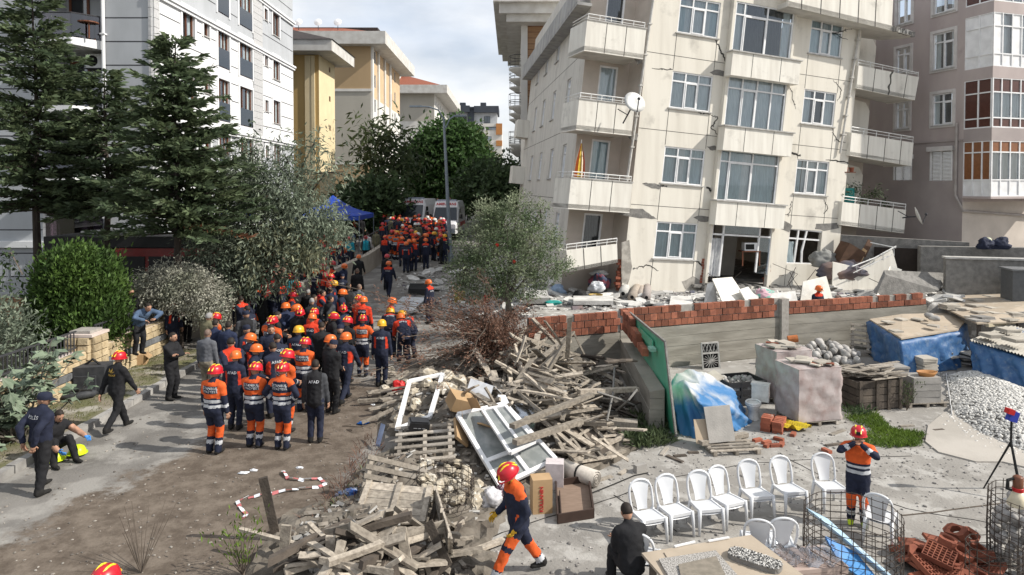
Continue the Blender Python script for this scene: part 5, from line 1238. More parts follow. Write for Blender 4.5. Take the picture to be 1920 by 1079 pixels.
def ambulance(label,x,y,rz):
 t=thing('ambulance',label,'ambulance',(x,y,road_z(y)),rz,'ambulances nosing into the crowd');o=V(t.location)
 def bld(mb,n,m,par=None,sm=False):
  me=mb.mesh(n,m,sm);return inst(n,me,par or t)
 def sec(y_,w,h,zb=.4,tp=.82):return [(-w/2,y_,zb),(w/2,y_,zb),(w/2,y_,zb+(h-zb)*.55),(w/2*.97,y_,zb+(h-zb)*.8),(w/2*tp,y_,h),(-w/2*tp,y_,h),(-w/2*.97,y_,zb+(h-zb)*.8),(-w/2,y_,zb+(h-zb)*.55)]
 ss=[sec(-2.75,1.7,1.0),sec(-2.6,1.9,1.2),sec(-1.9,2.0,1.35),sec(-1.2,2.0,2.32),sec(-1.02,2.02,2.72),sec(2.6,2.02,2.72),sec(2.75,1.95,2.6)]
 m=MB();m.add([p for s in ss for p in s],[(i*8+j,i*8+(j+1) % 8,(i+1)*8+(j+1) % 8,(i+1)*8+j) for i in range(6) for j in range(8)]+[tuple(range(7,-1,-1)),tuple(range(48,56))]);bld(m,'body',M_vanw)
 m=MB();m.add([(-.88,-1.93,1.36),(.88,-1.93,1.36),(.80,-1.24,2.28),(-.80,-1.24,2.28)],[(0,1,2,3)]);bld(m,'windscreen',plain('windscreen_dark',(.02,.025,.03),.08,0,.6))
 for sx in (-1,1):
  m=MB();m.add([(sx*1.012,-1.5,1.45),(sx*1.012,-.4,1.45),(sx*.995,-.5,2.15),(sx*.995,-1.15,2.15)],[(0,1,2,3)]);bld(m,'side_window',MATS['windscreen_dark'])
  m=MB();m.box((sx*.68,-2.72,.95),(.4,.1,.26));bld(m,'headlight',M_lightg)
  m=MB();m.box((sx*1.17,-1.35,1.6),(.16,.1,.34));bld(m,'mirror',M_tyre)
  m=MB();m.box((sx*1.02,.8,1.0),(.012,3.4,.3));bld(m,'red_stripe',M_red)
  for wy in (-1.75,1.8):m=MB();m.tube([(sx*.78,wy,.36),(sx*1.0,wy,.36)],.36,14);wh=bld(m,'wheel',M_tyre);m=MB();m.tube([(sx*.99,wy,.36),(sx*1.01,wy,.36)],.2,10);bld(m,'rim',M_lamp,wh)
 m=MB();m.box((0,-.85,2.78),(1.5,.3,.16));bld(m,'light_bar',plain('beacon_lens',(.42,.46,.55),.2))
 m=MB();m.box((0,-2.78,.6),(1.7,.12,.3));bld(m,'bumper',M_lamp)
 inst('lettering',text_mesh('AMBULANS',.2,M_rtxt,sp=1.1,bold=.008),t,(0,-1.135,2.52),(math.radians(66),0,0))
 inst('emblem',text_mesh('*',.5,M_red,bold=.02),t,(.0,-2.3,1.31),(math.radians(12),0,0))
ambulance('white ambulance with a red star bonnet standing left of the street lamp pole',-7.55,54.5,math.radians(-7))
ambulance('white ambulance partly hidden behind the street lamp pole',-4.9,52.5,math.radians(-2))
def _fire_engine():
 t=thing('fire_engine','dark red fire engine half hidden behind the conifers','fire engine',(-14.3,26.9,.0));o=t.location
 t.scale=(1,1,1.2)
 M_fr=plain('engine_red',(.22,.012,.012),.35,0,.5);M_blk=plain('engine_black',(.018,.018,.02),.5);M_ylw=plain('reflective_yellow',(.6,.45,.03),.5)
 def B(c,d,n,m):q=MB();q.box(V(c)+o,d);return q.build(n,m,t)
 B((1.9,0,1.6),(5.2,2.4,1.9),'body',M_fr);B((-2.3,0,1.5),(2.2,2.36,2.3),'cab',M_blk);B((-2.3,-1.19,1.95),(1.7,.02,.8),'cab_window',M_glass_dark)
 B((0,0,2.75),(6.8,2.3,.35),'roof_rack',M_blk)
 for k in range(4):B((-.1+k*1.25,-1.22,1.55),(1.1,.03,1.5),'roller_shutter',M_blk)
 for k in range(8):q=MB();q.bar(o+V((-3.3+k*.22,-1.23,2.12)),o+V((-3.2+k*.22,-1.23,2.3)),.1,.02,(0,1,0));q.build('hazard_stripe',M_vanw if k % 2 else M_red,t)
 B((-2.3,-1.22,2.05),(2.0,.02,.06),'yellow_stripe',M_ylw)
 q=MB()
 for s in (-.3,.3):q.bar(o+V((-2.5,s,3.0)),o+V((4.6,s,3.2)),.08,.1)
 for k in range(16):q.bar(o+V((-2.4+k*.45,-.3,3.02+.012*k)),o+V((-2.4+k*.45,.3,3.02+.012*k)),.04,.04)
 q.build('ladder',plain('ladder_alloy',(.5,.5,.5),.4,.6),t)
 for x in (-2.4,1,3.2):
  q=MB();q.tube([o+V((x,-1.22,.5)),o+V((x,-.8,.5))],.5,16);q.build('wheel',M_tyre,t)
 B((.3,0,.75),(7.0,2.2,.4),'chassis',M_blk)
_fire_engine()
# ================================================================= things standing in the yard
M_plast=mat('white_plastic',(.64,.65,.66),(.56,.57,.59),r=.35,sc=2,spec=.5,c3=(.62,.60,.56),sc3=7,lo3=.64,hi3=.75)
M_plastg=mat('grey_plastic_shade',(.62,.63,.65),(.55,.56,.58),r=.35,sc=2,spec=.5)
M_wood=mat('weathered_wood',(.30,.265,.22),(.20,.175,.145),r=.92,sc=2.5,stretch=(7,7,7),bump=.35,bsc=8,var=.35,c3=(.38,.35,.31),sc3=1.4,lo3=.5,hi3=.7)
M_woodd=mat('dark_old_wood',(.11,.09,.072),(.06,.05,.042),r=.92,sc=4,bump=.4,bsc=30,var=.3)
M_slab=mat('dusty_paving_slab',(.42,.385,.33),(.33,.30,.255),r=.93,sc=3,bump=.25,bsc=30,var=.16)
M_slabg=mat('grey_paving_slab',(.30,.285,.265),(.23,.22,.205),r=.93,sc=3,bump=.25,bsc=30,var=.16)
M_tarp=mat('blue_tarpaulin',(.028,.09,.225),(.05,.13,.27),r=.5,sc=6,det=9,c3=(.14,.20,.29),sc3=5,lo3=.52,hi3=.7,bump=.3,bsc=9,spec=.4)
M_tarpw=mat('faded_tarpaulin',(.04,.15,.33),(.46,.46,.44),r=.6,sc=1.5,lo=.46,hi=.56,det=10,bump=.3,bsc=9,spec=.4)
def _fade():
 nt=M_tarpw.node_tree;N=nt.nodes;L=nt.links;rg=next(n for n in N if n.type == 'MAP_RANGE');src=rg.inputs[0].links[0].from_socket;geo=next(n for n in N if n.type == 'NEW_GEOMETRY');sp=N.new('ShaderNodeSeparateXYZ');L.new(geo.outputs['Position'],sp.inputs[0])
 ma=N.new('ShaderNodeMath');ma.operation='MULTIPLY_ADD';ma.inputs[1].default_value=.34;L.new(sp.outputs[2],ma.inputs[0]);L.new(src,ma.inputs[2]);L.new(ma.outputs[0],rg.inputs[0]);rg.inputs[1].default_value=.50;rg.inputs[2].default_value=.74
_fade()
M_terra=mat('terracotta',(.23,.075,.042),(.16,.05,.03),r=.85,sc=4,bump=.2,bsc=30,var=.2)
M_redb=mat('red_facing_brick',(.33,.105,.06),(.24,.075,.045),r=.9,sc=6,bump=.25,bsc=40,var=.22,c3=(.42,.33,.27),sc3=5,lo3=.6,hi3=.7)
M_wire=plain('rusty_wire',(.075,.06,.05),.7,.3)
M_stoneg=mat('river_stone',(.36,.345,.325),(.25,.24,.23),r=.85,sc=5,var=.25,c3=(.48,.46,.43),sc3=4,lo3=.55,hi3=.65)
M_pebble=mat('white_pebble',(.60,.585,.55),(.42,.41,.385),r=.7,sc=9,isl=.22)
def up_at(px,py,z=YARD):return at_z(px,py,z)
# ---- white plastic chairs
def chair_proto(name,label,group):
 t=thing(name,label,'chair',(0,0,0),0,group)
 def add(mb,n,par=t,sm=True):return inst(n,mb.mesh(n,M_plast,sm),par)
 m=MB();m.grid(lambda u,v:V(((u-.5)*(.43-.03*v),-.21+.42*v,.43 - .03*math.sin(math.pi*u)*.6 - .025*v+(.02 if v < .01 else 0) - .03*max(0,.12-v)/.12)),8,8);m.grid(lambda u,v:V(((u-.5)*(.43-.03*v),-.21+.42*v,.405 - .03*math.sin(math.pi*u)*.6 - .025*v - .05*max(0,.12-v)/.12)),8,8)
 m.bar((-.205,-.2,.41),(-.19,.2,.39),.03,.05);m.bar((.205,-.2,.41),(.19,.2,.39),.03,.05);m.bar((-.2,-.205,.405),(.2,-.205,.405),.03,.05);add(m,'seat',sm=False)
 for sx in (-1,1):
  m=MB();m.tube([(sx*.205,-.2,.43),(sx*.215,-.22,.25),(sx*.225,-.235,0)],[.036,.03,.022],6);add(m,'leg')
  m=MB();m.tube([(sx*.19,.19,.42),(sx*.205,.235,.2),(sx*.215,.26,0)],[.034,.028,.02],6);add(m,'leg')
 b=MB();pts=[]
 for k in range(17):
  a=math.pi*k/16;x=-.215*math.cos(a)*(1 if .15 < k/16 < .85 else 1);z=.62+.26*math.sin(a)**.6
  pts.append(V((x,.2+(z-.4)*.24,z)))
 pts=[V((-.19,.19,.4)),V((-.21,.215,.5))]+pts+[V((.21,.215,.5)),V((.19,.19,.4))]
 b.tube(pts,.021,6);fr=add(b,'back_frame')
 b=MB()
 def sp(u,v):z=.41+.44*v;w=.092+.09*v**1.6;x=(u-.5)*2*w;return V((x,.193+(z-.4)*.24+.02*(1-4*(u-.5)**2),z))
 b.grid(sp,6,12);b.grid(lambda u,v:sp(u,v)+V((0,.012,0)),6,12);add(b,'backrest')
 m=MB()
 for r in range(7):
  for c in range(4):p=sp((c+.8)/4.6,.45+.07*r);m.box(p+V((0,-.003,0)),(.018,.008,.006))
 return t
CH=chair_proto('plastic_chair','white plastic chair at the near end of the row, beside the seated man','row of white plastic chairs')
def put_chair(c,label,px,py,rz,z=YARD,front=True,group='row of white plastic chairs',tilt=0):
 p=up_at(px,py,z);c['label']=label;c['group']=group;c.location=p+(RZ(rz) @ V((0,.22,0)) if front else V((0,0,0)));c.rotation_euler=(tilt,0,rz);return c
for i,(px,py,rz,lab) in enumerate(((1228,1023,.32,'white plastic chair at the near end of the row, beside the seated man'),(1279,1011,.30,'second white plastic chair of the row from the seated man'),(1334,1003,.28,'third white plastic chair of the row from the seated man'),(1381,990,.3,'fourth, middle white plastic chair of the row of seven'),(1430,977,.3,'fifth white plastic chair of the row, before the wide gap'),(1493,968,.12,'white plastic chair standing between the two gaps of the row'),(1567,962,.10,'last white plastic chair of the row, beside the standing firefighter'))):
 put_chair(CH if i == 0 else copy_tree(CH),lab,px,py,rz+.12*math.sin(i*2.7))
for px,py,rz,lab in ((1205,1092,2.75,'white plastic chair under the seated man in black'),(1458,1058,3.05,'white plastic chair with its back turned, behind the board table'),(1419,1062,2.9,'white plastic chair mostly hidden behind the table edge'),(1650,1012,2.5,'white plastic chair with its back turned, behind the wire cage')):
 put_chair(copy_tree(CH),lab,px,py,rz,group='turned away plastic chairs',front=False)
# ---- boards, slabs, pallets
def loose(name,label,cat,me,loc,rot=(0,0,0),group=None,scl=None):return tag(inst(name,me,None,loc,rot,scl),label,cat,group,'thing')
def slab_me(w,d,h,m,nm='slab',sd=0):
 g=random.Random(sd);b=MB();c=.008
 b.hexa([(-w/2+g.uniform(0,c),-d/2+g.uniform(0,c),0),(w/2-g.uniform(0,c),-d/2,0),(w/2,d/2,0),(-w/2,d/2,0),(-w/2+c,-d/2+c,h),(w/2-c,-d/2+c,h),(w/2-c,d/2-c,h),(-w/2+c,d/2-c,h)]);return b.mesh(nm,m)
SLAB=slab_me(.5,.5,.05,M_slab);SLABG=slab_me(.5,.5,.05,M_slabg,'slab',2);SLABS=slab_me(.4,.4,.045,M_slab,'slab',3)
SLT=slab_me(1.2,.095,.02,M_wood,'slat',1);STR=slab_me(.09,1.0,.09,M_wood,'stringer',4);BLK=slab_me(.1,.14,.08,M_woodd,'block',5)
def pallet(label,loc,rot=(0,0,0),cat='pallet',n=6,group=None,L=1.0,dark=False):
 t=tag(thing('wooden_pallet',label,cat,loc,0,group));t.rotation_euler=rot
 for k in range(n):inst('slat',SLT,t,(0,-L/2+.05+(L-.1)*k/(n-1),.1),(0,0,rnd.uniform(-.015,.015)))
 for x in (-.5,0,.5):inst('stringer',STR,t,(x,0,.008),scl=(1,L,1))
 return t
def stack(label,group,p,rz,n,me=SLAB,cat='slab',nm='paving_slab',h=.053,jit=.02,g=random.Random(12)):
 for k in range(n):loose(nm,label,cat,me,V(p)+V((g.uniform(-jit,jit),g.uniform(-jit,jit),k*h)),(0,0,rz+g.uniform(-.04,.04)),group)
# front table of boards with samples on it
def _front_table():
 z=.2;P=[up_at(1203,1037,z),up_at(1408,1003,z)];d=(P[1]-P[0]);d.normalize();n=V((d.y,-d.x,0));a=P[0];L=(P[1]-P[0]).length
 t=thing('board_table','light brown board laid as a table at the bottom edge with slab samples on it','table',a+d*L/2+n*.7 - V((0,0,.7)))
 m=MB();m.prism([a,a+d*L,a+d*L*1.02+n*1.7,a+n*1.7-d*.02],(0,0,-.04));m.build('table_top',mat('dusty_board',(.40,.335,.26),(.33,.275,.21),sc=2,c3=(.46,.41,.34),sc3=2,lo3=.55,hi3=.7),t)
 for u,v in ((.1,.15),(L-.1,.15),(.1,1.5),(L-.1,1.5)):m=MB();q=a+d*u+n*v-V((0,0,.04));m.bar(q,q-V((0,0,.66)),.09,.09);m.build('leg',M_woodd,t)
 rz=math.atan2(d.y,d.x)
 def pc(px,py):return up_at(px,py,z+.003)
 m=MB();m.prism([pc(1235,1052),pc(1342,1036),pc(1385,1085),pc(1262,1100)],(0,0,.03));tag(m.build('terrazzo_tile',mat('terrazzo',(.45,.43,.40),(.14,.13,.12),sc=60,lo=.45,hi=.55,r=.6)),'speckled terrazzo tile lying on the board table','tile')
 m=MB();m.prism([pc(1272,1066)+V((0,0,.03)),pc(1343,1050)+V((0,0,.03)),pc(1362,1090)+V((0,0,.03)),pc(1280,1105)+V((0,0,.03))],(0,0,.025));tag(m.build('stone_tile',mat('brown_stone_tile',(.235,.205,.165),(.17,.15,.12),sc=12)),'plain brown stone tile lying on the speckled tile','tile')
 m=MB();m.prism([pc(1245,1037),pc(1300,1028),pc(1306,1040),pc(1252,1049)],(0,0,.012));tag(m.build('cut_board',MATS['dusty_board']),'thin board offcut lying at the far side of the board table','board')
 c=pc(1415,1055);b=thing('pebble_block','long rounded block faced with black and white pebbles on the table','block',c,rz-.95)
 m=MB();pr=[]
 for k in range(24):an=2*math.pi*k/24;pr.append(V((math.copysign(abs(math.cos(an))**.4,math.cos(an))*.36,math.copysign(abs(math.sin(an))**.6,math.sin(an))*.15,0)))
 m.prism(pr,(0,0,.07));inst('core',m.mesh('core',M_bareconc),b)
 g=random.Random(3);q=MB()
 for k in range(520):
  while 1:
   x,y=g.uniform(-.36,.36),g.uniform(-.155,.155)
   if (abs(x)/.36)**4+(abs(y)/.155)**3 < 1:break
  s=g.uniform(.010,.017);q.mi=0 if g.random() < .6 else 1;q.ell((x,y,.072),(s,s*.8,s*.7),RZ(g.uniform(0,3)),5,4)
 o=inst('pebbles',q.mesh('pebbles',[M_pebble,plain('black_pebble',(.05,.05,.05),.6)],True),b);o['kind']='stuff'
 for (x0,y0,x1,y1) in ((1265,1025,1303,1016),(1328,1015,1367,1008)):
  m=MB();m.bar(up_at(x0,y0,z+.02),up_at(x1,y1,z+.02),.03,.02);tag(m.build('white_strip',M_pvc),'narrow white strip lying along the table edge' if x0 < 1300 else 'narrow white strip lying farther along the table edge','strip')
 c=up_at(1512,1045,-.1);m=MB();g=random.Random(2)
 m.grid(lambda u,v:c+V(((u-.5)*1.0,(v-.5)*.55,.06*math.sin(u*23+v*5)+.04*math.sin(v*31+u*9)+.05*g.random())),22,10);tag(m.build('plastic_film',glassmat('clear_film',(.85,.85,.86),.25,.15),smooth=True),'crumpled clear plastic film on boxes behind the wire cage','film')
 k=thing('board_stack','pinkish boards stacked under the crumpled plastic film','boards',c-V((0,0,.4)))
 for i in range(6):m=MB();m.box(c-V((0,0,.04+.065*i)),(.95,.6,.06),RZ(.15));m.build('board',mat('pink_board',(.42,.33,.29),(.36,.28,.24),sc=3,var=.1),k)
_front_table()
# ---- wire cages, pebbles, tripod and megaphone
def cage(label,c,r,h,n=26,rows=8,stones=None,sm=M_stoneg):
 t=thing('wire_cage',label,'gabion',c);m=MB();g=random.Random(int(c.x*10))
 for k in range(n):a=2*math.pi*k/n;w=g.uniform(-.03,.03);m.tube([c+V((r*math.cos(a),r*math.sin(a),0)),c+V((r*1.02*math.cos(a+w*.4),r*1.02*math.sin(a+w*.4),h*.5)),c+V((r*math.cos(a+w),r*math.sin(a+w),h+g.uniform(0,.05)))],.006,4,False)
 for j in range(rows+1):z=h*j/rows;m.tube([c+V((r*math.cos(2*math.pi*k/36)*(1+.015*math.sin(k)),r*math.sin(2*math.pi*k/36),z+.012*math.sin(k*1.3))) for k in range(37)],.006,4,False)
 tag(m.build('wire_mesh',M_wire,t),kind='stuff')
 return t
ROCKS=[]
for i in range(5):
 m=MB();m.ell((0,0,0),(1,.8,.72),None,10,7,.09,random.Random(i));ROCKS.append(m.mesh('stone',M_stoneg,True))
def _cages():
 c=up_at(1597,1075,YARD);r=.68;cage('empty wire cage with blue panels leaning inside it',c,r,.95,28,9)
 for j,(pts,mt,lab) in enumerate((([(-.5,.5,.75),(-.42,.3,.72),(.4,-.42,.12),(.56,-.3,.0),(.3,-.1,.1),(-.2,.4,.62)],mat('pale_blue_paint',(.30,.44,.55),(.42,.54,.62),sc=3,r=.5),'pale blue pointed panel lying slanted in the wire cage'),([(-.42,.0,.55),(-.34,-.3,.3),(.1,-.5,.05),(.2,-.3,.1),(.05,.0,.3)],mat('bright_blue_paint',(.03,.15,.40),(.06,.22,.46),sc=3,r=.4),'brighter blue panel lying beneath the pale one in the cage'))):
  m=MB();m.prism([c+V(p) for p in pts],(.0,-.02,.035));tag(m.build('boat_panel',mt),lab,'panel')
 c2=up_at(1935,1062,YARD);t=cage('wire cage filled with grey stones carrying the megaphone',c2,.58,1.1,30,10);g=random.Random(6)
 for k in range(170):
  a=g.uniform(0,6.28);z=g.uniform(.05,.92);rr=.5*math.sqrt(g.uniform(.55 if z < .85 else 0,1));s=g.uniform(.07,.1)
  inst('stone',ROCKS[k % 5],t,V((rr*math.cos(a),rr*math.sin(a),z)),(g.uniform(0,3),g.uniform(0,3),g.uniform(0,3)),(s,s,s))
 cage('low half open wire cage beside the terracotta blocks',up_at(1862,1100,YARD),.35,.6,16,5)
 b=c2+V((-.28,-.05,.98));mg=thing('megaphone','cream and red megaphone standing on the stone filled cage','megaphone',b)
 m=MB();m.lathe([(.14,0),(.145,.03),(.10,.13),(.075,.22),(.0,.22)],b,16);m.build('horn',plain('cream_plastic',(.62,.55,.40),.4),mg,True)
 m=MB();m.lathe([(.075,.22),(.08,.27),(.078,.28),(0,.28)],b,16);m.build('ring',M_red,mg,True)
 m=MB();m.lathe([(.07,.28),(.072,.44),(.05,.46),(0,.46)],b,16);m.build('body',plain('brown_plastic',(.16,.06,.03),.4),mg,True)
 m=MB();m.tube([b+V((-.07,0,.42)),b+V((-.16,0,.40)),b+V((-.17,0,.26)),b+V((-.1,0,.24))],.022,6);m.build('grip',M_tyre,mg)
 p=up_at(1893,930,YARD);tr=thing('tripod','black camera tripod with a red and blue head at the picture edge','tripod',p);h=p+V((.08,.1,1.0))
 for a in (2.6,4.6,.6):m=MB();m.tube([h+V((0,0,.0)),h+V((.42*math.cos(a),.42*math.sin(a),-1.0))],[.022,.014],6);m.build('leg',M_tyre,tr)
 m=MB();m.tube([h-V((0,0,.1)),h+V((0,0,.42))],.02,6);m.build('column',M_tyre,tr)
 m=MB();m.box(h+V((.02,0,.5)),(.16,.12,.2),RY(.3));m.build('head',plain('blue_case',(.03,.05,.35),.4),tr);m=MB();m.box(h+V((-.05,-.02,.6)),(.12,.13,.1),RY(.3));m.build('head_cap',M_red,tr)
_cages()
# ---- terracotta ventilation blocks
def _terracotta():
 g=random.Random(14)
 def holed():
  m=MB();w,d,h,r=.34,.24,.1,.085;n=16;o=[]
  def ring(z,R):return [V((R*math.cos(2*math.pi*k/n),R*math.sin(2*math.pi*k/n),z)) for k in range(n)]
  def sq(z):
   out=[]
   for k in range(n):
    a=2*math.pi*k/n;c,s=math.cos(a),math.sin(a);t=min(w/2/abs(c) if abs(c) > 1e-6 else 9,d/2/abs(s) if abs(s) > 1e-6 else 9);out.append(V((c*t,s*t,z)))
   return out
  vs=sq(0)+sq(h)+ring(h,r)+ring(0,r);m.add(vs,[(a*n+k,a*n+(k+1) % n,((a+1) % 4)*n+(k+1) % n,((a+1) % 4)*n+k) for a in range(4) for k in range(n)]);return m.mesh('terracotta_block',M_terra)
 def grid_():
  m=MB();
  for i in range(7):m.box((-.2+i*.066,0,.04),(.016,.4,.08))
  for i in range(7):m.box((0,-.2+i*.066,.042),(.41,.016,.076))
  return m.mesh('terracotta_block',M_terra)
 H,Gm=holed(),grid_();S_=slab_me(.4,.3,.045,M_terra,'terracotta_block',8)
 spots=[(1795,1003,.3,0),(1815,1012,.25,0),(1775,1020,.28,0),(1740,1030,.2,2),(1725,1045,.12,0),(1760,1045,.22,1),(1800,1040,.18,0),(1830,1035,.1,0),(1845,1050,.05,0),(1700,1050,.05,2),(1715,1062,.02,2),(1745,1068,.1,1),(1785,1062,.08,0),(1815,1070,.0,0),(1770,1085,.05,1),(1735,1090,0,2),(1800,1090,0,0),(1690,1035,0,0),(1708,1030,.02,2),(1755,1018,.05,2),(1835,1088,0,0),(1855,1075,0,1)]
 for px,py,z,k in spots:
  p=at_z(px,py,YARD+z+.05);loose('terracotta_block',('round holed','grid pierced','flat')[k]+' terracotta block in the heap by the wire cages','block',(H,Gm,S_)[k],p,(g.uniform(-.5,.5),g.uniform(-.4,.4),g.uniform(0,3)),'heap of terracotta blocks')
_terracotta()
# ---- tarps, wrapped bricks, crates, slabs along the wall
def drape(label,foot,top,zb,zt,m,seed,cat='tarpaulin',name='tarpaulin',nu=150,nv=18,fold=.06,amp=1.0):
 """cloth skirt falling from an uneven top outline to the foot outline, with folds"""
 def loop(pts,u):
  n=len(pts);f=u*n;i=int(f) % n;t=f-int(f);return pts[i].lerp(pts[(i+1) % n],t)
 g=random.Random(seed);ph=[g.uniform(0,6) for _ in range(6)]
 c=sum(top,V((0,0,0)))/len(top)
 def fn(u,v):
  a,b=loop(foot,u),loop(top,u);k=v/.7
  if v <= .7:
   p=a.lerp(b,k**.85);f=fold*(1-k*.7)*(1.2-2.2*abs(math.sin(u*6.283*6+ph[0]+1.5*k))+.8*abs(math.sin(u*6.283*13+ph[1]-2*k+2*math.sin(5*k+u*20)))+.7*math.sin(u*6.283*4+ph[2]+2*k));o=(p-c);o.z=0
   if o.length > 0:o.normalize()
   p=p+o*(f*amp+.11*(.35-abs(noise.noise(p*2.3)))+.05*(.3-abs(noise.noise(p*6))));p.z += .02*math.sin(u*50)
  else:
   k2=(v-.7)/.3;p=b.lerp(c,k2);p.z += .04*math.sin(u*19+k2*5)*(1-k2)+.12*(.3-abs(noise.noise(p*3)))
  return p
 mb=MB();mb.grid(fn,nu,nv);return tag(mb.build(name,m,smooth=True),label,cat)
def _yard():
 g=random.Random(21)
 # tarp covered heap beside the green sheet
 F_=[up_at(*p) for p in ((1262,808),(1300,820),(1350,816),(1400,798),(1395,765),(1340,720),(1262,715),(1250,760))]
 T_=[at_z(*p,z) for p,z in (((1258,725),.4),((1282,715),.7),((1308,752),.45),((1375,765),.05),((1376,735),.2),((1330,702),.6),((1300,692),.78),((1270,698),.7))]
 drape('blue and white weathered tarpaulin heap beside the green sheet',F_,T_,0,1,M_tarpw,1,fold=.06)
 loose('paving_slab','pale slab lying on top of the blue and white tarpaulin heap','slab',SLABS,at_z(1338,708,.45),(.25,-.3,.4))
 m=MB();a,b_=up_at(1330,845),up_at(1379,840);up=V((-.05,.28,.72));m.prism([a+V((0,0,.16)),b_+V((0,0,.16)),b_+V((0,0,.16))+up,a+V((0,0,.16))+up],(0,.03,0));tag(m.build('grey_board',M_slabg),'square grey board leaning on the tarpaulin heap','board')
 a,b_=up_at(1307,846),up_at(1336,845);m=MB();m.prism([a+V((0,.05,.14)),b_+V((0,.05,.14)),b_+V((0,.3,.6)),a+V((0,.3,.6))],(0,.03,0));tag(m.build('tan_board',mat('tan_board',(.42,.34,.25),(.36,.29,.21))),'smaller tan board leaning beside the square grey one','board')
 pallet('broken pallet lying flat in front of the tarpaulin heap',up_at(1368,842),(0,0,.12),n=5,L=.8)
 m=MB();p,q=up_at(1313,845),up_at(1400,828);m.bar(p+V((0,0,.17)),q+V((0,0,.17)),.14,.09);tag(m.build('timber',M_wood),'thick timber lying across the broken pallet','timber')
 # green translucent sheet
 gs=thing('green_sheet','tall green translucent sheet in a grey frame leaning beside the return wall','sheet',(3.95,18,YARD))
 A,B,C,D=V((3.85,20.9,-.45)),V((3.80,15.65,YARD)),V((3.62,16.1,1.72)),V((3.62,20.9,1.52));ms=mat('green_fibreglass',(.06,.33,.19),(.10,.42,.27),r=.35,sc=1.2,spec=.5,c3=(.22,.42,.30),sc3=2.5,lo3=.55,hi3=.75);m=MB();m.prism([A,B,C,D],(.02,0,0));m.build('panel',ms,gs)
 for p,q in ((B,C),(C,D),(D,A)):m=MB();m.bar(p+V((.01,0,0)),q+V((.01,0,0)),.05,.05);m.build('frame_bar',M_bareconc,gs)
 m=MB();m.bar(D.lerp(C,.35)+V((-.03,0,-.25)),D.lerp(C,.75)+V((-.03,0,-.3)),.03,.2);m.build('raised_rib',ms,gs);m=MB();m.box(D.lerp(C,.78)+V((-.08,0,-.38)),(.16,.3,.08));m.build('bracket',mat('pale_green',(.30,.50,.42),(.25,.45,.36)),gs)
 # lattice panel
 lp=thing('lattice_panel','small grey cast lattice panel leaning against the concrete wall','panel',up_at(1334,692));o=lp.location;W_,H_=.62,.82;R_=RZ(.3)
 def lpbar(x0,z0,x1,z1,w=.035):m.bar(o+R_ @ V((x0,.15*z0,z0)),o+R_ @ V((x1,.15*z1,z1)),w,w,(0,1,0))
 m=MB()
 for s in ((-.31,0,-.31,.82),(.31,0,.31,.82),(-.31,0,.31,0),(-.31,.82,.31,.82),(-.31,.5,.31,.5)):lpbar(*s,.05)
 m.build('frame',M_stoneg,lp);m=MB()
 for k in range(8):a=k*math.pi/8;lpbar(-.28*math.cos(a),.25-.22*math.sin(a),.28*math.cos(a),.25+.22*math.sin(a),.02)
 for k in range(5):lpbar(-.3+k*.13,.5,-.18+k*.13,.8,.02);lpbar(-.18+k*.13,.5,-.3+k*.13,.8,.02)
 tag(m.build('lattice',M_stoneg,lp),kind='stuff')
 m=MB();m.hexa([o+R_ @ V(p) for p in ((-.3,.05,0),(.3,.05,0),(.3,.07,0),(-.3,.07,0),(-.3,.17,.8),(.3,.17,.8),(.3,.19,.8),(-.3,.19,.8))]);m.build('backing',M_dark,lp)
 # black crate of rubble
 c=up_at(1385,752);cr=thing('rubble_crate','black slatted plastic crate full of stone rubble','crate',c,.25);Mb=plain('black_crate_plastic',(.03,.03,.032),.6)
 for (x,y,w,d) in ((0,-.42,1.15,.05),(0,.42,1.15,.05),(-.55,0,.05,.8),(.55,0,.05,.8)):
  for z,h in ((.12,.2),(.36,.12),(.58,.14)):m=MB();m.box((x,y,z),(w,d,h));inst('side_rail',m.mesh('side_rail',Mb),cr)
  for k in range(4):m=MB();f=-1+2*k/3;m.box((x+(f*w*.48 if w > d else 0),y+(f*d*.48 if d > w else 0),.32),(.06,.06,.62));inst('side_post',m.mesh('side_post',Mb),cr)
 m=MB();m.box((0,0,.3),(1.06,.78,.4));inst('fill',m.mesh('fill',M_rubble_ground),cr)
 for k in range(55):s=g.uniform(.05,.1);loose('rubble_stone','grey stone chunk among the rubble in the black crate','stone',ROCKS[k % 5],c+RZ(.25) @ V((g.uniform(-.48,.48),g.uniform(-.34,.34),.52+g.uniform(0,.06))),(g.uniform(0,3),)*3,'rubble in the black crate',(s,s,s))
 # toilet
 p=up_at(1412,785);t=thing('toilet','discarded white toilet standing between the crate and the wrapped bricks','toilet',p,-.5);Mc=plain('ceramic_white',(.66,.66,.63),.2,0,.6)
 m=MB();m.lathe([(.15,0),(.12,.12),(.11,.2),(.19,.36),(.2,.4),(.15,.4),(.1,.3),(0,.26)],(0,0,0),18);inst('bowl',m.mesh('bowl',Mc,True),t,scl=(1,1.3,1))
 m=MB();m.tube([V((.17*math.cos(2*math.pi*k/20),.23*math.sin(2*math.pi*k/20),.42)) for k in range(21)],.028,6,False);inst('seat_ring',m.mesh('seat_ring',Mc,True),t)
 m=MB();m.box((.12,.38,.58),(.42,.2,.42));inst('cistern',m.mesh('cistern',Mc),t);m=MB();m.box((.12,.38,.81),(.45,.23,.05));inst('cistern_lid',m.mesh('cistern_lid',Mc),t)
 # plastic wrapped brick stacks
 Mfilm=mat('dusty_film_over_bricks',(.40,.35,.34),(.27,.19,.175),r=.35,sc=4.5,det=9,lo=.4,hi=.8,bump=.5,bsc=5,spec=.6)
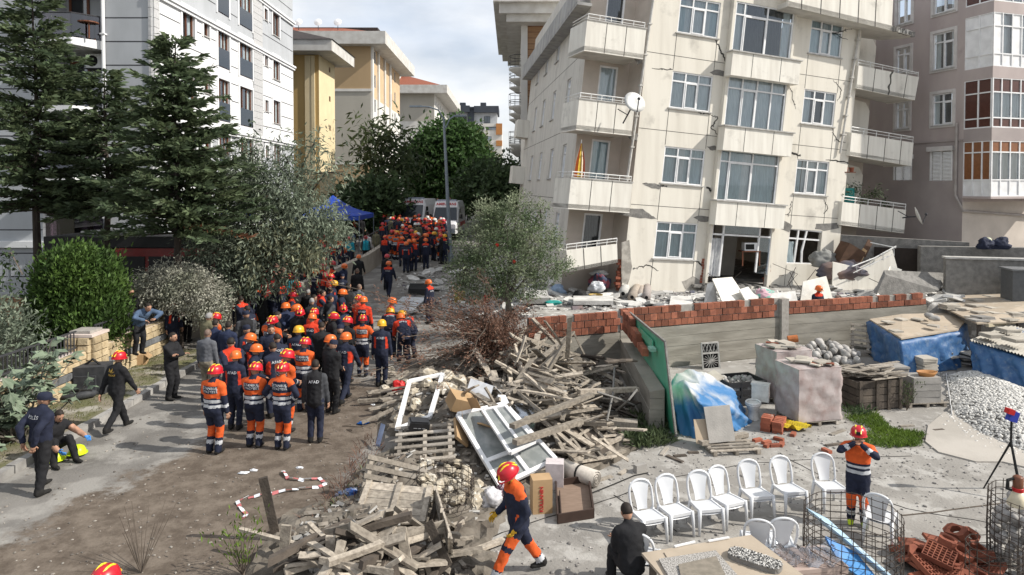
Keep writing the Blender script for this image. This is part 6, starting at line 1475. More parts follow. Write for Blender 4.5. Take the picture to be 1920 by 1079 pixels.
 for (px,py,rz,w,d,h,lab) in ((1530,800,.22,1.2,1.0,1.3,'nearer stack of bricks wrapped in dusty plastic film on a pallet'),(1482,757,.22,1.1,1.0,1.3,'farther stack of bricks wrapped in dusty plastic film behind the nearer one')):
  p=up_at(px,py)+V((0,.5,0));q=pallet('pallet under the '+lab.split(' on a')[0].split(' behind')[0].replace('stack of bricks wrapped in dusty plastic film','wrapped brick stack'),p,(0,0,rz),n=7,L=1.0)
  b=thing('brick_stack',lab,'brick stack',p+V((0,0,.13)),rz);m=MB()
  def side(u,v):
   f=u*4;i=int(f) % 4;t_=f-int(f);cs=[(-w/2,-d/2),(w/2,-d/2),(w/2,d/2),(-w/2,d/2)];x=lerp(cs[i][0],cs[(i+1) % 4][0],t_);y=lerp(cs[i][1],cs[(i+1) % 4][1],t_)
   k=1+.012*math.sin(u*57+v*9)+.018*math.sin(v*17+u*31)+.01*math.sin(v*41);return V((x*k,y*k,v*h))
  m.grid(side,64,18);m.grid(lambda u,v:V(((u-.5)*w,(v-.5)*d,h+.02*math.sin(u*9)*math.sin(v*7))),8,8);inst('film_wrap',m.mesh('film_wrap',Mfilm,True),b)
  bm=slab_me(.24,.1,.11,M_redb,'brick',9)
  for r in range(10):
   for k in range(4):inst('brick',bm,b,(-w/2+.16+k*w/4,-d/2+.12,r*.125+.01));
  for k in range(9):loose('roof_tile','broken flat tile scattered on the wrapped brick stacks','tile',SLABS if k % 3 else slab_me(.35,.2,.03,M_terra,'tile',k),b.location+RZ(rz) @ V((g.uniform(-.4,.4),g.uniform(-.35,.35),h+.03+.02*k/3)),(g.uniform(-.08,.08),g.uniform(-.08,.08),g.uniform(0,3)),'tiles on the wrapped brick stacks',(g.uniform(.6,1),)*3)
 # red facing bricks
 FB=slab_me(.24,.115,.065,M_redb,'red_brick',11)
 p0=up_at(1452,812);R_=RZ(-.55)
 for r in range(5):
  for a in range(5):
   for c_ in range(2 if r < 4 else 1):
    if r == 4 and a > 2:continue
    loose('red_brick','red facing brick in the small stack by the toilet','brick',FB,p0+R_ @ V((c_*.26-.2,a*.125+.0,r*.068))+V((g.uniform(-.01,.01),g.uniform(-.01,.01),0)),(0,0,-.55+g.uniform(-.06,.06)),'stack of red facing bricks')
 for px,py in ((1437,832),(1460,826),(1465,836),(1487,817),(1440,838),(1452,838),(1478,806),(1420,828),(1550,848)):loose('red_brick','single red brick lying loose on the concrete','brick',FB,up_at(px,py)+V((0,0,.002)),(0,0,g.uniform(0,3)),'loose red bricks')
 m=MB();c=up_at(1487,806);m.grid(lambda u,v:c+V(((u-.5)*.75,(v-.5)*.4,.04+.12*abs(math.sin(u*5+v*3))+.04*math.sin(u*21+v*13))),18,10);tag(m.build('yellow_sheet',plain('yellow_plastic',(.62,.46,.03),.4),smooth=True),'crumpled yellow plastic sheet beside the red bricks','sheet')
 # boulders
 for k in range(95):
  f=g.random();q=k % 19;px=g.uniform(1492,1610);py=g.uniform(628,692)+max(0,(px-1560))*.1;hh=max(0,.72 - abs(px-1540)/95*.6)
  if px > 1570:py=max(py,660)
  z=YARD+g.random()**.7*hh+.08;s=g.uniform(.11,.17);y=wall_y(8)-.35 - (1-(z-YARD)/.9)*1.5*g.random();p=at_y(px,650,y);loose('boulder','rounded grey stone in the heap under the terracotta pipe','stone',ROCKS[k % 5],(p.x,y,z),(g.uniform(0,3),)*3,'heap of rounded stones',(s,s,s))
 m=MB();p=V((9.1,22.4,.35));m.tube([p,p+V((.3,-.06,.05))],.12,12);tag(m.build('clay_pipe',plain('orange_clay',(.45,.15,.05),.7)),'orange clay pipe lying on top of the rounded stones','pipe')
 pallet('dark weathered pallet leaning upright beside the blue tarpaulin table',at_z(1640,668,YARD)+V((-.2,.1,.55)),(1.15,.1,-.25),n=6)
 # old crate filled with planks
 c=up_at(1645,770)+V((0,.45,0));cr=thing('wooden_crate','old dark wooden crate with loose slats heaped over it','crate',c,.2)
 for k in range(4):
  for y in (-.42,.42):m=MB();m.box((0,y,.12+.19*k),(1.35,.03,.17));inst('board',m.mesh('board',M_woodd),cr)
  for x in (-.68,.68):m=MB();m.box((x,0,.12+.19*k),(.03,.84,.17));inst('board',m.mesh('board',M_woodd),cr)
 for x in (-.6,-.1,.25,.6):m=MB();m.box((x,-.455,.4),(.09,.035,.8));inst('batten',m.mesh('batten',M_woodd),cr)
 m=MB();m.box((0,0,.38),(1.28,.8,.7));inst('contents',m.mesh('contents',M_woodd),cr)
 PL=[slab_me(l,.1,.022,M_wood,'loose_plank',i) for i,l in enumerate((.7,.95,1.2))]
 for k in range(34):loose('loose_plank','weathered grey slat heaped on the old dark crate','slat',PL[k % 3],c+V((g.uniform(-.65,.5),g.uniform(-.45,.35),.8+k*.008)),(g.uniform(-.15,.15),g.uniform(-.12,.12),g.gauss(.2,.35)),'slats heaped on the crate')
 # slab stacks on pallets
 for px,py,n,me,lab in ((1690,742,13,SLABG,'grey paving slab in the tall edge-on stack beside the old crate'),(1738,765,5,None,'thick concrete block in the stack under the orange trough'),(1700,700,9,SLAB,'tan paving slab in the back stack near the blue tarpaulin table'),(1745,712,10,SLAB,'pale paving slab in the back stack above the white pebbles')):
  p=up_at(px,py)+V((0,.3,.1))
  if me is None:
   blk=slab_me(.8,.55,.17,M_slabg,'concrete_block',3)
   for k in range(4):loose('concrete_block',lab,'block',blk,p+V((0,0,k*.175)),(0,0,.12+g.uniform(-.03,.03)),'blocks under the orange trough')
   pallet('pallet under the thick concrete blocks',p-V((0,0,.1)),(0,0,.12),n=4,L=.6)
   m=MB();q=p+V((.12,-.08,.70));m.lathe([(.16,0),(.21,.12),(.22,.12),(.17,.02),(0,.02)],(0,0,0),16);o=inst('trough',m.mesh('trough',plain('orange_trough',(.42,.20,.07),.7),True),None,q,(0,0,.1),(1.3,.75,1));tag(o,'small oval orange trough standing on the concrete blocks','trough')
  else:stack(lab,'slab stack '+lab.split(' ')[0],p,.15,n,me)
 # blue covered table with slabs and stones on top
 T=[at_z(*p,z) for p,z in (((1626,604),.95),((1690,645),.75),((1805,625),.78),((1815,610),.85),((1778,590),.95),((1700,593),1.0))]
 T=[V((p.x,p.y,z)) for p,z in zip([at_z(1626,602,.7),at_z(1688,640,.62),at_z(1800,622,.62),at_z(1812,606,.62),at_z(1775,590,.75),at_z(1690,592,.8)],(.7,.62,.62,.62,.75,.8))]
 Fo=[V((p.x+(p.x-9.9)*.03,p.y-(.15 if i in (1,2) else 0),YARD)) for i,p in enumerate(T)]
 drape('long blue tarpaulin hanging over a table loaded with slabs and stones',Fo,T,0,1,M_tarp,3,fold=.085)
 cc=sum(T,V((0,0,0)))/6
 m=MB();m.prism([p+(cc-p)*.04+V((0,0,.02)) for p in T],(0,0,.05));tag(m.build('covering_board',MATS['dusty_board']),'dusty board lying on the blue tarpaulin table','board')
 for px,py in ((1665,605),(1680,622),(1720,600),(1690,600),(1750,612)):loose('paving_slab','small slab lying on the blue tarpaulin table','slab',SLABS,at_z(px,py,.82),(.03,0,g.uniform(0,1)),'slabs on the blue table',(.8,.8,1))
 for px,py in ((1742,592),(1752,597)):loose('boulder','big pale stone weighing down the blue tarpaulin table','stone',ROCKS[1],at_z(px,py,.95),(0,0,px),'stones on the blue table',(.2,.18,.14))
 # second tarp with corrugated cover
 T2=[at_z(1818,640,.62),at_z(1925,672,.45),at_z(1990,640,.5),at_z(1900,615,.7)];F2=[V((T2[0].x-.02,T2[0].y-.2,YARD)),V((T2[1].x,T2[1].y-.35,YARD)),V((T2[2].x,T2[2].y,YARD)),V((T2[3].x,T2[3].y,YARD))]
 drape('second blue tarpaulin under a corrugated sheet at the picture edge',F2,T2,0,1,M_tarp,5,fold=.085)
 m=MB();a,b_,c_,d_=T2[0]+V((-.1,-.15,.06)),T2[1]+V((0,-.2,.06)),T2[2]+V((.2,0,.06)),T2[3]+V((0,.2,.06));m.grid(lambda u,v:a.lerp(b_,u).lerp(d_.lerp(c_,u),v)+V((0,0,.025*math.sin(u*120))),90,3);tag(m.build('corrugated_sheet',mat('corrugated_dusty',(.40,.375,.33),(.32,.30,.26),sc=2)),'dusty corrugated sheet lying over the second blue tarpaulin','sheet')
 for px,py in ((1890,622),(1905,640),(1860,632)):stack('slab lying on the corrugated sheet at the picture edge','slabs on the corrugated sheet',at_z(px,py,.8),.1,2)
 # sheet roof loaded with slabs
 q=[at_z(1738,562,1.0),at_z(1832,606,.95),at_z(1990,600,.85),at_z(1950,560,1.25),at_z(1860,545,1.25)]
 rf=thing('slab_shelter','low board roof on props loaded with loose paving slabs behind the tarpaulin table','shelter',(15,22.5,YARD));m=MB();m.prism(q,(0,0,-.05));m.build('board_roof',MATS['dusty_board'],rf)
 for i,p in enumerate(q+[q[1].lerp(q[2],.5)]):m=MB();e=p+(sum(q,V((0,0,0)))/5-p)*.08;m.bar(e-V((0,0,.05)),V((e.x,e.y,YARD)),.09,.09);m.build('prop',M_woodd,rf)
 m=MB();e=q[1]+V((.4,.1,-.1));m.bar(e,q[2]+V((-1.5,.1,-.1)),.1,.1);m.build('beam',mat('pale_beam',(.48,.42,.30),(.40,.35,.25)),rf)
 for k in range(30):
  u,v=g.random(),g.random();p=q[0].lerp(q[1],v).lerp(q[4].lerp(q[2],v),u);n=1+int(g.random()*2.4)
  for j in range(n):loose('paving_slab','loose paving slab lying on the low board roof','slab',(SLAB,SLABS,SLABG)[k % 3],p+V((g.uniform(-.04,.04),g.uniform(-.04,.04),.005+.055*j)),(-.03,.02,.2+g.uniform(-.3,.3)),'slabs on the board roof')
 for k in range(26):loose('paving_slab','paving slab stored in the shade beneath the low board roof','slab',(SLAB,SLABG)[k % 2],V((13.4+(k % 5)*.75+g.uniform(-.1,.1),22.4-.12*(k % 5)+g.uniform(-.2,.3),YARD+(k//5)*.11)),(g.uniform(-.1,.1),g.uniform(-.1,.1),g.uniform(0,1)),'slabs beneath the board roof')
 for k in range(12):loose('paving_slab','flat slab lying around the foot of the second blue tarpaulin','slab',(SLAB,SLABG)[k % 2],up_at(g.uniform(1850,1925),g.uniform(722,750))+V((0,0,.06*(k % 3))),(0,.05,g.uniform(0,2)),'slabs at the second tarpaulin')
 # white pebble heap: stuff
 q=MB();cxy=up_at(1865,770)
 hull=[up_at(*p) for p in ((1778,705),(1790,780),(1840,815),(1925,850),(2000,830),(1990,760),(1900,725),(1830,700))];cc=sum(hull,V((0,0,0)))/len(hull)
 def inh(p):
  for i in range(len(hull)):
   a,b_=hull[i],hull[(i+1) % len(hull)]
   if (b_.x-a.x)*(p.y-a.y)-(b_.y-a.y)*(p.x-a.x) < 0:return False
  return True
 def hz(p):e=min(((V((p.x,p.y,0))-V((a.x,a.y,0)) - (V((b_.x,b_.y,0))-V((a.x,a.y,0)))*max(0,min(1,(p-a).dot(b_-a)/(b_-a).length_squared))).length) for a,b_ in zip(hull,hull[1:]+hull[:1]));return .42*(1-math.exp(-e*1.6))
 xs=[p.x for p in hull];ys=[p.y for p in hull];k=0
 while k < 5200:
  p=V((g.uniform(min(xs),max(xs)),g.uniform(min(ys),max(ys)),YARD))
  if not inh(p):continue
  s=g.uniform(.03,.055);q.ell((p.x,p.y,YARD+hz(p)+g.uniform(-.01,.02)),(s,s*.8,s*.65),RZ(g.uniform(0,3)),5,4);k += 1
 for _ in range(250):
  p=hull[g.randrange(4)].lerp(hull[g.randrange(4)],g.random())+V((g.gauss(-.1,.2),g.gauss(-.1,.2),.02));s=g.uniform(.025,.045);q.ell(p,(s,s*.8,s*.6),None,5,4)
 m2=MB();m2.grid(lambda u,v:(lambda p:V((p.x,p.y,YARD+hz(p)-.03)))(cc+(hull[int(u*8) % 8].lerp(hull[(int(u*8)+1) % 8],u*8-int(u*8))-cc)*v*.99),32,12);tag(m2.build('pebble_heap_bed',M_slabg,smooth=True),kind='stuff')
 tag(q.build('white_pebbles',M_pebble,smooth=True),kind='stuff')
 m=MB();a=up_at(1782,730);m.grid(lambda u,v:lerp(0,1,1)*(hull[0].lerp(hull[1],u*1.0) if u <= 1 else a)+V((-.05-.1*v,-.1*v,.03+.3*v*(1-v)+.05*math.sin(u*30))),26,5);tag(m.build('torn_sack',plain('white_sacking',(.6,.6,.6),.8),smooth=True),'torn white sack edge round the heap of white pebbles','sack')
 # concrete apron, stray bits on the yard
 Ms=mat('paler_apron',(.40,.37,.33),(.33,.305,.27),sc=1.2,bump=.2,bsc=20)
 hp=[up_at(*p)+V((0,0,.03)) for p in ((1735,830),(1760,850),(1830,868),(1880,868),(1930,880),(2050,830),(1880,790),(1800,770),(1770,775),(1740,800))];m=MB();m.prism(hp,(0,0,-.06));tag(m.build('concrete_apron',Ms),kind='structure')
 m=MB()
 for k in range(2600):
  px=g.uniform(860,1920);py=g.uniform(790,1079) if g.random() < .55 else g.uniform(790,900);p=up_at(px,py)
  if p.x < yard_edge(p.y)+.3:continue
  s=g.choice((.008,.012,.016,.022,.035 if g.random() < .25 else .01));m.ell(p+V((0,0,s*.3)),(s*1.3,s,s*.6),RZ(g.uniform(0,3)),5,4)
 tag(m.build('grit',mat('grit_stone',(.33,.31,.29),(.18,.17,.16),sc=9,isl=.35)),kind='stuff')
 for k,(px,py,l,rz) in enumerate(((1245,848,.5,1.1),(1265,862,.45,2.2),(1168,887,.3,.9),(1275,856,.3,.2),(1570,812,.6,.6),(1565,835,.5,.3),(1700,800,.4,.2),(1720,822,.35,-.3),(1130,900,.5,.6),(1300,850,.25,0),(1150,850,.6,.4),(1760,808,.3,.2))):
  me=slab_me(l,.1,.03,M_woodd if k % 2 else M_wood,'wood_scrap',k);loose('wood_scrap','short scrap of wood lying on the yard concrete','scrap',me,up_at(px,py)+V((0,0,.004)),(0,0,rz),'wood scraps on the concrete')
 m=MB();m.box(up_at(1200,885)+V((0,0,.08)),(.26,.12,.16),RZ(.5));tag(m.build('grey_block',M_slabg),'small grey block lying alone on the yard concrete','block')
 for k,l in enumerate((((880,1020),(985,985),(1130,940),(1240,905)),((1150,930),(1290,1010)),((1460,850),(1560,905),(1700,955),(1880,985)),((1240,900),(1400,870),(1560,860),(1730,855)))):
  m=MB();P=[]
  for a,b_ in zip(l,l[1:]):P += [up_at(lerp(a[0],b_[0],t/7),lerp(a[1],b_[1],t/7))+V((g.uniform(-.03,.03),g.uniform(-.03,.03),.004)) for t in range(7)]
  for a,b_ in zip(P,P[1:]):m.bar(a,b_,.016+.012*g.random(),.004)
  tag(m.build('ground_crack',M_crack),kind='structure')
 # hose across the concrete
 m=MB();m.tube([up_at(px,py)+V((0,0,.012)) for px,py in ((1060,940),(1105,928),(1150,910),(1190,893),(1215,888))],.014,5);tag(m.build('cable',M_tyre),'dark cable trailing from the empty drawer across the concrete','cable')
 m=MB();m.tube([up_at(px,py)+V((0,0,.012)) for px,py in ((1690,968),(1750,962),(1800,955),(1870,946),(1930,940))],.01,5);tag(m.build('rope',M_twig),'thin rope lying across the concrete towards the tripod','rope')
_yard()
# ================================================================= the debris heaps
M_pale=mat('pale_split_wood',(.375,.33,.27),(.22,.19,.155),r=.93,sc=2.2,stretch=(6,6,6),bump=.35,bsc=8,var=.42,c3=(.20,.18,.155),sc3=1.8,lo3=.58,hi3=.75)
M_card=mat('brown_cardboard',(.40,.27,.15),(.34,.225,.12),r=.9,sc=3,var=.12)
M_cardw=plain('white_printed_card',(.66,.68,.71),.7)
M_plaster=mat('plaster_fragment',(.58,.57,.545),(.40,.39,.37),r=.93,sc=3,bump=.4,bsc=15,var=.25)
M_cblue=plain('blue_print',(.04,.09,.30),.7)
M_pst=mat('rough_pale_stone',(.42,.37,.29),(.26,.225,.17),r=.92,sc=5,bump=.8,bsc=10,var=.25,c3=(.50,.47,.41),sc3=6,lo3=.52,hi3=.6)
def mound(x,y):
 h=0
 for cx,cy,rx,ry,a in ((1.1,19.5,1.5,1.5,1.25),(2.4,18.6,.9,1.8,.35),(.5,17,1.5,1.9,.95),(-.7,15.2,1.0,1.8,.85),(-1.9,17.3,1.0,1.9,.4),(-1.6,12.2,.9,1.3,.45),(-.9,20.3,1.4,1.2,.7),(-2.1,10.2,1.3,1.1,.35)):
  d=((x-cx)/rx)**2+((y-cy)/ry)**2
  if d < 6:h=max(h,a*math.exp(-d))+.12*min(h,a*math.exp(-d))
 return ground_z(x,y)+h
def on_mound(px,py,dz=0):
 z=0
 for _ in range(4):p=at_z(px,py,z+dz);z=.5*z+.5*mound(p.x,p.y)
 p=at_z(px,py,mound(p.x,p.y)+dz);return p
def _mound():
 m=MB();nx,ny=62,106;g=random.Random(1);x0,y0=-3.7,8.6
 for j in range(ny):
  for i in range(nx):
   x,y=x0+i*.113,y0+j*.113;m.v.append((x,y,mound(x,y)+(g.uniform(-.05,.07) if mound(x,y)-ground_z(x,y) > .04 else -.06)))
 for j in range(ny-1):
  for i in range(nx-1):
   x,y=x0+i*.113,y0+j*.113
   if y > wall_y(max(x,0))-.1 or x > 3.2:continue
   m.f.append((j*nx+i,j*nx+i+1,(j+1)*nx+i+1,(j+1)*nx+i));m.m.append(0)
 tag(m.build('rubble_mound',mat('mound_dirt',(.095,.08,.064),(.17,.15,.125),r=.95,sc=3,bump=.8,bsc=12,c3=(.08,.07,.055),sc3=2.5,lo3=.5,hi3=.65),org=(0,0,0)),kind='stuff')
 # broken bits filling the heap
 q=MB()
 for k in range(2600):
  while 1:
   x,y=g.uniform(-3.4,3.1),g.uniform(9.2,21.2)
   if mound(x,y)-ground_z(x,y) > .1 and y < wall_y(max(x,0))-.3:break
  s=g.uniform(.02,.07);R_=RZ(g.uniform(0,6)) @ RX(g.uniform(-.8,.8));q.mi=g.choice((0,0,1,2));q.box((x,y,mound(x,y)+g.uniform(0,.05)),(s*g.uniform(1,4.5),s,s*g.uniform(.3,.8)),R_)
 tag(q.build('broken_bits',[mat('splinters',(.26,.23,.195),(.13,.115,.095),sc=4,isl=.4),mat('broken_plaster',(.36,.35,.33),(.25,.24,.225),sc=4,isl=.3),M_woodd]),kind='stuff')
_mound()
def plank_me(l,w,h,m,sd):
 g=random.Random(sd);b=MB();n=4;vs=[];bw=g.uniform(-.02,.02)
 for k in range(n+1):
  x=-l/2+l*k/n;s=g.uniform(.9,1.04);z=bw*math.sin(math.pi*k/n);e=g.uniform(-.05,.05) if k in (0,n) else 0
  vs += [(x+e,-w/2*s,z),(x-e,w/2*s,z),(x-e,w/2*s,z+h),(x+e,-w/2*s,z+h)]
 fs=[(3,2,1,0),(n*4,n*4+1,n*4+2,n*4+3)]+[(k*4+j,k*4+(j+1) % 4,(k+1)*4+(j+1) % 4,(k+1)*4+j) for k in range(n) for j in range(4)]
 b.add(vs,fs);return b.mesh('plank',m)
PK=[plank_me(l,w,h,M_pale,i) for i,(l,w,h) in enumerate(((1.3,.1,.03),(1.0,.095,.025),(1.7,.11,.04),(.75,.1,.022),(1.4,.075,.07),(2.1,.14,.04)))]
PKD=[plank_me(l,w,h,M_woodd,20+i) for i,(l,w,h) in enumerate(((1.1,.12,.04),(.7,.1,.03),(1.5,.1,.08)))]
def planks(n,box,ang,spread,label,group,dz=(.02,.3),tilt=.25,ms=PK,sd=0,sc=(.75,1.1)):
 g=random.Random(sd)
 for k in range(n):
  px,py=g.uniform(box[0],box[2]),g.uniform(box[1],box[3]);p=on_mound(px,py,g.uniform(*dz))
  i=g.randrange(len(ms));loose('plank',('mid length','short','long','stubby','squared','wide')[i]+' '+label,'plank',ms[i],p,(g.gauss(0,.3),g.gauss(0,tilt),math.radians(g.gauss(ang,spread))),group,[g.uniform(*sc),g.uniform(.7,1.25),g.uniform(.8,1.3)])
planks(34,(945,620,1085,715),62,26,'pale weathered plank in the tangled fan against the brick wall','planks fanned against the wall',(.05,.55),.5,sd=1)
planks(26,(895,660,965,760),-52,14,'pale weathered plank sloping down towards the cardboard boxes','planks sloping to the boxes',(.05,.3),.3,sd=2)
planks(36,(950,700,1110,800),12,16,'weathered plank in the flat criss-crossed middle of the heap','planks in the middle of the heap',(.05,.5),.12,sd=3)
planks(22,(985,690,1105,760),-42,12,'pale broken slat lying crosswise on the middle of the heap','slats across the middle',(.4,.6),.2,sd=4,sc=(.5,.8))
planks(22,(1085,665,1185,800),-25,40,'dark board in the shaded corner by the return wall','boards in the shaded corner',(.02,.25),.25,PKD,5,(.6,1))
planks(16,(1075,680,1165,760),20,45,'grey broken board in the shaded corner by the return wall','grey boards in the shaded corner',(.1,.3),.25,PK,6,(.4,.8))
planks(20,(1030,780,1170,855),-35,22,'old plank of the broken crate by the window frame','planks of the broken crate',(.05,.3),.25,sd=7,sc=(.6,1.1))
planks(12,(1060,800,1150,875),38,12,'long plank lying out towards the yard concrete','planks towards the concrete',(.03,.12),.1,sd=8)
planks(20,(700,700,770,790),15,22,'greyish plank end at the road side of the heap','plank ends by the road',(.02,.2),.15,sd=9,sc=(.4,.7))
planks(34,(540,985,840,1085),10,40,'broken weathered board in the heap at the bottom edge','broken boards at the bottom edge',(.02,.4),.3,sd=10,sc=(.35,.75))
planks(44,(880,640,1100,790),30,60,'short splintered piece in the tangle of the heap','splintered pieces',(.1,.5),.5,sd=12,sc=(.3,.55))
planks(30,(560,960,850,1085),-20,60,'short splintered piece in the heap at the bottom edge','splintered pieces at the bottom',(.1,.4),.5,sd=13,sc=(.25,.5))
planks(20,(560,1000,850,1085),60,25,'dark old board in the heap at the bottom edge','dark boards at the bottom edge',(.02,.3),.3,PKD,11)
def beam(label,a,b,w,h,m,za,zb,up=(0,0,1)):
 m_=MB();m_.bar(at_z(*a,za),at_z(*b,zb),w,h,up);return tag(m_.build('beam',m),label,'beam',None,'thing')
beam('long pale beam leaning from the brick wall down into the heap',(998,598),(1050,652),.12,.07,M_pale,1.45,.75)
beam('grey post leaning on the brick wall at the dry bush',(985,612),(950,680),.1,.08,M_pale,1.3,.4)
beam('dark upright board standing at the road side of the bottom heap',(493,896),(520,1018),.05,.13,M_woodd,1.0,-.05,(1,.3,0))
beam('long pale lath lying across the bottom heap',(450,993),(730,1068),.07,.05,M_pale,.35,.25)
beam('second long lath under the first at the bottom heap',(545,1040),(690,1075),.06,.05,M_pale,.2,.2)
beam('wide pale board slanting up in the bottom heap',(655,1085),(735,985),.2,.04,M_pale,.15,.55)
beam('pale board standing upright on the bottom heap',(537,985),(530,1065),.14,.04,M_pale,.65,.05,(0,1,0))
beam('second pale board standing upright on the bottom heap',(620,1005),(618,1085),.13,.04,M_pale,.6,.0,(0,1,0))
beam('weathered board standing between the crate sides of the bottom heap',(752,990),(768,1080),.14,.04,M_pale,.6,0,(0,1,0))
beam('dark board leaning on the broken crate of the bottom heap',(803,978),(840,1060),.13,.04,M_woodd,.55,0,(0,1,0))
beam('dark rail lying across the bottom heap',(560,1030),(750,1012),.1,.08,M_woodd,.35,.4)
beam('long grey beam at the edge of the middle heap',(1085,735),(1195,690+40),.16,.1,M_pale,.55,.35)
beam('squared timber running across the shaded corner',(960,800),(1110,740),.14,.08,M_pale,.75,.65)
beam('stout timber lying under the squared one',(965,830),(1090,790),.14,.1,M_pale,.45,.4)
beam('rotten log lying before the return wall',(1090,790),(1195,800),.3,.25,M_wood,-.2,-.25)
beam('sawn plank lying on the concrete beside the walking firefighter',(850,1048),(945,1012),.12,.05,M_pale,-.42,-.42)
beam('dark plank lying on the concrete beside the drawer',(880,1040),(950,1010),.09,.04,M_woodd,-.45,-.45)
beam('pale plank pointing at the coiled carpet',(1095,880),(1170,845),.13,.05,M_pale,-.4,-.4)
for i,(a,b) in enumerate((((1152,690),(1138,790)),((1195,730),(1155,770)),((1120,735),(1190,760)))):
 m=MB();m.tube([at_z(*a,.6),at_z((a[0]+b[0])/2+4,(a[1]+b[1])/2,.4),at_z(*b,0)],.025,5);tag(m.build('bent_rod',M_bareconc),('upright','slanting','crossing')[i]+' bent grey rod in the shaded corner of the heap','rod')
# flat panels, frames and boxes
def quad_pts(c):return [on_mound(*p[:2],p[2]) if len(p) > 2 else on_mound(*p) for p in c]
def frame_thing(name,label,corners,nx,ny,fw=.07,glass=True,split=None):
 A,B,C,D=[V(c) for c in corners];n=(B-A).cross(D-A).normalized();n=n if n.z > 0 else -n
 P=lambda u,v,h=0:A.lerp(B,u).lerp(D.lerp(C,u),v)+n*h
 t=thing(name,label,'window frame',(A+B+C+D)/4);m=MB()
 for k in range(nx+1):m.bar(P(k/nx,0),P(k/nx,1),fw,.07,n)
 for k in range(ny+1):
  v=k/ny if split is None else split[k];m.bar(P(0,v,.001),P(1,v,.001),fw,.068,n)
 m.build('frame',M_pvc,t)
 if glass:
  sv=split or [k/ny for k in range(ny+1)]
  for i in range(nx):
   for j in range(len(sv)-1):q=MB();q.add([P(i/nx+.03,sv[j]+.02),P((i+1)/nx-.03,sv[j]+.02),P((i+1)/nx-.03,sv[j+1]-.02),P(i/nx+.03,sv[j+1]-.02)],[(0,1,2,3)]);q.build('pane',mat('dusty_glass',(.19,.205,.20),(.30,.31,.30),r=.25,sc=5,det=9,lo=.45,hi=.7,spec=.5),t)
 return t
frame_thing('window_frame','large white double window frame lying slanted with dusty panes on the heap',[at_z(858,778,.62),at_z(946,758,.68),at_z(1042,862,-.05),at_z(938,912,-.28)],2,2,.085,True,[0,.68,1])
frame_thing('window_sash','narrow white sash lying on the large window frame',[at_z(905,770,.72),at_z(948,762,.78),at_z(1003,828,.32),at_z(957,850,.28)],2,1,.06,True)
frame_thing('door_frame','empty white door frame lying against the rough stones by the road',[at_z(768,715,.55),at_z(830,702,.6),at_z(806,782,.35),at_z(745,805,.3)],1,1,.1,False)
for a,b in (((795,775),(830,765)),((690,840),(720,800)) ):pass
m=MB();m.prism([at_z(704,836,.1),at_z(712,838,.1),at_z(722,800,.35),at_z(714,797,.35)],(0,.02,.03));tag(m.build('blue_board',mat('slate_blue_paint',(.12,.15,.22),(.09,.11,.17))),'narrow slate blue board leaning at the road side of the heap','board')
def box_thing(name,label,cat,p,d,R,m,extra=None):
 t=thing(name,label,cat,p);t.rotation_euler=R;w,l,h=d;q=MB();q.box((0,0,h/2),d);inst('carton',q.mesh('carton',m),t)
 if extra:extra(t)
 return t
def _printed(t):
 for k in range(3):
  q=MB();q.lathe([(0,0),(.055,0),(.055,.002),(0,.002)],(-.12+.0*k,-.18+.17*k,.302),10);q.bar((-.12,-.18+.17*k,.303),(-.02,-.14+.17*k,.303),.04,.004);inst('printed_mark',q.mesh('printed_mark',M_cblue),t)
 q=MB();q.bar((.1,-.3,.303),(.14,.3,.303),.04,.004);inst('printed_stripe',q.mesh('printed_stripe',M_cblue),t)
 q=MB();q.prism([(.28,-.3,.3),(.28,.3,.3),(.5,.3,.2),(.5,-.3,.2)],(0,0,.008));inst('flap',q.mesh('flap',M_cardw),t)
box_thing('carton_box','white carton printed with blue marks lying on the plank heap','box',on_mound(897,742,.15),(.55,.62,.3),(-.35,.3,-.1),M_cardw,_printed)
def _flaps(t):
 for k,(a,b_) in enumerate((((-.25,-.2,.3),(-.45,-.25,.45)),((.25,-.2,.3),(.42,-.3,.2)))):q=MB();q.prism([V(a),V(a)+V((0,.45,0)),V(b_)+V((0,.45,0)),V(b_)],(0,0,.008));inst('flap',q.mesh('flap',M_card),t)
box_thing('carton_box','opened brown carton squashed against the printed white one','box',on_mound(858,765,.1),(.5,.42,.3),(.3,.35,.5),M_card,_flaps)
box_thing('carton_box','torn brown cardboard sagging beside the large window frame','box',on_mound(862,812,.15),(.35,.6,.06),(.5,.75,.5),M_card,_flaps)
box_thing('carton_box','flattened brown cardboard under the large window frame','box',on_mound(905,800,.25),(.35,.5,.03),(-.3,.45,.4),M_card,_flaps)
def _word(t):
 me=text_mesh('KULLANIN',.07,M_rtxt,bold=.002);inst('lettering',me,t,(-.02,-.156,.27),(math.pi/2,-math.pi/2,0))
box_thing('carton_box','upright brown carton with red lettering behind the walking firefighter','box',up_at(1015,962)+V((0,.1,0)),(.36,.3,.62),(0,0,.15),M_card,_word)
box_thing('carton_box','pinkish white carton behind the upright brown one','box',up_at(1042,925)+V((0,.3,0)),(.35,.3,.5),(0,0,-.1),plain('pinkish_card',(.60,.54,.54),.8))
box_thing('carton_box','thin white box tipped on the planks beside the printed carton','box',on_mound(943,765,.3),(.2,.5,.14),(.5,.2,.5),M_cardw)
m=MB();m.prism([on_mound(955,757,.35),on_mound(1010,760,.35),on_mound(1000,825,.15),on_mound(968,820,.2)],(0,0,.02));tag(m.build('film_sheet',glassmat('clear_film',(.85,.85,.86),.25,.15)),'sheet of clear plastic over white boards beside the window frame','plastic sheet')
m=MB();m.prism([on_mound(975,800,.2),on_mound(1000,795,.2),on_mound(1003,845,.1),on_mound(985,848,.1)],(0,0,.03));tag(m.build('white_board',M_cardw),'small white board next to the large window frame','board')
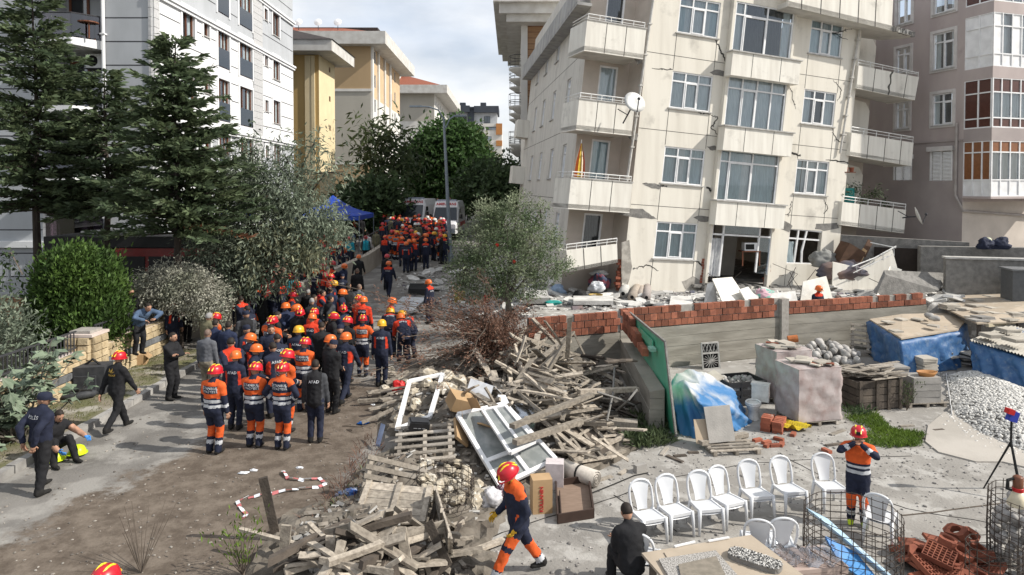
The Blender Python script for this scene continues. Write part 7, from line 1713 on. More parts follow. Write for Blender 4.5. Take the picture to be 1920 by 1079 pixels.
# battery, pallets, crate sides
b=box_thing('battery','black boxed battery with pale lettering on the stones by the road','battery',on_mound(782,815,.12),(.42,.3,.3),(.1,.15,.25),plain('black_case',(.02,.02,.022),.35))
for k,s in enumerate(('AYNA','BATARYA')):inst('lettering',text_mesh('■'*3 if 0 else ('— ' * (3+k)).strip(),.05,plain('pale_print',(.4,.4,.42),.6)),b,(0,-.152,.2-.1*k),(math.pi/2,0,0))
q=MB();q.box((0,0,.31),(.36,.24,.03));inst('lid',q.mesh('lid',MATS['black_case']),b)
pallet('pale slatted pallet lying over the stone filled cage',on_mound(797,838,.1),(.28,-.05,.1),n=6,L=1.15)
pallet('small brown pallet propped upright by the road side weeds',at_z(735,905,.2),(1.1,.4,.5),n=5,L=.7)
def _crate_side():
 A,B,C,D=at_z(690,905,.32),at_z(812,918,.32),at_z(798,985,.12),at_z(660,985,.12);t=thing('broken_crate','broad boarded side of a broken crate lying flat in the bottom heap','crate side',(A+B+C+D)/4);n=V((0,0,1))
 for k in range(5):
  u0,u1=k/5+.006,(k+1)/5-.006;q=MB();q.prism([A.lerp(D,u0),B.lerp(C,u0),B.lerp(C,u1),A.lerp(D,u1)],(0,0,.025));q.build('board',M_pale,t)
 for u in (.03,.5,.95):q=MB();q.bar(A.lerp(B,u)+n*.045,D.lerp(C,u)+n*.045,.09,.04);q.build('batten',M_pale,t)
 E=[at_z(815,912,.55),at_z(845,1010,.5),at_z(845,1045,0),at_z(812,950,0)];t=thing('broken_crate','slatted crate side standing on edge at the end of the bottom heap','crate side',sum(E,V((0,0,0)))/4)
 for k in range(5):u0,u1=k/5+.012,(k+1)/5-.012;q=MB();q.prism([E[0].lerp(E[3],u0),E[1].lerp(E[2],u0),E[1].lerp(E[2],u1),E[0].lerp(E[3],u1)],(.03,0,0));q.build('slat',M_pale,t)
 for u in (.05,.5,.95):q=MB();q.bar(E[0].lerp(E[1],u),E[3].lerp(E[2],u),.07,.05,(1,0,0));q.build('post',M_pale,t)
 E=[at_z(745,1000,.5),at_z(835,975,.5),at_z(835,1000,.3),at_z(748,1028,.3)];t=thing('broken_crate','narrow crate side facing the road in the bottom heap','crate side',sum(E,V((0,0,0)))/4)
 for k in range(2):u0,u1=k/2+.02,(k+1)/2-.02;q=MB();q.prism([E[0].lerp(E[3],u0),E[1].lerp(E[2],u0),E[1].lerp(E[2],u1),E[0].lerp(E[3],u1)],(0,.03,0));q.build('slat',M_pale,t)
 # broken frame crate by the plank heap
 E=[on_mound(1040,815,.2),on_mound(1095,780,.3),on_mound(1150,845,.1),on_mound(1085,880,.05)];t=thing('broken_crate','broken crate of thin laths beside the large window frame','crate',sum(E,V((0,0,0)))/4)
 for u in (0,.33,.66,1):q=MB();q.bar(E[0].lerp(E[1],u),E[3].lerp(E[2],u),.06,.04);q.build('lath',M_pale,t);q=MB();q.bar(E[0].lerp(E[3],u),E[1].lerp(E[2],u),.06,.04);q.build('lath',M_pale,t)
 q=MB();q.prism([e-V((0,0,.05)) for e in E],(0,0,.02));q.build('panel',M_woodd,t)
_crate_side()
# rough pale stones by the road and in the cage
ROUGH=[]
for i in range(4):m=MB();m.ell((0,0,0),(1,.7,.6),None,9,6,.2,random.Random(40+i));ROUGH.append(m.mesh('rough_stone',M_pst))
def _rough():
 g=random.Random(31)
 for n,box,lab,grp,dz,s0 in ((26,(715,690,790,790),'rough pale stone at the road side of the heap','rough stones by the road',.1,.16),(46,(775,865,880,945),'rough yellowish stone in the burst cage under the slatted pallet','stones of the burst cage',.25,.11),(8,(795,690,860,735),'large split pale rock behind the printed carton','large split rocks',.2,.26),(5,(880,905,905,965),'upright split pale rock beside the white sack','upright split rocks',.12,.16)):
  for k in range(n):s=s0*g.uniform(.7,1.25);loose('rough_stone',lab,'stone',ROUGH[k % 4],on_mound(g.uniform(box[0],box[2]),g.uniform(box[1],box[3]),g.uniform(0,dz)),(g.uniform(-.4,.4),g.uniform(-.4,.4),g.uniform(0,6)),grp,(s,s,s))
 c=on_mound(835,940,0);cage('rusty wire cage round the yellowish stones under the slatted pallet',V((c.x,c.y,c.z)),.5,.5,18,5)
_rough()
# rolled carpet, drawer, sacks
def _misc():
 a,b=up_at(1040,892)+V((0,.15,.17)),up_at(1118,915)+V((0,0,.17));t=thing('carpet_roll','cream rolled carpet strapped with a dark band in front of the heap','carpet',a.lerp(b,.5)-V((0,0,.17)));Mc=mat('cream_carpet',(.50,.46,.41),(.42,.385,.34),sc=20,r=.95);m=MB();m.tube([a,b],.165,18);m.build('roll',Mc,t,True)
 d=(b-a).normalized();m=MB();u=d.orthogonal().normalized();w=d.cross(u);sp=[b+d*.012+(u*math.cos(k*.5)+w*math.sin(k*.5))*(.15*k/40) for k in range(41)];m.tube(sp,.007,4);m.build('coil_edge',mat('carpet_back',(.25,.23,.2),(.2,.18,.16)),t)
 m=MB();p=a.lerp(b,.62);m.tube([p-d*.02,p+d*.02],.175,18);m.build('strap',M_tyre,t)
 # drawer
 P=[up_at(1042,916),up_at(1104,908),up_at(1113,972),up_at(1046,983)];c=sum(P,V((0,0,0)))/4;dr=thing('drawer','empty dark wooden drawer lying on the concrete','drawer',c);M_dw=mat('dark_veneer',(.055,.035,.028),(.04,.025,.02),sc=4,r=.5);M_df=mat('drawer_floor_wood',(.23,.165,.125),(.19,.135,.10),sc=3,stretch=(2,10,2))
 m=MB();m.prism([p+V((0,0,.03)) for p in P],(0,0,.015));m.build('drawer_floor',M_df,dr)
 for k in range(4):m=MB();m.bar(P[k]+V((0,0,.09)),P[(k+1) % 4]+V((0,0,.09)),.03,.17);m.build('drawer_side',M_dw,dr)
 m=MB();m.bar(P[0].lerp(P[3],.3)+V((.06,0,.1)),P[0].lerp(P[3],.95)+V((.06,0,.1)),.02,.1);m.build('divider',M_dw,dr)
 def sack(name,label,cat,c,r,m_,sd):
  g=random.Random(sd);m=blob(c+V((0,0,r[2]*.5)),r,sd % 50,34,24,.55);tag(m.build(name,m_,smooth=True),label,cat,'litter on the road' if cat == 'litter' else None)
 sack('sack','crumpled white plastic sack beside the upright split rock','sack',on_mound(922,948),(.2,.17,.2),plain('sack_white',(.55,.54,.55),.5),1)
 sack('bundle','purple patterned bundle of cloth beside the white sack','bundle',on_mound(950,938),(.17,.15,.18),mat('purple_pattern',(.10,.045,.07),(.42,.34,.36),sc=30,lo=.52,hi=.55),2)
 sack('red_bag','small red and black bag at the road side of the heap','bag',on_mound(748,735,0),(.14,.14,.2),M_red,3)
 sack('blue_wrapper','blue crumpled wrapper lying in the roadside weeds','wrapper',at_z(655,932,0),(.2,.14,.09),mat('blue_wrap',(.05,.12,.35),(.3,.32,.36),sc=6,lo=.45,hi=.6),4)
 sack('rubber_glove','bright blue rubber glove dropped on the brown dirt','glove',at_z(679,795,0),(.13,.07,.03),plain('blue_rubber',(.02,.16,.55),.5),5)
 for px,py,rx in ((455,888,.1),(475,883,.07),(562,878,.07),(700,760,.06),(640,730,.05)):sack('litter_scrap','pale scrap of litter on the road surface','litter',at_z(px,py,0),(rx,rx*.5,.02),M_cardw,px)
 # red and white tape
 pts=[(530,883),(540,897),(570,900),(598,896),(612,905),(598,912),(560,917),(510,925),(465,932),(445,940),(452,952),(462,962),(455,974)];P=[at_z(*p,.03) for p in pts];t=thing('barrier_tape','red and white barrier tape trailing over the dirt road','tape',P[6])
 for i in range(len(P)-1):
  n=max(2,int((P[i+1]-P[i]).length/.09))
  for k in range(n):m=MB();a,b=P[i].lerp(P[i+1],k/n),P[i].lerp(P[i+1],(k+1)/n);m.bar(a+V((0,0,.02*math.sin(k+i))),b+V((0,0,.02*math.sin(k+1+i))),.065,.004,(.6*math.sin(i*2+k),.6*math.sin(i+k*1.7),1));m.build('tape_segment',plain('faded_red_tape',(.50,.16,.16),.5) if k % 2 else M_cardw,t)
 # fallen twigs on the dirt
 g=random.Random(77)
 for k in range(16):p=at_z(g.uniform(600,720),g.uniform(690,830),.01);m=MB();q=[p+V((g.uniform(-.35,.35)*j,g.uniform(-.2,.2)*j,0)) for j in (0,.5,1)];m.tube(q,[.014,.01,.005],4);tag(m.build('twig',M_twig),'dry twig fallen on the dirt beside the heap','twig','fallen twigs')
 # bags and helmets left on the verge by the wall
 c=at_z(175,735,.1);b=thing('duffel_bag','large black equipment bag standing at the stone wall','bag',c);M_bg=mat('black_nylon',(.03,.032,.036),(.05,.052,.056),sc=8,r=.7);m=MB();m.box(c+V((0,0,.36)),(.75,.6,.7),RZ(.2));m.build('bag_body',M_bg,b)
 m=MB();m.box(c+V((0,-.32,.3)),(.5,.12,.4),RZ(.2));m.build('pocket',M_bg,b);m=MB();m.tube([c+V((-.2,0,.7)),c+V((0,0,.85)),c+V((.2,0,.7))],.03,6);m.build('strap',M_tyre,b)
 c=at_z(148,748,.1);b=thing('backpack','flat grey black backpack lying in front of the equipment bag','backpack',c);m=MB();m.ell(c+V((0,0,.1)),(.42,.25,.14),RZ(.5),12,8,.06);m.build('pack_body',M_bg,b,True);m=MB();m.tube([c+V((-.2,-.1,.2)),c+V((.1,-.15,.27)),c+V((.3,.05,.2))],.03,5);m.build('strap',M_tyre,b)
 c=at_z(255,683,.1);box_thing('carton_box','open carton left at the stone wall','box',c,(.6,.4,.3),(0,0,.3),M_card,_flaps)
 c=at_z(205,690,.1);m=MB();m.prism([c,c+V((.5,.1,0)),c+V((.45,.25,.75)),c+V((-.02,.18,.75))],(0,.05,0));tag(m.build('framed_picture',mat('orange_board',(.45,.16,.05),(.55,.40,.12),sc=3)),'orange framed board leaning on the stone wall behind the man','board')
 M_lime=plain('lime_helmet',(.55,.72,.02),.35)
 for px,py,lab in ((103,862,'lime yellow helmet lying upside down by the crouching officer'),(145,850,'lime yellow helmet with black straps lying on the road')):
  c=at_z(px,py,.05);h=thing('helmet',lab,'helmet',c);m=MB();m.lathe([(.16,0),(.155,.06),(.12,.13),(.06,.165),(0,.17)],c,16);m.build('shell',M_lime,h,True);m=MB();m.lathe([(.15,.0),(.19,.0),(.19,.012),(.15,.012)],c,16);m.build('brim',M_lime,h);m=MB();m.tube([c+V((-.1,0,.02)),c+V((0,-.19,.02)),c+V((.1,0,.02))],.015,5);m.build('strap',M_tyre,h)
_misc()
# ================================================================= rubble on the terrace around the leaning house
def _terrace():
 q0=MB();g0=random.Random(8)
 for k in range(900):
  p=at_z(g0.uniform(0,720),g0.uniform(560,1079));s=g0.uniform(.008,.024)
  if p.x < -9.4 or p.x > yard_edge(p.y)+.4:continue
  q0.ell(p+V((0,0,s*.3)),(s*1.4,s,s*.6),RZ(g0.uniform(0,3)),5,4)
 tag(q0.build('road_grit',mat('road_grit_stone',(.26,.24,.21),(.12,.10,.085),sc=9,isl=.45)),kind='stuff')
 g=random.Random(91);F=CB['F'];q=MB()
 def gz(x,y):return ground_z(x,y)
 def poly(px0,py0,px1,py1):
  p=None
  z=1.0
  px,py=g.uniform(px0,px1),g.uniform(py0,py1)
  for _ in range(4):p=at_z(px,py,z);z=gz(p.x,p.y)
  return V((p.x,p.y,z))
 for k in range(3600):
  p=poly(*g.choice(((745,500,1000,600),(960,530,1250,582),(1200,548,1470,580),(1430,550,1720,570),(1640,500,1790,560))))
  s=g.uniform(.02,.10)*(1 if g.random() < .85 else 1.8);q.mi=g.choice((0,0,0,1,1,2));q.box(p+V((0,0,s*.2)),(s*g.uniform(1,2.8),s*g.uniform(.6,1.4),s*g.uniform(.3,.8)),RZ(g.uniform(0,6)) @ RX(g.uniform(-.5,.5)))
 tag(q.build('rubble',[mat('pale_rubble',(.52,.51,.49),(.38,.37,.35),sc=4,isl=.3),mat('grey_rubble',(.30,.29,.28),(.2,.195,.19),sc=4,isl=.35),mat('mixed_scraps',(.16,.11,.09),(.06,.07,.10),sc=.9,isl=.6)]),kind='stuff')
 FR=[]
 for i in range(6):m=MB();n=6;pl=[V((math.cos(a+.3*g.random())*g.uniform(.3,.55),math.sin(a)*g.uniform(.2,.4),0)) for a in [2*math.pi*k/n for k in range(n)]];m.prism(pl,(0,0,.06+.05*g.random()));FR.append(m.mesh('fragment',M_plaster))
 for n,bx,lab,grp in ((40,(760,505,990,595),'flat broken plaster fragment on the slope between road and olive tree','fragments on the slope'),(34,(985,535,1240,580),'flat broken plaster fragment behind the brick wall near the rugs','fragments near the rugs'),(20,(1260,545,1480,578),'broken panel fragment beneath the shattered middle bay','fragments beneath the bay'),(48,(1550,512,1790,568),'fragment of the fallen balcony behind the long brick wall','fragments of the balcony')):
  for k in range(n):p=poly(*bx);s=g.uniform(.5,1.3);loose('fragment',lab,'rubble',FR[k % 6],p+V((0,0,.05)),(g.uniform(-.4,.4),g.uniform(-.4,.4),g.uniform(0,6)),grp,(s,s,1))
 def panel(label,pts,m_,off=(0,-.05,.05),name='wall_panel',zz=None):
  m=MB();m.prism([at_z(*p[:2],p[2]) for p in pts],off);tag(m.build(name,m_),label,'panel',None,'thing')
 panel('large white panel leaning below the shattered middle bay',[(1362,588,1.05),(1405,572,1.1),(1372,522,2.0),(1335,525,2.0)],M_cream2)
 panel('second narrower panel leaning beside the large white one',[(1405,580,1.05),(1428,572,1.1),(1402,540,1.7),(1385,545,1.7)],M_plaster)
 panel('crumpled grey sheet leaning left of the large white panel',[(1318,580,1.05),(1345,575,1.1),(1340,530,1.9),(1325,535,1.8)],M_plaster)
 panel('long concrete slab lying behind the brick wall',[(1075,572,1.15),(1150,572,1.15),(1150,562,1.2),(1075,562,1.2)],M_plaster,(0,0,.14),'concrete_slab')
 panel('white tiled slab lying in front of the house corner',[(1255,577,1.12),(1300,575,1.12),(1296,560,1.15),(1258,560,1.15)],M_plaster,(0,0,.1),'concrete_slab')
 panel('pale mattress like slab beside the olive tree trunk',[(980,570,1.1),(1030,570,1.1),(1025,555,1.2),(985,555,1.2)],M_plaster,(0,0,.22),'mattress')
 panel('tilted broken wall slab at the foot of the end balconies',[(1500,566,1.05),(1560,562,1.05),(1548,520,1.9),(1505,530,1.7)],M_cream2)
 panel('broken floor slab sagging behind the fallen balcony',[(1640,560,1.1),(1760,545,1.3),(1775,520,1.7),(1660,515,2.0)],M_bareconc,(0,.1,.16),'concrete_slab')
 panel('white facade shard propped against the bent railing',[(1640,562,1.1),(1662,556,1.1),(1690,508,2.0),(1668,500,2.1)],M_cream2)
 panel('split wall panel lying by the last window of the ground floor',[(1440,572,1.05),(1495,568,1.05),(1490,548,1.4),(1446,552,1.35)],M_plaster)
 for k in range(14):
  a=at_z(g.uniform(1330,1700),g.uniform(520,560),1.1);m=MB();m.tube([a,a+V((g.uniform(-.4,.4),g.uniform(-.2,.2),g.uniform(.3,.7))),a+V((g.uniform(-.8,.8),g.uniform(-.3,.3),g.uniform(.3,1.0)))],.014,4);tag(m.build('reinforcing_bar',M_wire),'rusty bent reinforcing bar sticking out of the rubble at the house','bar','bent bars in the rubble','thing')
 panel('dark box panel lying on the road rubble',[(765,550,.3),(805,552,.3),(805,540,.5),(768,540,.5)],M_tyre,(0,.1,.2),'dark_box')
 panel('bright metal car bonnet lying on the road rubble',[(725,585,.1),(770,588,.1),(800,560,.3),(755,558,.3)],plain('pale_metal',(.5,.52,.54),.3,.5),(0,0,.04),'metal_sheet')
 for k,(px,py,m_,lab) in enumerate(((912,568,M_red,'red bucket standing on the rubble slope'),(988,560,plain('pinkish_bucket',(.6,.5,.47),.5),'pale bucket standing beside the mattress like slab'))):
  c=poly(px,py,px+.1,py+.1);m=MB();m.lathe([(.13,0),(.18,.32),(.185,.32),(.14,.02),(0,.02)],c,14);tag(m.build('bucket',m_,smooth=True),lab,'bucket')
 c=poly(862,568,862.1,568.1);m=MB();m.box(c+V((0,0,.25)),(.45,.3,.5),RZ(.2));tag(m.build('crate_box',plain('mustard_plastic',(.35,.27,.05),.6)),'mustard yellow crate on the rubble slope','crate')
 # rolled rugs
 for k,(a,b,r,col,lab) in enumerate((((1168,560),(1180,548),.19,(.5,.49,.46),'white rolled rug lying against the house corner'),((1185,566),(1200,552),.17,(.36,.31,.26),'tan rolled rug between the white roll and the red ended roll'),((1200,562),(1212,546),.15,(.42,.36,.31),'red ended rolled rug on top of the rug heap'),((1212,566),(1218,552),.16,(.33,.29,.27),'grey rolled rug nearest to the brick wall'))):
  p,q_=poly(*a,a[0]+.1,a[1]+.1)+V((0,0,r)),poly(*b,b[0]+.1,b[1]+.1)+V((0,.5,r+.1));t=thing('rug_roll',lab,'rug',p-V((0,0,r)),0,None);m=MB();m.tube([p,q_],r,14);m.build('roll',plain('rug_%d' % k,col,.95),t,True);m=MB();d=(p-q_).normalized();m.tube([p,p+d*.015],r*.4,10);m.build('core',M_red if k == 2 else M_dark,t)
 def sack(name,label,cat,c,r,m_,sd):m=blob(c+V((0,0,r[2]*.5)),r,sd,34,24,.42);tag(m.build(name,m_,smooth=True),label,cat)
 def pp(px,py):return poly(px,py,px+.1,py+.1)
 sack('sack','dark cloth bag in the rubble beneath the dropped balcony','bag',pp(1085,560),(.28,.2,.22),M_tyre,5)
 sack('bundle','white bundle stacked on a basin beneath the dropped balcony','bundle',pp(1118,556)+V((0,0,.2)),(.3,.25,.25),M_cardw,6)
 sack('cloth_bundle','pale folded quilt on top of the heap under the dropped balcony','quilt',pp(1125,552)+V((0,.3,.75)),(.35,.25,.13),mat('quilt_cloth',(.55,.54,.5),(.4,.42,.44),sc=9),7)
 sack('clothes_heap','dark heap of clothes crammed under the dropped balcony','clothes',pp(1122,554)+V((.1,.4,.25)),(.4,.3,.4),mat('mixed_clothes',(.05,.06,.1),(.22,.06,.08),sc=5,lo=.48,hi=.52),8)
 m=MB();m.lathe([(.2,0),(.27,.2),(.28,.2),(.2,.02),(0,.02)],pp(1117,562),14);tag(m.build('basin',plain('mustard_basin',(.42,.29,.08),.5)),'mustard basin under the white bundle','basin')
 sack('tarp_bundle','light blue barrel lying beside the olive tree','barrel',pp(1046,552),(.32,.25,.26),plain('faded_blue',(.30,.40,.55),.5),9)
 sack('clothes_heap','teal cloth crumpled among the fragments beside the slab','cloth',pp(1035,572),(.3,.15,.12),plain('teal_cloth',(.03,.30,.27),.8),10)
 sack('clothes_heap','green and pink cloth heap below the shattered bay','cloth',pp(1432,560),(.4,.3,.25),mat('pastel_cloth',(.20,.42,.35),(.55,.35,.4),sc=4,lo=.48,hi=.52),11)
 sack('wrapped_bundle','grey plastic wrapped bundle beside the fallen balcony','bundle',pp(1660,556),(.42,.3,.36),plain('grey_film',(.32,.32,.33),.3),12)
 sack('wrapped_bundle','second plastic wrapped bundle nearer the retaining wall','bundle',pp(1690,556),(.35,.25,.24),MATS['grey_film'],13)
 # table and oven in the opened room
 r=at_y(1405,500,29.3);tb=thing('side_table','brown wooden table inside the opened ground floor room','table',V((r.x,r.y,2.0)));o=tb.location;m=MB();m.box(o+V((0,0,.62)),(.8,.5,.04));m.build('table_top',M_brownframe,tb)
 for sx in (-.36,.36):m=MB();m.bar(o+V((sx,-.2,0)),o+V((sx,-.2,.6)),.05,.05);m.build('leg',M_brownframe,tb)
 ov=thing('small_oven','pale small oven standing on the table in the opened room','oven',o+V((0,0,.64)));m=MB();m.box(o+V((0,0,.82)),(.55,.4,.34));m.build('case',M_vanw,ov);m=MB();m.box(o+V((-.05,-.205,.82)),(.36,.012,.22));m.build('oven_door',M_tyre,ov)
 # fallen balcony at the end of the house
 def Pz(px,py,Y):return at_y(px,py,Y)
 t=thing('fallen_balcony','fallen balcony parapet broken in two with bent railing at the house end','balcony',at_y(1620,556,28.3))
 for pl in ([(1560,556),(1597,556),(1600,500),(1562,492)],[(1597,556),(1640,552),(1668,515),(1655,480),(1600,508)],[(1640,552),(1662,540),(1687,520),(1673,468),(1655,480),(1668,515)]):m=MB();m.prism([Pz(x,y,28.4+(x-1560)*.006) for x,y in pl],(.05,.18,0));m.build('parapet',M_cream2,t)
 m=MB();m.tube([Pz(1598,500,28.3),Pz(1640,484,28.5),Pz(1680,462,28.7)],.03,5);m.tube([Pz(1600,512,28.3),Pz(1672,478,28.6)],.02,5);m.tube([Pz(1632,455,29),Pz(1680,465,28.7)],.025,5)
 for f in (.1,.4,.7,.95):a=Pz(lerp(1598,1680,f),lerp(500,462,f),28.5);m.tube([a,a+V((.02,0,-.35))],.018,5)
 m.build('railing',M_rail,t)
 m=MB();a=Pz(1590,480,29.2);m.box(a,(.9,.6,.9),RY(.5) @ RZ(.2));tag(m.build('cabinet',mat('old_cabinet_wood',(.10,.055,.035),(.07,.04,.025),sc=4)),'old brown cabinet tipped over behind the fallen balcony','cabinet')
 m=MB();m.bar(Pz(1603,505,28.9),Pz(1622,468,29.2),.2,.04,(0,1,0));tag(m.build('loose_board',M_card),'tan board leaning beside the tipped cabinet','board',None,'thing')
 m=MB();m.bar(Pz(1618,480,29.1),Pz(1632,452,29.4),.25,.04,(0,1,0));tag(m.build('loose_board',MATS['old_cabinet_wood']),'brown board leaning behind the bent railing','board',None,'thing')
 sack('armchair','grey padded armchair crushed under the end balconies','armchair',Pz(1545,482,29.3)-V((0,0,.4)),(.6,.4,.42),mat('grey_upholstery',(.22,.22,.21),(.16,.16,.15),sc=3),14)
 sack('household_heap','household rubbish spilling behind the fallen balcony','rubbish',Pz(1580,500,29)-V((0,0,.5)),(1.0,.5,.5),MATS['mixed_scraps'],15)
 # clutter on the planted balcony, parasol, dishes
 A,B=CB['eb2']
 for k in range(7):
  p=A[0].lerp(A[1],.12+.12*k) - F.en*.5;p.z += .2;h=.5+.25*(k % 3);m=MB();m.lathe([(.1,0),(.14,.24),(.12,.24),(0,.2)],(0,0,0),10);t=thing('potted_plant',('leafy plant in a pot on the lowest end balcony, beside the teal chest','low leafy plant in a pot in the middle of the lowest end balcony','spreading plant in a pot at the outer corner of the lowest end balcony')[min(2,k//3)],'plant',p+V((0,0,.6)),0,'pot plants on the end balcony');inst('pot',m.mesh('pot',M_terra),t);n=90
  crown(t,np.array(t.location)+NPR.normal(size=(n,3))*np.array([.14,.14,.16])+np.array([0,0,h]),NPR.normal(size=(n,3)),.16,.05,M_olive if k % 2 else M_cedar,k,'leaves',.2)
 p=A[0].lerp(A[1],.25) - F.en*.6+V((0,0,1.1));m=MB();m.box(p+V((0,0,.25)),(.5,.4,.8));tag(m.build('chest',plain('teal_plastic',(.02,.22,.20),.5)),'teal plastic chest on the lowest end balcony','chest')
 p=A[3] - F.en*.3+F.ev*1.35+F.eu*.3;m=MB();m.box(p,(.75,.3,.04));t=thing('flower_shelf','small shelf with red flower pots fixed above the lowest end balcony','shelf',p);m.v=m.v;m.build('shelf_board',M_brownframe,t)
 for k in range(3):m=MB();m.lathe([(.08,0),(.11,.2),(0,.2)],p+V((-.25+.25*k,0,.02)),10);m.build('flower_pot',M_terra,t)
 def dish(label,p,r,yaw,tilt,arm):
  t=thing('satellite_dish',label,'satellite dish',p);R_=RZ(yaw) @ RX(tilt);m=MB();m.lathe([(0,-.16*r),(r*.5,-.12*r),(r,0),(r*1.02,.01),(r*.5,-.10*r),(0,-.14*r)],p,24,R_);m.build('dish',plain('dish_paint',(.62,.62,.60),.5),t,True)
  m=MB();f=p+R_ @ V((0,-.1*r,.75*r));m.tube([p+R_ @ V((0,-r,0)),f],.02,5);m.build('feed_arm',M_groove,t);m=MB();m.ell(f,(.06,.06,.06));m.build('feed_head',M_groove,t)
  m=MB();m.tube([p+R_ @ V((0,0,-.1)),p+V(arm)*.6,p+V(arm)],.03,5);m.tube([p+V(arm)*.6,p+V(arm)*.6+V((-.35,.2,.25))],.02,5);m.build('bracket',M_groove,t)
 dish('large white satellite dish fixed to the third floor corner balcony',at_y(1190,192,26.0),.43,.35,1.15,(-.35,.55,-.75))
 dish('tilted satellite dish seen nearly edge on beyond the end balcony',at_y(1722,405,28.6),.38,1.15,1.2,(-.5,.3,-.1))
 u,top=CB['lb2'];p=F.P(u+.55,top-1.0,-.25);t=thing('beach_umbrella','folded orange and yellow beach umbrella on the corner balcony','umbrella',p);m=MB();m.tube([p,p+V((.22,0,2.55))],.018,5);m.build('pole',M_pvc,t);q=MB();cols=[plain('orange_cloth',(.60,.13,.03),.8),plain('yellow_cloth',(.62,.42,.05),.8),plain('cream_cloth',(.6,.5,.38),.8)]
 for k in range(10):
  a0,a1=2*math.pi*k/10,2*math.pi*(k+1)/10;q.mi=k % 3
  for (r0,z0),(r1,z1) in (((.19,.85),(.24,1.15)),((.24,1.15),(.19,1.7)),((.19,1.7),(.03,2.4))):P_=lambda r,a,z:p+V((r*math.cos(a)+.09*z,r*math.sin(a),z));q.add([P_(r0,a0,z0),P_(r0*.8,a1,z0),P_(r1*.8,a1,z1),P_(r1,a0,z1)],[(0,1,2,3)])
 q.build('folded_canopy',cols,t)
 # rescuers' gear on the terrace wall
 for k,(px,w,lab) in enumerate(((1845,.3,'dark rescue jacket with a pale helmet left on the terrace wall'),(1872,.42,'heap of dark jackets with an orange collar left on the terrace wall'))):
  c=at_y(px,466,28.0);c.z=2.86;t=thing('jacket_heap',lab,'jackets',c);m=blob(c+V((0,-.1,.14)),(w,.25,.3),k+3,34,24,.6);m.build('jacket',plain('navy_cloth_heap',(.02,.025,.05),.8),t,True);m=MB();m.lathe([(.15,0),(.14,.08),(.07,.15),(0,.16)],c+V((.12,-.05,.3)),12);m.build('helmet',M_lime_h if k == 0 else M_tyre,t,True)
M_lime_h=plain('pale_helmet',(.5,.5,.35),.4)
_terrace()
# ================================================================= people
PC={'skin':(.40,.225,.15),'navy':(.014,.018,.038),'black':(.013,.013,.015),'orange':(.66,.105,.02),'refl':(.50,.51,.53),'boot':(.018,.017,.016),'beige':(.27,.235,.18),'grey':(.115,.12,.135),'suit':(.018,.026,.06),'red':(.44,.018,.03),'teal':(.02,.30,.40),'khaki':(.135,.125,.075),'denim':(.07,.11,.18),'white':(.58,.58,.57),'plum':(.03,.012,.022),'lime':(.50,.65,.03),'eye':(.02,.012,.01),'lip':(.28,.12,.09),'glove':(.06,.25,.62),'yellow':(.62,.36,.03),'dgrey':(.05,.052,.058),'redo':(.60,.045,.015)}
PK_=list(PC);PM=[]
for k in PK_:PM.append(mat('cloth_'+k if k not in ('skin','eye','lip') else k,PC[k],tuple(c*.72 for c in PC[k]),r=.85 if k != 'skin' else .55,sc=9,bump=.25 if k not in ('skin','eye','lip') else 0,bsc=16))
M_hair=plain('dark_hair',(.022,.016,.012),.7);M_hairg=plain('grey_hair',(.30,.29,.28),.7);M_lett=plain('white_lettering',(.55,.56,.58),.7)
HC={'r':(.50,.010,.022),'o':(.70,.14,.02),'y':(.72,.38,.02),'w':(.62,.63,.60),'l':(.50,.72,.02),'p':(.50,.03,.045)}
def ik(a,b,l1,l2,pole):
 a,b=V(a),V(b);d=b-a;L=min(d.length,(l1+l2)*.999);d.normalize();x=(l1*l1-l2*l2+L*L)/(2*L);h=math.sqrt(max(0,l1*l1-x*x));p=V(pole);p=p-d*p.dot(d);p.normalize();return a+d*x+p*h,a+d*L
DEF=dict(hip=.93,lean=.04,fl=(.10,0,0),fr=(-.10,.02,0),hl=(.27,-.08,.80),hr=(-.27,-.06,.80),hp=.1,hy=0,kl=(0,-1,0),el=(.3,1,0),er=(-.3,1,0),tw=0,sh=0,fd=0)
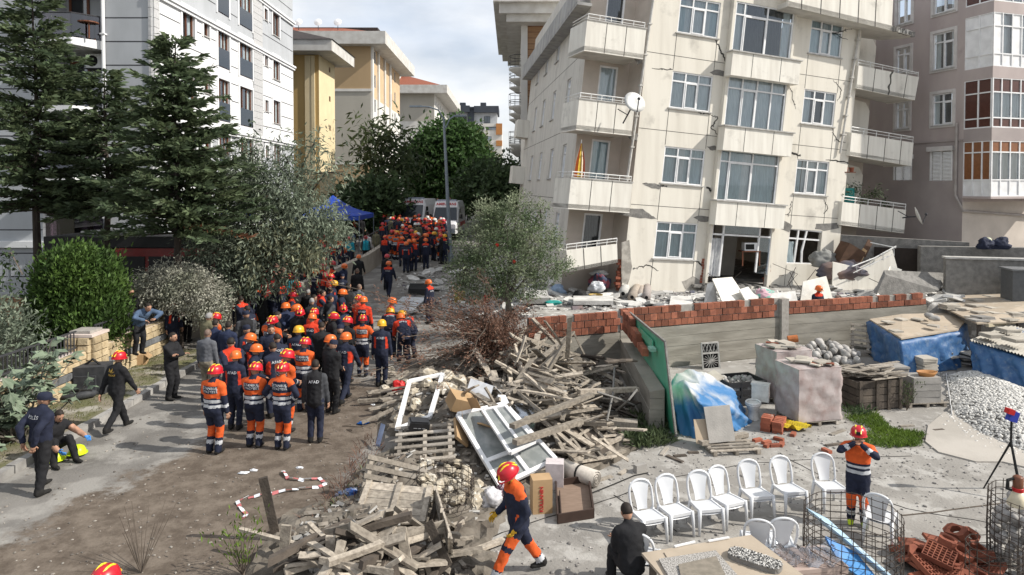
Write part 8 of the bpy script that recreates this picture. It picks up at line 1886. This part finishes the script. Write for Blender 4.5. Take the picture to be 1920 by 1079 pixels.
POSES=dict(st={},st2=dict(hl=(.06,-.30,1.05),hr=(-.05,-.30,1.0),hp=.3),cr=dict(hl=(-.10,-.23,1.22),hr=(.10,-.26,1.18),el=(.8,0,-.4),er=(-.8,0,-.4)),hip=dict(hl=(.21,-.06,1.0),hr=(-.21,-.06,1.0),el=(1,.5,0),er=(-1,.5,0)),back=dict(hl=(.08,.20,.95),hr=(-.08,.20,.97),hy=-.5),
 wk=dict(fl=(.09,-.30,.0),fr=(-.09,.36,.06),hip=.90,hl=(.27,.16,.85),hr=(-.26,-.26,.88)),helm=dict(hl=(.06,-.20,1.50),hr=(-.06,-.20,1.52),el=(.8,-.5,-.5),er=(-.8,-.5,-.5),hp=-.15),
 wk2=dict(fl=(.09,-.42,0),fr=(-.08,.40,.04),hip=.88,hl=(.2,-.12,.86),hr=(-.22,-.22,.92),hp=.5,lean=.14),bend=dict(lean=.95,hip=.88,fl=(.14,-.1,0),hl=(.2,-.75,.55),hr=(-.2,-.78,.6),hp=-.2),sit=dict(hip=.47,fl=(.13,-.42,0),fr=(-.13,-.40,0),lean=.22,hl=(.10,-.42,.66),hr=(-.10,-.40,.66),hp=.35,kl=(0,-.6,1)),
 crouch=dict(hip=.30,fl=(.2,-.48,0),fr=(-.2,-.42,0),lean=.35,hl=(.3,-.62,.52),hr=(-.16,-.5,.36),hp=.35,kl=(0,-.5,1)),lean=dict(lean=.75,hip=.92,hl=(.18,-.55,1.08),hr=(-.16,-.55,1.08),hp=-.1,el=(1,0,.2),er=(-1,0,.2)),up=dict(hl=(.2,-.42,1.62),hr=(-.27,-.05,.8),el=(.8,0,-.5),hp=-.1),side=dict(fl=(.17,.02,0),fr=(-.2,-.02,0),hl=(.30,-.05,.82),hr=(-.12,-.28,1.02),hy=.5),stand3=dict(fl=(.2,-.12,0),fr=(-.14,.14,0),hl=(.12,.2,.95),hr=(-.14,.2,.93),hy=-.9))
def hand(mb,w,d,n,sx,gl):
 """palm, four bent fingers of unequal length and a thumb leaving the side of the palm"""
 mb.mi=PK_.index(gl);d=d.normalized();s=d.cross(n).normalized();n=s.cross(d).normalized();k=MX((s,d,n)).transposed();mb.ell(w+d*.05,(.042,.055,.019),k,8,6)
 for i,l in enumerate((.075,.085,.08,.06)):b=w+d*.088+s*(.031-.021*i);mb.tube([b,b+d*l*.5+n*.008,b+d*l*.85+n*.03,b+d*l*.95+n*.05],[.0105,.01,.009,.006],5)
 b=w+d*.035+s*.036;mb.tube([b,b+s*.03+d*.03+n*.01,b+s*.033+d*.065+n*.02],[.013,.011,.007],5)
PG={}
def pose_geo(nm):
 if nm in PG:return PG[nm]
 q=dict(DEF);q.update(POSES[nm]);hip=V((0,0,q['hip']));ln=q['lean'];RT=RZ(q['tw']) @ RX(ln);up=RT @ V((0,0,1));fw=RT @ V((0,-1,0));rt=RT @ V((1,0,0));T=lambda x,y,z:hip+rt*x - fw*y+up*z
 bones=[];mb=MB()
 def cap(a,ra,b,rb,z):
  mb.tube([a,V(a).lerp(V(b),.5),b],[ra,(ra+rb)*.52,rb],12);mb.ell(a,(ra,)*3,None,10,8);mb.ell(b,(rb,)*3,None,10,8);bones.append((V(a),V(b),ra,rb,z))
 prof=[(-.13,.12,.11),(-.08,.18,.14),(.0,.192,.146),(.1,.186,.14),(.2,.188,.14),(.32,.204,.148),(.42,.21,.148),(.5,.18,.122),(.545,.11,.085),(.57,.065,.065)]
 mb.grid(lambda u,v:(lambda f:(lambda i,t:(lambda z,rx,ry:T(rx*math.cos(-6.28318*u),ry*math.sin(-6.28318*u),z))(*[lerp(prof[i][k],prof[i+1][k],t) for k in range(3)]))(min(int(f),8),f-min(int(f),8)))(v*9),20,18)
 for z,rr in ((prof[0],0),(prof[-1],1)):mb.ell(T(0,0,z[0]),(z[1],z[2],.05),None,12,6)
 hands=[]
 for sx,kf,kh,ke in ((1,'fl','hl','el'),(-1,'fr','hr','er')):
  a=hip+V((sx*.092,0,-.02));f=V(q[kf]);an=f+V((0,.0,.085));kn,an=ik(a,an,.43,.41,q['kl']);cap(a,.104,kn,.078,'G');cap(kn,.078,an,.066,'K');toe=V((sx*.03,-1,0)).normalized();cap(an-V((0,0,.035))+V((0,.025,0)),.048,an-V((0,0,.045))+toe*.16,.038,'B')
  s=T(sx*.185,.01,.47);e,w=ik(s,V(q[kh]),.29,.26,q[ke]);cap(T(sx*.08,.01,.49),.085,s,.074,'S');cap(s,.076,e,.062,'U');cap(e,.061,w,.048,'A');hands.append((w,(w-e),sx))
 nk=T(0,.0,.56);hd=T(0,-.035-.02*math.sin(q['hp']),.70);cap(T(0,0,.5),.065,hd-V((0,0,.03)),.055,'N')
 me=mb.mesh('tmp',PM);o=bpy.data.objects.new('tmp',me);COL.objects.link(o);r=o.modifiers.new('r','REMESH');r.mode='VOXEL';r.voxel_size=.021;sm=o.modifiers.new('s','SMOOTH');sm.iterations=4;sm.factor=.5
 ev=bpy.data.meshes.new_from_object(o.evaluated_get(bpy.context.evaluated_depsgraph_get()));vs=[v.co.copy() for v in ev.vertices];fs=[tuple(p.vertices) for p in ev.polygons];bpy.data.objects.remove(o);bpy.data.meshes.remove(ev);bpy.data.meshes.remove(me)
 # folds in the cloth
 g=random.Random(len(nm));
 from mathutils import noise
 vs=[v+V((noise.noise(v*14),noise.noise(v*14+V((5,3,1))),noise.noise(v*9)*.5))*.013 for v in vs]
 zn=[]
 for f in fs:
  c=sum((vs[i] for i in f),V((0,0,0)))/len(f);rel=c-hip;tz=rel.dot(up);tx=rel.dot(rt);ty=-rel.dot(fw);best=((math.hypot(tx/.19,ty/.135)+max(0,tz-.56)*9+max(0,-tz-.1)*9),'T',tz/.55)
  for a,b,ra,rb,z in bones:
   d=b-a;t=max(0,min(1,(c-a).dot(d)/d.length_squared));k=(c-a-d*t).length/lerp(ra,rb,t)*(1.0 if z != 'G' else 1.02)
   if k < best[0]:best=(k,z,t)
  zn.append((best[1],best[2],tx,ty,tz/.55))
 hR=RZ(q['hy']) @ RX(q['hp']+ln*.6);PG[nm]=(vs,fs,zn,hd,hR,hands,T,BVHTree.FromPolygons(vs,fs),hd.z+.125);return PG[nm]
def outfit(o,z,t,x,y,tt):
 ax=abs(x)
 if z == 'B':return 'boot' if o != 'H' else ('lime' if t > .2 else 'boot')
 if z == 'N':return ('yellow' if o == 'Z' else 'black' if o in 'IJH' else 'black' if o in 'AOSKPQ' else 'skin') if tt < 1.03 or o in 'IJHZ' else 'skin'
 if z == 'S':z,t='T',.95
 if o == 'Z':
  if z in 'TU':return 'orange' if (z == 'T' and (t > .86 or (.1 < t < .3 and ax > .15))) or (z == 'U' and t < .22) else 'navy'
  return 'boot' if z == 'K' and t > .88 else 'refl' if z == 'K' and t > .66 else 'orange' if (z == 'K' and t < .62) or (z == 'G' and .45 < t < .8 and ax > .1) else 'navy'
 if o in 'IJH':
  if z == 'T':
   if .06 < t < .17 or .24 < t < .33:return 'refl'
   if t < .40:return 'navy'
   if o == 'J':return 'orange' if t > .9 or t < .5 else 'navy'
   if y > .03 and .56 < t < .84 and ax < .15:return 'navy'
   return 'orange' if t < .97 or ax > .07 else 'navy'
  if z == 'U':return 'orange' if t < .7 and o != 'J' else 'orange' if t < .3 else 'navy'
  if z == 'A':return 'refl' if .35 < t < .6 else 'navy'
  if z == 'G':return 'orange' if t > .8 else 'navy'
  if z == 'K':return 'orange' if t < .38 else 'refl' if .52 < t < .72 else 'navy'
 if z == 'K' and t > .9:return 'boot'
 if o == 'X' and z == 'T':return 'redo' if t > .52 else 'navy'
 if o in 'AOS':
  if z == 'T':return 'redo' if (o == 'O' and t > .5 and not (y > .05 and ax < .12 and t < .85)) or (o == 'S' and t > .84) or (o == 'A' and ax > .13 and .2 < t < .75) else 'navy'
  if z in 'UA':return 'redo' if o == 'O' and not (z == 'A' and t > .75) else 'navy'
  return 'navy'
 top,slv,leg={'K':('black','black','black'),'P':('navy','navy','black'),'Q':('black','skin','black'),'N':('suit','suit','suit'),'G':('grey','grey','beige'),'V':('dgrey','dgrey','navy'),'R':('red','navy','navy'),'T':('teal','teal','navy'),'F':('khaki','khaki','khaki'),'W':('white','white','beige'),'D':('denim','denim','black'),'M':('plum','plum','plum'),'X':('redo','navy','navy'),'Y':('teal','black','black')}[o]
 if z == 'T':return (('refl' if o == 'R' and .18 < t < .26 else top) if t > .0 else leg) if o != 'V' else ('black' if ax < .15 else 'dgrey')
 if z == 'U':return slv if o != 'Q' or t > .5 else 'black'
 return slv if z == 'A' else leg
PMESH={}
def body_mesh(nm,o,gl):
 if (nm,o,gl) in PMESH:return PMESH[nm,o,gl]
 vs,fs,zn,hd,hR,hands,T,bv,ht=pose_geo(nm);m=MB();m.add(vs,fs);m.m=[PK_.index(outfit(o,*z)) for z in zn]
 m.mi=0;c=MB();c.ell((0,0,0),(.078,.098,.122),None,14,12);hv=[]
 for x,y,z in c.v:
  k=max(0,-z/.122);x *= 1-.30*k*k;y=y*(1-.12*k) - (.012*k if y < 0 else 0);hv.append(hd+hR @ V((x,y,z)))
 m.add(hv,c.f)
 def hp(mi,c_,r):m.mi=PK_.index(mi);m.ell(hd+hR @ V(c_),r,hR,6,5)
 m.mi=0;m.hexa([hd+hR @ V(p) for p in ((-.015,-.112,-.03),(.015,-.112,-.03),(.01,-.085,-.03),(-.01,-.085,-.03),(-.007,-.094,.022),(.007,-.094,.022),(.006,-.08,.022),(-.006,-.08,.022))])
 for sx in (-1,1):hp('eye',(sx*.03,-.088,.012),(.012,.008,.007));hp('eye',(sx*.031,-.09,.032),(.018,.007,.004));hp('skin',(sx*.079,.005,-.005),(.012,.022,.032))
 hp('lip',(0,-.098,-.058),(.022,.008,.006))
 for i,(w,d,sx) in enumerate(hands):hand(m,w,d,V((-sx*.9,-.3,0)) if d.z < -.1 else V((0,0,-1)),sx,gl)
 PMESH[nm,o,gl]=m.mesh('body',PM,True);return PMESH[nm,o,gl]
HM={}
def hat_mesh(k):
 if k in HM:return HM[k]
 out=[]
 if k in 'roywlp':
  m=MB();prof=[(.122,-.02),(.124,.02),(.116,.07),(.09,.115),(.05,.138),(0,.145)];m.lathe(prof,(0,0,0),18);m.v=[(x,y*1.22,z+(.012 if y < 0 and z < 0 else 0)) for x,y,z in m.v]
  hm=plain('helmet_'+k,HC[k],.35,0,.5);out.append(('helmet',m.mesh('helmet',hm,True)))
  m=MB();m.lathe([(.120,-.025),(.137,-.03),(.137,-.018),(.122,-.012)],(0,0,0),18);m.v=[(x,y*1.22 - (.02 if y < -.1 else 0),z) for x,y,z in m.v];out.append(('brim',m.mesh('brim',hm)))
  if k == 'r':
   m=MB()
   for sx in (-.045,.045):m.tube([(sx*(1-.2*abs(j-4)/4),-.155+.039*j,.012+.128*math.sin(math.pi*(j+.4)/8.8)) for j in range(9)],[.014]*9,5)
   out.append(('helmet_stripe',m.mesh('helmet_stripe',plain('helmet_yellow',(.75,.58,.03),.4))))
   m=MB();m.box((0,-.15,.035),(.06,.03,.05));out.append(('badge',m.mesh('badge',PM[5])))
  else:
   m=MB()
   for s in (-1,1):
    for j in range(3):m.box((s*.045,-.05+.06*j,.122-.01*abs(j-1)),(.02,.035,.012))
   m.box((0,-.152,.03),(.05,.025,.035));out.append(('vent',m.mesh('vent',PM[2])))
  m=MB()
  for s in (-1,1):m.tube([(s*.095,-.03,-.02),(s*.075,-.06,-.09),(s*.03,-.085,-.125)],.006,4)
  out.append(('chin_strap',m.mesh('chin_strap',PM[2])))
 elif k == 'c':
  m=MB();m.lathe([(.092,-.01),(.094,.04),(.08,.085),(.045,.105),(0,.11)],(0,0,0),16);m.v=[(x,y*1.18,z) for x,y,z in m.v];out.append(('cap',m.mesh('cap',PM[1],True)))
  m=MB();m.grid(lambda u,v:V((.075*math.cos(math.pi*u)*(1-.15*v),-.085-.09*v*math.sin(math.pi*u)-.01,.0-.02*v)),10,3);out.append(('cap_peak',m.mesh('cap_peak',PM[1])))
 elif k == 'h':
  m=MB();m.ell((0,.02,-.01),(.098,.115,.14),None,14,10);m.v=[(x,y if not (y < -.06 and abs(x) < .06 and -.1 < z < .05) else -.05,z) for x,y,z in m.v];m.tube([(0,.02,-.1),(0,.0,-.22)],[.09,.13],12);out.append(('headscarf',m.mesh('headscarf',mat('patterned_scarf',(.45,.44,.42),(.15,.15,.15),sc=30),True)))
 else:
  m=MB();m.ell((0,.012,.025),(.083,.098,.108) if k != 'b' else (.0795,.0965,.112),None,16,12);m.v=[(x,y,z) if not (y < -.045 and z < .075) and z > -.045 else (x*.7,max(y,-.03)*.7,max(z,-.045)*.8) for x,y,z in m.v];out.append(('hair',m.mesh('hair',{'n':M_hair,'g':M_hairg,'b':plain('cropped_hair',(.16,.11,.085),.6)}[k],True)))
 HM[k]=out;return out
LT={}
def back_text(nm,lines,h,t0,o):
 key=(nm,lines)
 if key not in LT:
  vs,fs,zn,hd,hR,hands,T,bv,ht=pose_geo(nm);VV=[];FF=[]
  bx=T(0,1,0)-T(0,0,0)
  for i,s in enumerate(lines):
   me=text_mesh(s,h*(1 if i == 0 or len(lines) == 2 and len(lines[1]) > 7 else .5),M_lett,0,1.1,.0012)
   o0=len(VV)
   for v in me.vertices:
    p=T(-v.co.x,.5,t0-i*h*1.35+v.co.y);r=bv.ray_cast(p,-bx);VV.append(tuple((r[0] if r[0] else p-bx*.37)+bx*.007))
   FF += [tuple(o0+k for k in p.vertices) for p in me.polygons];bpy.data.meshes.remove(me)
  me=bpy.data.meshes.new('back_lettering');me.from_pydata(VV,[],FF);me.materials.append(M_lett);LT[key]=me
 return LT[key]
TX={'I':(('İSTANBUL','İTFAİYESİ'),.048,.42),'J':(('İSTANBUL','İTFAİYESİ'),.048,.42),'A':(('AFAD',),.06,.39),'O':(('AFAD',),.06,.40),'V':(('AFAD',),.06,.40),'S':(('AFAD',),.055,.36),'P':(('POLİS',),.055,.43)}
def person(label,px,py,pose='st',o='K',hat='n',rz=180,s=1.0,ground=None,text=True,gl='skin',group=None,dz=0,loc=None):
 ht=pose_geo(pose)[8]*s+(.035 if hat in 'roywlp' else 0);z=0
 for _ in range(16):p=at_z(px,py,z+ht);z=.5*z+.5*((ground_z(p.x,p.y) if ground is None else ground)+dz)
 p=at_z(px,py,z+ht);z=(ground_z(p.x,p.y) if ground is None else ground)+dz
 if loc:p=V(loc);z=ground_z(p.x,p.y)
 t=thing('person',label,'person',V((p.x,p.y,z)),math.radians(rz),group);k_=.95+.17*random.Random(px*3+py).random();t.scale=(s*k_,s*k_,s)
 inst('body',body_mesh(pose,o,gl),t);hd,hR=pose_geo(pose)[3:5];par=None
 for i,(n,me) in enumerate(hat_mesh(hat)):
  if i == 0:par=inst(n,me,t,hd+hR @ V((0,0,.02 if hat in 'roywlpc' else 0)),hR.to_euler())
  else:inst(n,me,par)
 if text and o in TX:inst('lettering',back_text(pose,*TX[o],o),t)
 return t
def crowd(tab,ox,oy,sc,text=True):
 for ln in tab.strip().split('\n'):
  a=ln.split('|');x,y=map(float,a[0].split());po,o,hat,rz=a[1].split()
  person(a[2].strip(),ox+x/sc,oy+y/sc,po,o,hat,float(rz),s=.97+.05*random.Random(x+y).random(),text=text,group=(a[3] if len(a) > 3 else None))
# the nearer half of the crowd, seen mostly from behind
crowd('''330 597|st I r 165|firefighter in orange jacket with raised red helmet at the front corner of the group
440 522|st A o 175|rescuer in navy shirt and orange helmet directly behind the front firefighter
540 585|st2 I r 170|middle firefighter of the front three, orange back and red helmet
685 585|hip J r 170|front firefighter with dark back panel and orange shoulders, rightmost of the three
858 570|st V n 185|bare headed man in dark grey jacket lettered AFAD standing on the dirt
700 517|st2 I r 150|red helmeted firefighter half hidden behind the dark backed one
800 455|st2 I r 170|orange backed firefighter standing behind the bare headed grey jacket man
632 342|up I r 170|orange backed firefighter with a hand raised to his red helmet in mid group
540 485|side A o 100|orange helmeted rescuer turned sideways among the front firefighters
510 430|st2 A o 140|orange helmeted rescuer behind the navy suited man
770 392|st A y 180|yellow helmeted rescuer with AFAD on a navy back in mid group
925 437|side K o 100|black clad rescuer in orange helmet turned towards the heap
1012 427|wk A o 165|rescuer in navy jacket with orange sleeve stepping beside the debris
1105 335|hip I r 180|orange backed firefighter with red helmet beside the yellow helmeted pair
1203 360|st A y 178|yellow helmeted rescuer with AFAD back standing next to the dry bush
1325 345|bend O o 200|orange jacketed rescuer bending over the bush, in orange helmet
1360 325|bend O y 215|orange jacketed rescuer in yellow helmet bending behind the other one
1250 315|bend S y 190|navy jacketed rescuer in yellow helmet stooping by the metal sheet
1248 243|st2 S o 100|orange shouldered rescuer looking down at the metal sheet
1455 150|st S o 240|rescuer in navy and orange standing alone on the rubble slope
1240 55|wk S o 175|rescuer with orange shoulders walking away up the open road
110 425|cr K n 80|man in black shirt and sunglasses with folded arms on the verge side
295 412|st G b 170|cropped haired man in grey jacket and beige trousers
405 372|st N n 178|dark haired man in a navy suit seen from behind
335 360|st N n 160|second navy suited man beside the red helmeted one
335 325|st2 J r 150|red helmeted firefighter behind the two suited men
300 325|st F g 150|grey haired man in khaki waistcoat behind the grey jacket man
120 255|st A o 60|orange helmeted officer in navy beside the tall stone pillar
190 220|st2 P c 175|police officer in black cap with lettered back beside the pillar
255 178|back P c 170|taller police officer in black cap beside the pale bush
98 192|st K n 30|dark haired man by the pillar behind the orange helmeted officer
165 182|st2 K n 60|dark jacketed man between the police officers and the pale bush
460 197|st2 A r 200|red helmeted rescuer in navy facing away from the wall
552 163|cr J o 10|rescuer in orange helmet and white mask facing the camera with folded arms
640 198|st P c 185|officer in navy jacket and cap in the middle of the crowd
745 193|st K r 10|red helmeted man in black facing the camera in mid crowd
725 117|st T r 20|red helmeted medic in turquoise jacket near the roadside wall
767 160|st K r 30|red helmeted man just before the turquoise medic
818 202|st K g 160|grey haired man in black beside the red vest man
880 200|st R n 180|brown haired man in a red vest with a white crescent emblem
938 192|st N n 180|dark haired man in navy suit beside the red vest
992 200|side A o 100|orange helmeted rescuer in navy next to the red vest man
1025 168|st K n 140|dark haired man in black jacket behind the red vest group
1083 177|st G b 150|bald man in grey top with red shoulders
1080 232|st X r 150|red and white helmeted rescuer before the bald man
1107 240|st O o 178|rescuer in all orange jacket lettered AFAD in the open middle
1020 345|st2 K r 160|red helmeted man in black below the all orange jacket
783 298|st K r 10|red helmeted man in black jacket facing the camera
840 328|st2 O o 175|orange sleeved rescuer in orange helmet in mid group
850 302|st X r 170|red helmeted rescuer half hidden below the red vest
945 322|st K r 120|red helmeted man in dark jacket right of the orange sleeved one
940 122|st2 X r 170|red helmeted rescuer far side of the crowd by the yellow helmet
912 112|st X p 160|plain red helmeted rescuer behind the yellow helmet
948 155|st A y 100|yellow helmeted man turning his head in the far middle
857 102|st2 A o 175|orange helmeted rescuer in navy at the far side of the crowd
1000 122|st P c 180|police officer lettered on the back at the far side of the crowd
1085 22|wk K o 180|orange helmeted man in a long black coat walking up the road
1077 95|st K b 180|bald man in black behind the orange helmeted walker
740 92|st X r 60|red helmeted rescuer close to the roadside wall, lower one
775 40|st X p 60|red helmeted rescuer close to the roadside wall, upper one
822 38|st2 X o 60|orange helmeted rescuer close to the roadside wall''',280,470,2.767)
# the farther half, up to the ambulances
G_='|rescuers packed in front of the ambulances'
crowd('''440 507|st I r 175|firefighter with orange back standing alone on the far open road
515 450|st T p 10|turquoise jacketed medic in red helmet beside the lone firefighter
680 445|st Y p 200|medic in turquoise waistcoat with back to the camera on the far road
560 300|st S o 90|orange shouldered rescuer below the lime helmet
630 255|st K l 170|man in lime yellow helmet and dark clothes near the tent railing
630 118|up W n 30|man in white shirt shading his eyes behind the railing
545 385|st D n 90|man in dark green behind the medic
360 375|st K n 20|dark clothed man standing by the orange ladder truck
440 385|st K n 40|second dark clothed man by the orange ladder truck
230 485|st2 I r 100|firefighter in orange beside the ladder, back bent slightly
165 500|st2 X r 60|red jacketed rescuer in the shade of the silvery tree
100 615|st X r 60|red helmeted rescuer at the shaded wall, farther one
90 670|st X o 60|orange helmeted rescuer at the shaded wall, middle one
5 668|st X r 80|red helmeted rescuer at the shaded wall, nearest the tree
890 630|st K p 175|red helmeted man in black following the walking rescuer
690 410|st W n 160|man in pale cap and light top by the medics
785 388|st F n 170|firefighter in khaki turnout gear with bare head
845 310|st X p 170|red helmeted rescuer walking beside the roadside wall
855 205|st O o 170|rescuer in bright orange near the dark fence
940 178|st K n 180|man in black by the left hand ambulance
1045 453|st O o 178|orange jacketed rescuer at the near edge of the far crowd
1085 505|st A o 178|navy backed rescuer with orange trousers side at the near edge
1115 480|st A o 180|navy backed rescuer lettered AFAD at the near edge
1165 480|st X o 180|orange yoked rescuer next to the lettered navy back
1285 470|st S o 178|orange shouldered rescuer at the near edge beside the lamp
1430 405|st I r 178|orange backed firefighter beside the lamp post
1390 360|st F w 180|firefighter in khaki and pale helmet beside the lamp post
1180 312|st F w 180|khaki firefighter in pale helmet in the middle of the far crowd
1210 312|st F w 170|second khaki firefighter in pale helmet
985 405|st I r 178|orange backed firefighter in the far crowd near the wall
940 385|st I p 178|red helmeted firefighter behind the orange backed one
870 440|st X r 170|red helmeted rescuer in orange top at the wall side of the far crowd
1055 348|st I r 178|orange backed firefighter one row behind in the far crowd
1460 262|st X w 170|pale helmeted rescuer below the second ambulance
1215 222|st R p 178|red jacketed medic before the first ambulance
1350 235|st R n 178|bare headed red jacketed medic between the ambulances'''
,560,360,5.394)
def _fill():
 g=random.Random(17);n=0
 occ=[o.location.xy.copy() for o in COL.objects if o.name.startswith('person')]
 tries=0
 while n < 27 and tries < 4000:
  tries += 1;X,Y=g.uniform(370,1060),g.uniform(60,480)
  if X < 480 and Y < 330 or (X > 1000 and Y > 200):continue
  q=at_z(280+X/2.767,470+Y/2.767,1.8).xy
  if q.x < -8.9 or min((q-p).length for p in occ) < .5:continue
  occ.append(q);n += 1;o=g.choice('AAKKSNPXV');h=g.choice('ornnnngcc');person({'A':'rescuer in navy','K':'man in black','S':'rescuer with orange shoulders','N':'man in dark navy','P':'officer in dark uniform','X':'rescuer in orange top','V':'man in dark grey'}[o]+{'o':' and orange helmet','r':' and red helmet','n':', dark haired','g':', grey haired','c':' and cap'}[h]+' within the dense crowd',280+X/2.767,470+Y/2.767,g.choice(('st','st2','hip','cr','side','back')),o,h,170+g.gauss(0,60),text=o in 'AP',group='people within the dense crowd')
 for k in range(60):
  X,Y=g.uniform(930,1480),g.uniform(245,440)
  if g.random() < .3:X=g.uniform(840,1480);Y=g.uniform(225,280)
  o=g.choice('IIXAASSKKKRF');h=g.choice('rrrppoowynn');person({'I':'orange backed firefighter','X':'rescuer in orange top','O':'rescuer in orange jacket','A':'rescuer in navy','S':'rescuer with orange shoulders','K':'man in black','R':'medic in red','F':'firefighter in khaki'}[o]+{'r':' and striped red helmet','p':' and plain red helmet','o':' and orange helmet','w':' and pale helmet','y':' and yellow helmet','n':', bare headed'}[h]+' packed before the ambulances',560+X/5.394,360+Y/5.394,g.choice(('st','st2')),o,h,180+g.gauss(0,40),text=False,group='rescuers packed before the ambulances')
 for k in range(26):
  Y_=g.uniform(58,74);person('spectator in dark clothes beyond the ambulances',800,400,'st',g.choice('KKNDPV'),'n',g.uniform(-60,60),text=False,group='spectators beyond the ambulances',loc=((g.uniform(705,885)-960)/1280*Y_,Y_,0))
 for k in range(22):
  o=g.choice('XKASI');person({'X':'orange topped rescuer','K':'black clad man','A':'navy clad rescuer','S':'orange shouldered rescuer','I':'firefighter in orange'}[o]+' in the shade by the roadside wall',g.uniform(548,640),g.uniform(425,500),'st',o,g.choice('rpon'),g.uniform(60,200),text=False,group='people in the shade by the roadside wall')
_fill()
# single figures
t=person('police officer in cap with hands behind his back standing on the road edge',75,738,'stand3','P','c',158)
person('crouching officer in black short sleeves and blue gloves beside the lime helmets',94,765,'crouch','Q','n',65,gl='glove')
t=person('man in black jacket with gold emblem and red helmet walking along the verge',218,660,'wk','K','r',160)
inst('lettering',back_text('wk',('SERKAT',),.04,.36,'K'),t)['label']='gold lettering'
t.children[-1].data=t.children[-1].data.copy();t.children[-1].data.materials[0]=plain('gold_lettering',(.6,.38,.08),.5)
q=MB();T_=pose_geo('wk')[6]
for a,l in ((-55,.10),(-20,.12),(25,.13),(65,.12)):c_=math.cos(math.radians(90-a));s_=math.sin(math.radians(90-a));q.add([T_(0,.158,.41),T_(-c_*l*.5+.022*s_,.162,.41+s_*l*.5),T_(-c_*l,.158,.41+s_*l),T_(-c_*l*.5-.022*s_,.162,.41+s_*l*.5-.01)],[(0,1,2,3)])
inst('emblem',q.mesh('emblem',MATS['gold_lettering']),t)
person('firefighter in navy and orange walking with yellow gloves past the window frame',972,866,'wk2','Z','r',-68,ground=YARD,text=False,gl='yellow',s=1.03)
person('firefighter in orange fastening his helmet strap beside the plastic chairs',1610,797,'helm','H','r',-28,ground=YARD,text=False,s=.98)
person('man in black jacket sitting on a plastic chair with his back turned',1186,956,'sit','K','n',195,ground=YARD)
person('rescuer in orange helmet standing behind the brick wall',1533,535,'st','S','o',20,text=False,ground=.0)
person('red helmeted rescuer cut off by the bottom edge of the picture',186,1069,'st','I','r',170)
person('bearded man in denim jacket leaning over the iron railing',258,566,'lean','D','n',60,ground=.55)
person('dark haired man standing behind the man leaning on the railing',243,541,'st','K','n',60,ground=.5)
person('woman in patterned headscarf and dark coat behind the fig tree',52,556,'st2','M','h',120,ground=.45)
person('dark haired man seated behind the garden wall next to the fig tree',112,603,'st2','K','n',60,ground=-.2)
m=MB();m.ell((0,0,0),(.5,.5,.5)) if 0 else None
# crescent badge on the red vest, orange truck by the wall
def _last():
 for o in COL.objects:
  if o.get('label','').startswith('brown haired man in a red vest'):
   q=MB();q.add([(-.07,.145,1.28),(.07,.145,1.28),(.07,.15,1.40),(-.07,.15,1.40)],[(0,1,2,3)]);inst('emblem_patch',q.mesh('emblem_patch',M_lett),o)
   q=MB();q.add([V((.045*math.cos(a)*r+.01*(r < 1),.158,1.34+.045*math.sin(a)*r)) for r in (1,.72) for a in [math.radians(40+28*k) for k in range(11)]],[(k,k+1,12+k,11+k) for k in range(10)]);inst('crescent',q.mesh('crescent',M_red),o)
 c=at_z(612,505,.3);t=thing('ladder_trolley','orange upright trolley with striped white panel by the shaded wall','trolley',c);Mo=plain('trolley_orange',(.6,.12,.02),.5)
 for dx in (-.5,.5):m=MB();m.bar(c+V((dx,0,0)),c+V((dx,0,2.3)),.12,.12);m.build('post',Mo,t)
 for k in range(4):m=MB();m.bar(c+V((-.45,-.02,.3+.5*k)),c+V((.45,-.02,.3+.5*k)),.06,.1);m.build('rung',Mo,t)
 for k in range(5):m=MB();m.bar(c+V((-.4+.2*k,-.1,.5)),c+V((-.3+.2*k,-.1,1.6)),.1,.02,(0,1,0));m.build('stripe',M_cardw if k % 2 else M_red,t)
_last()
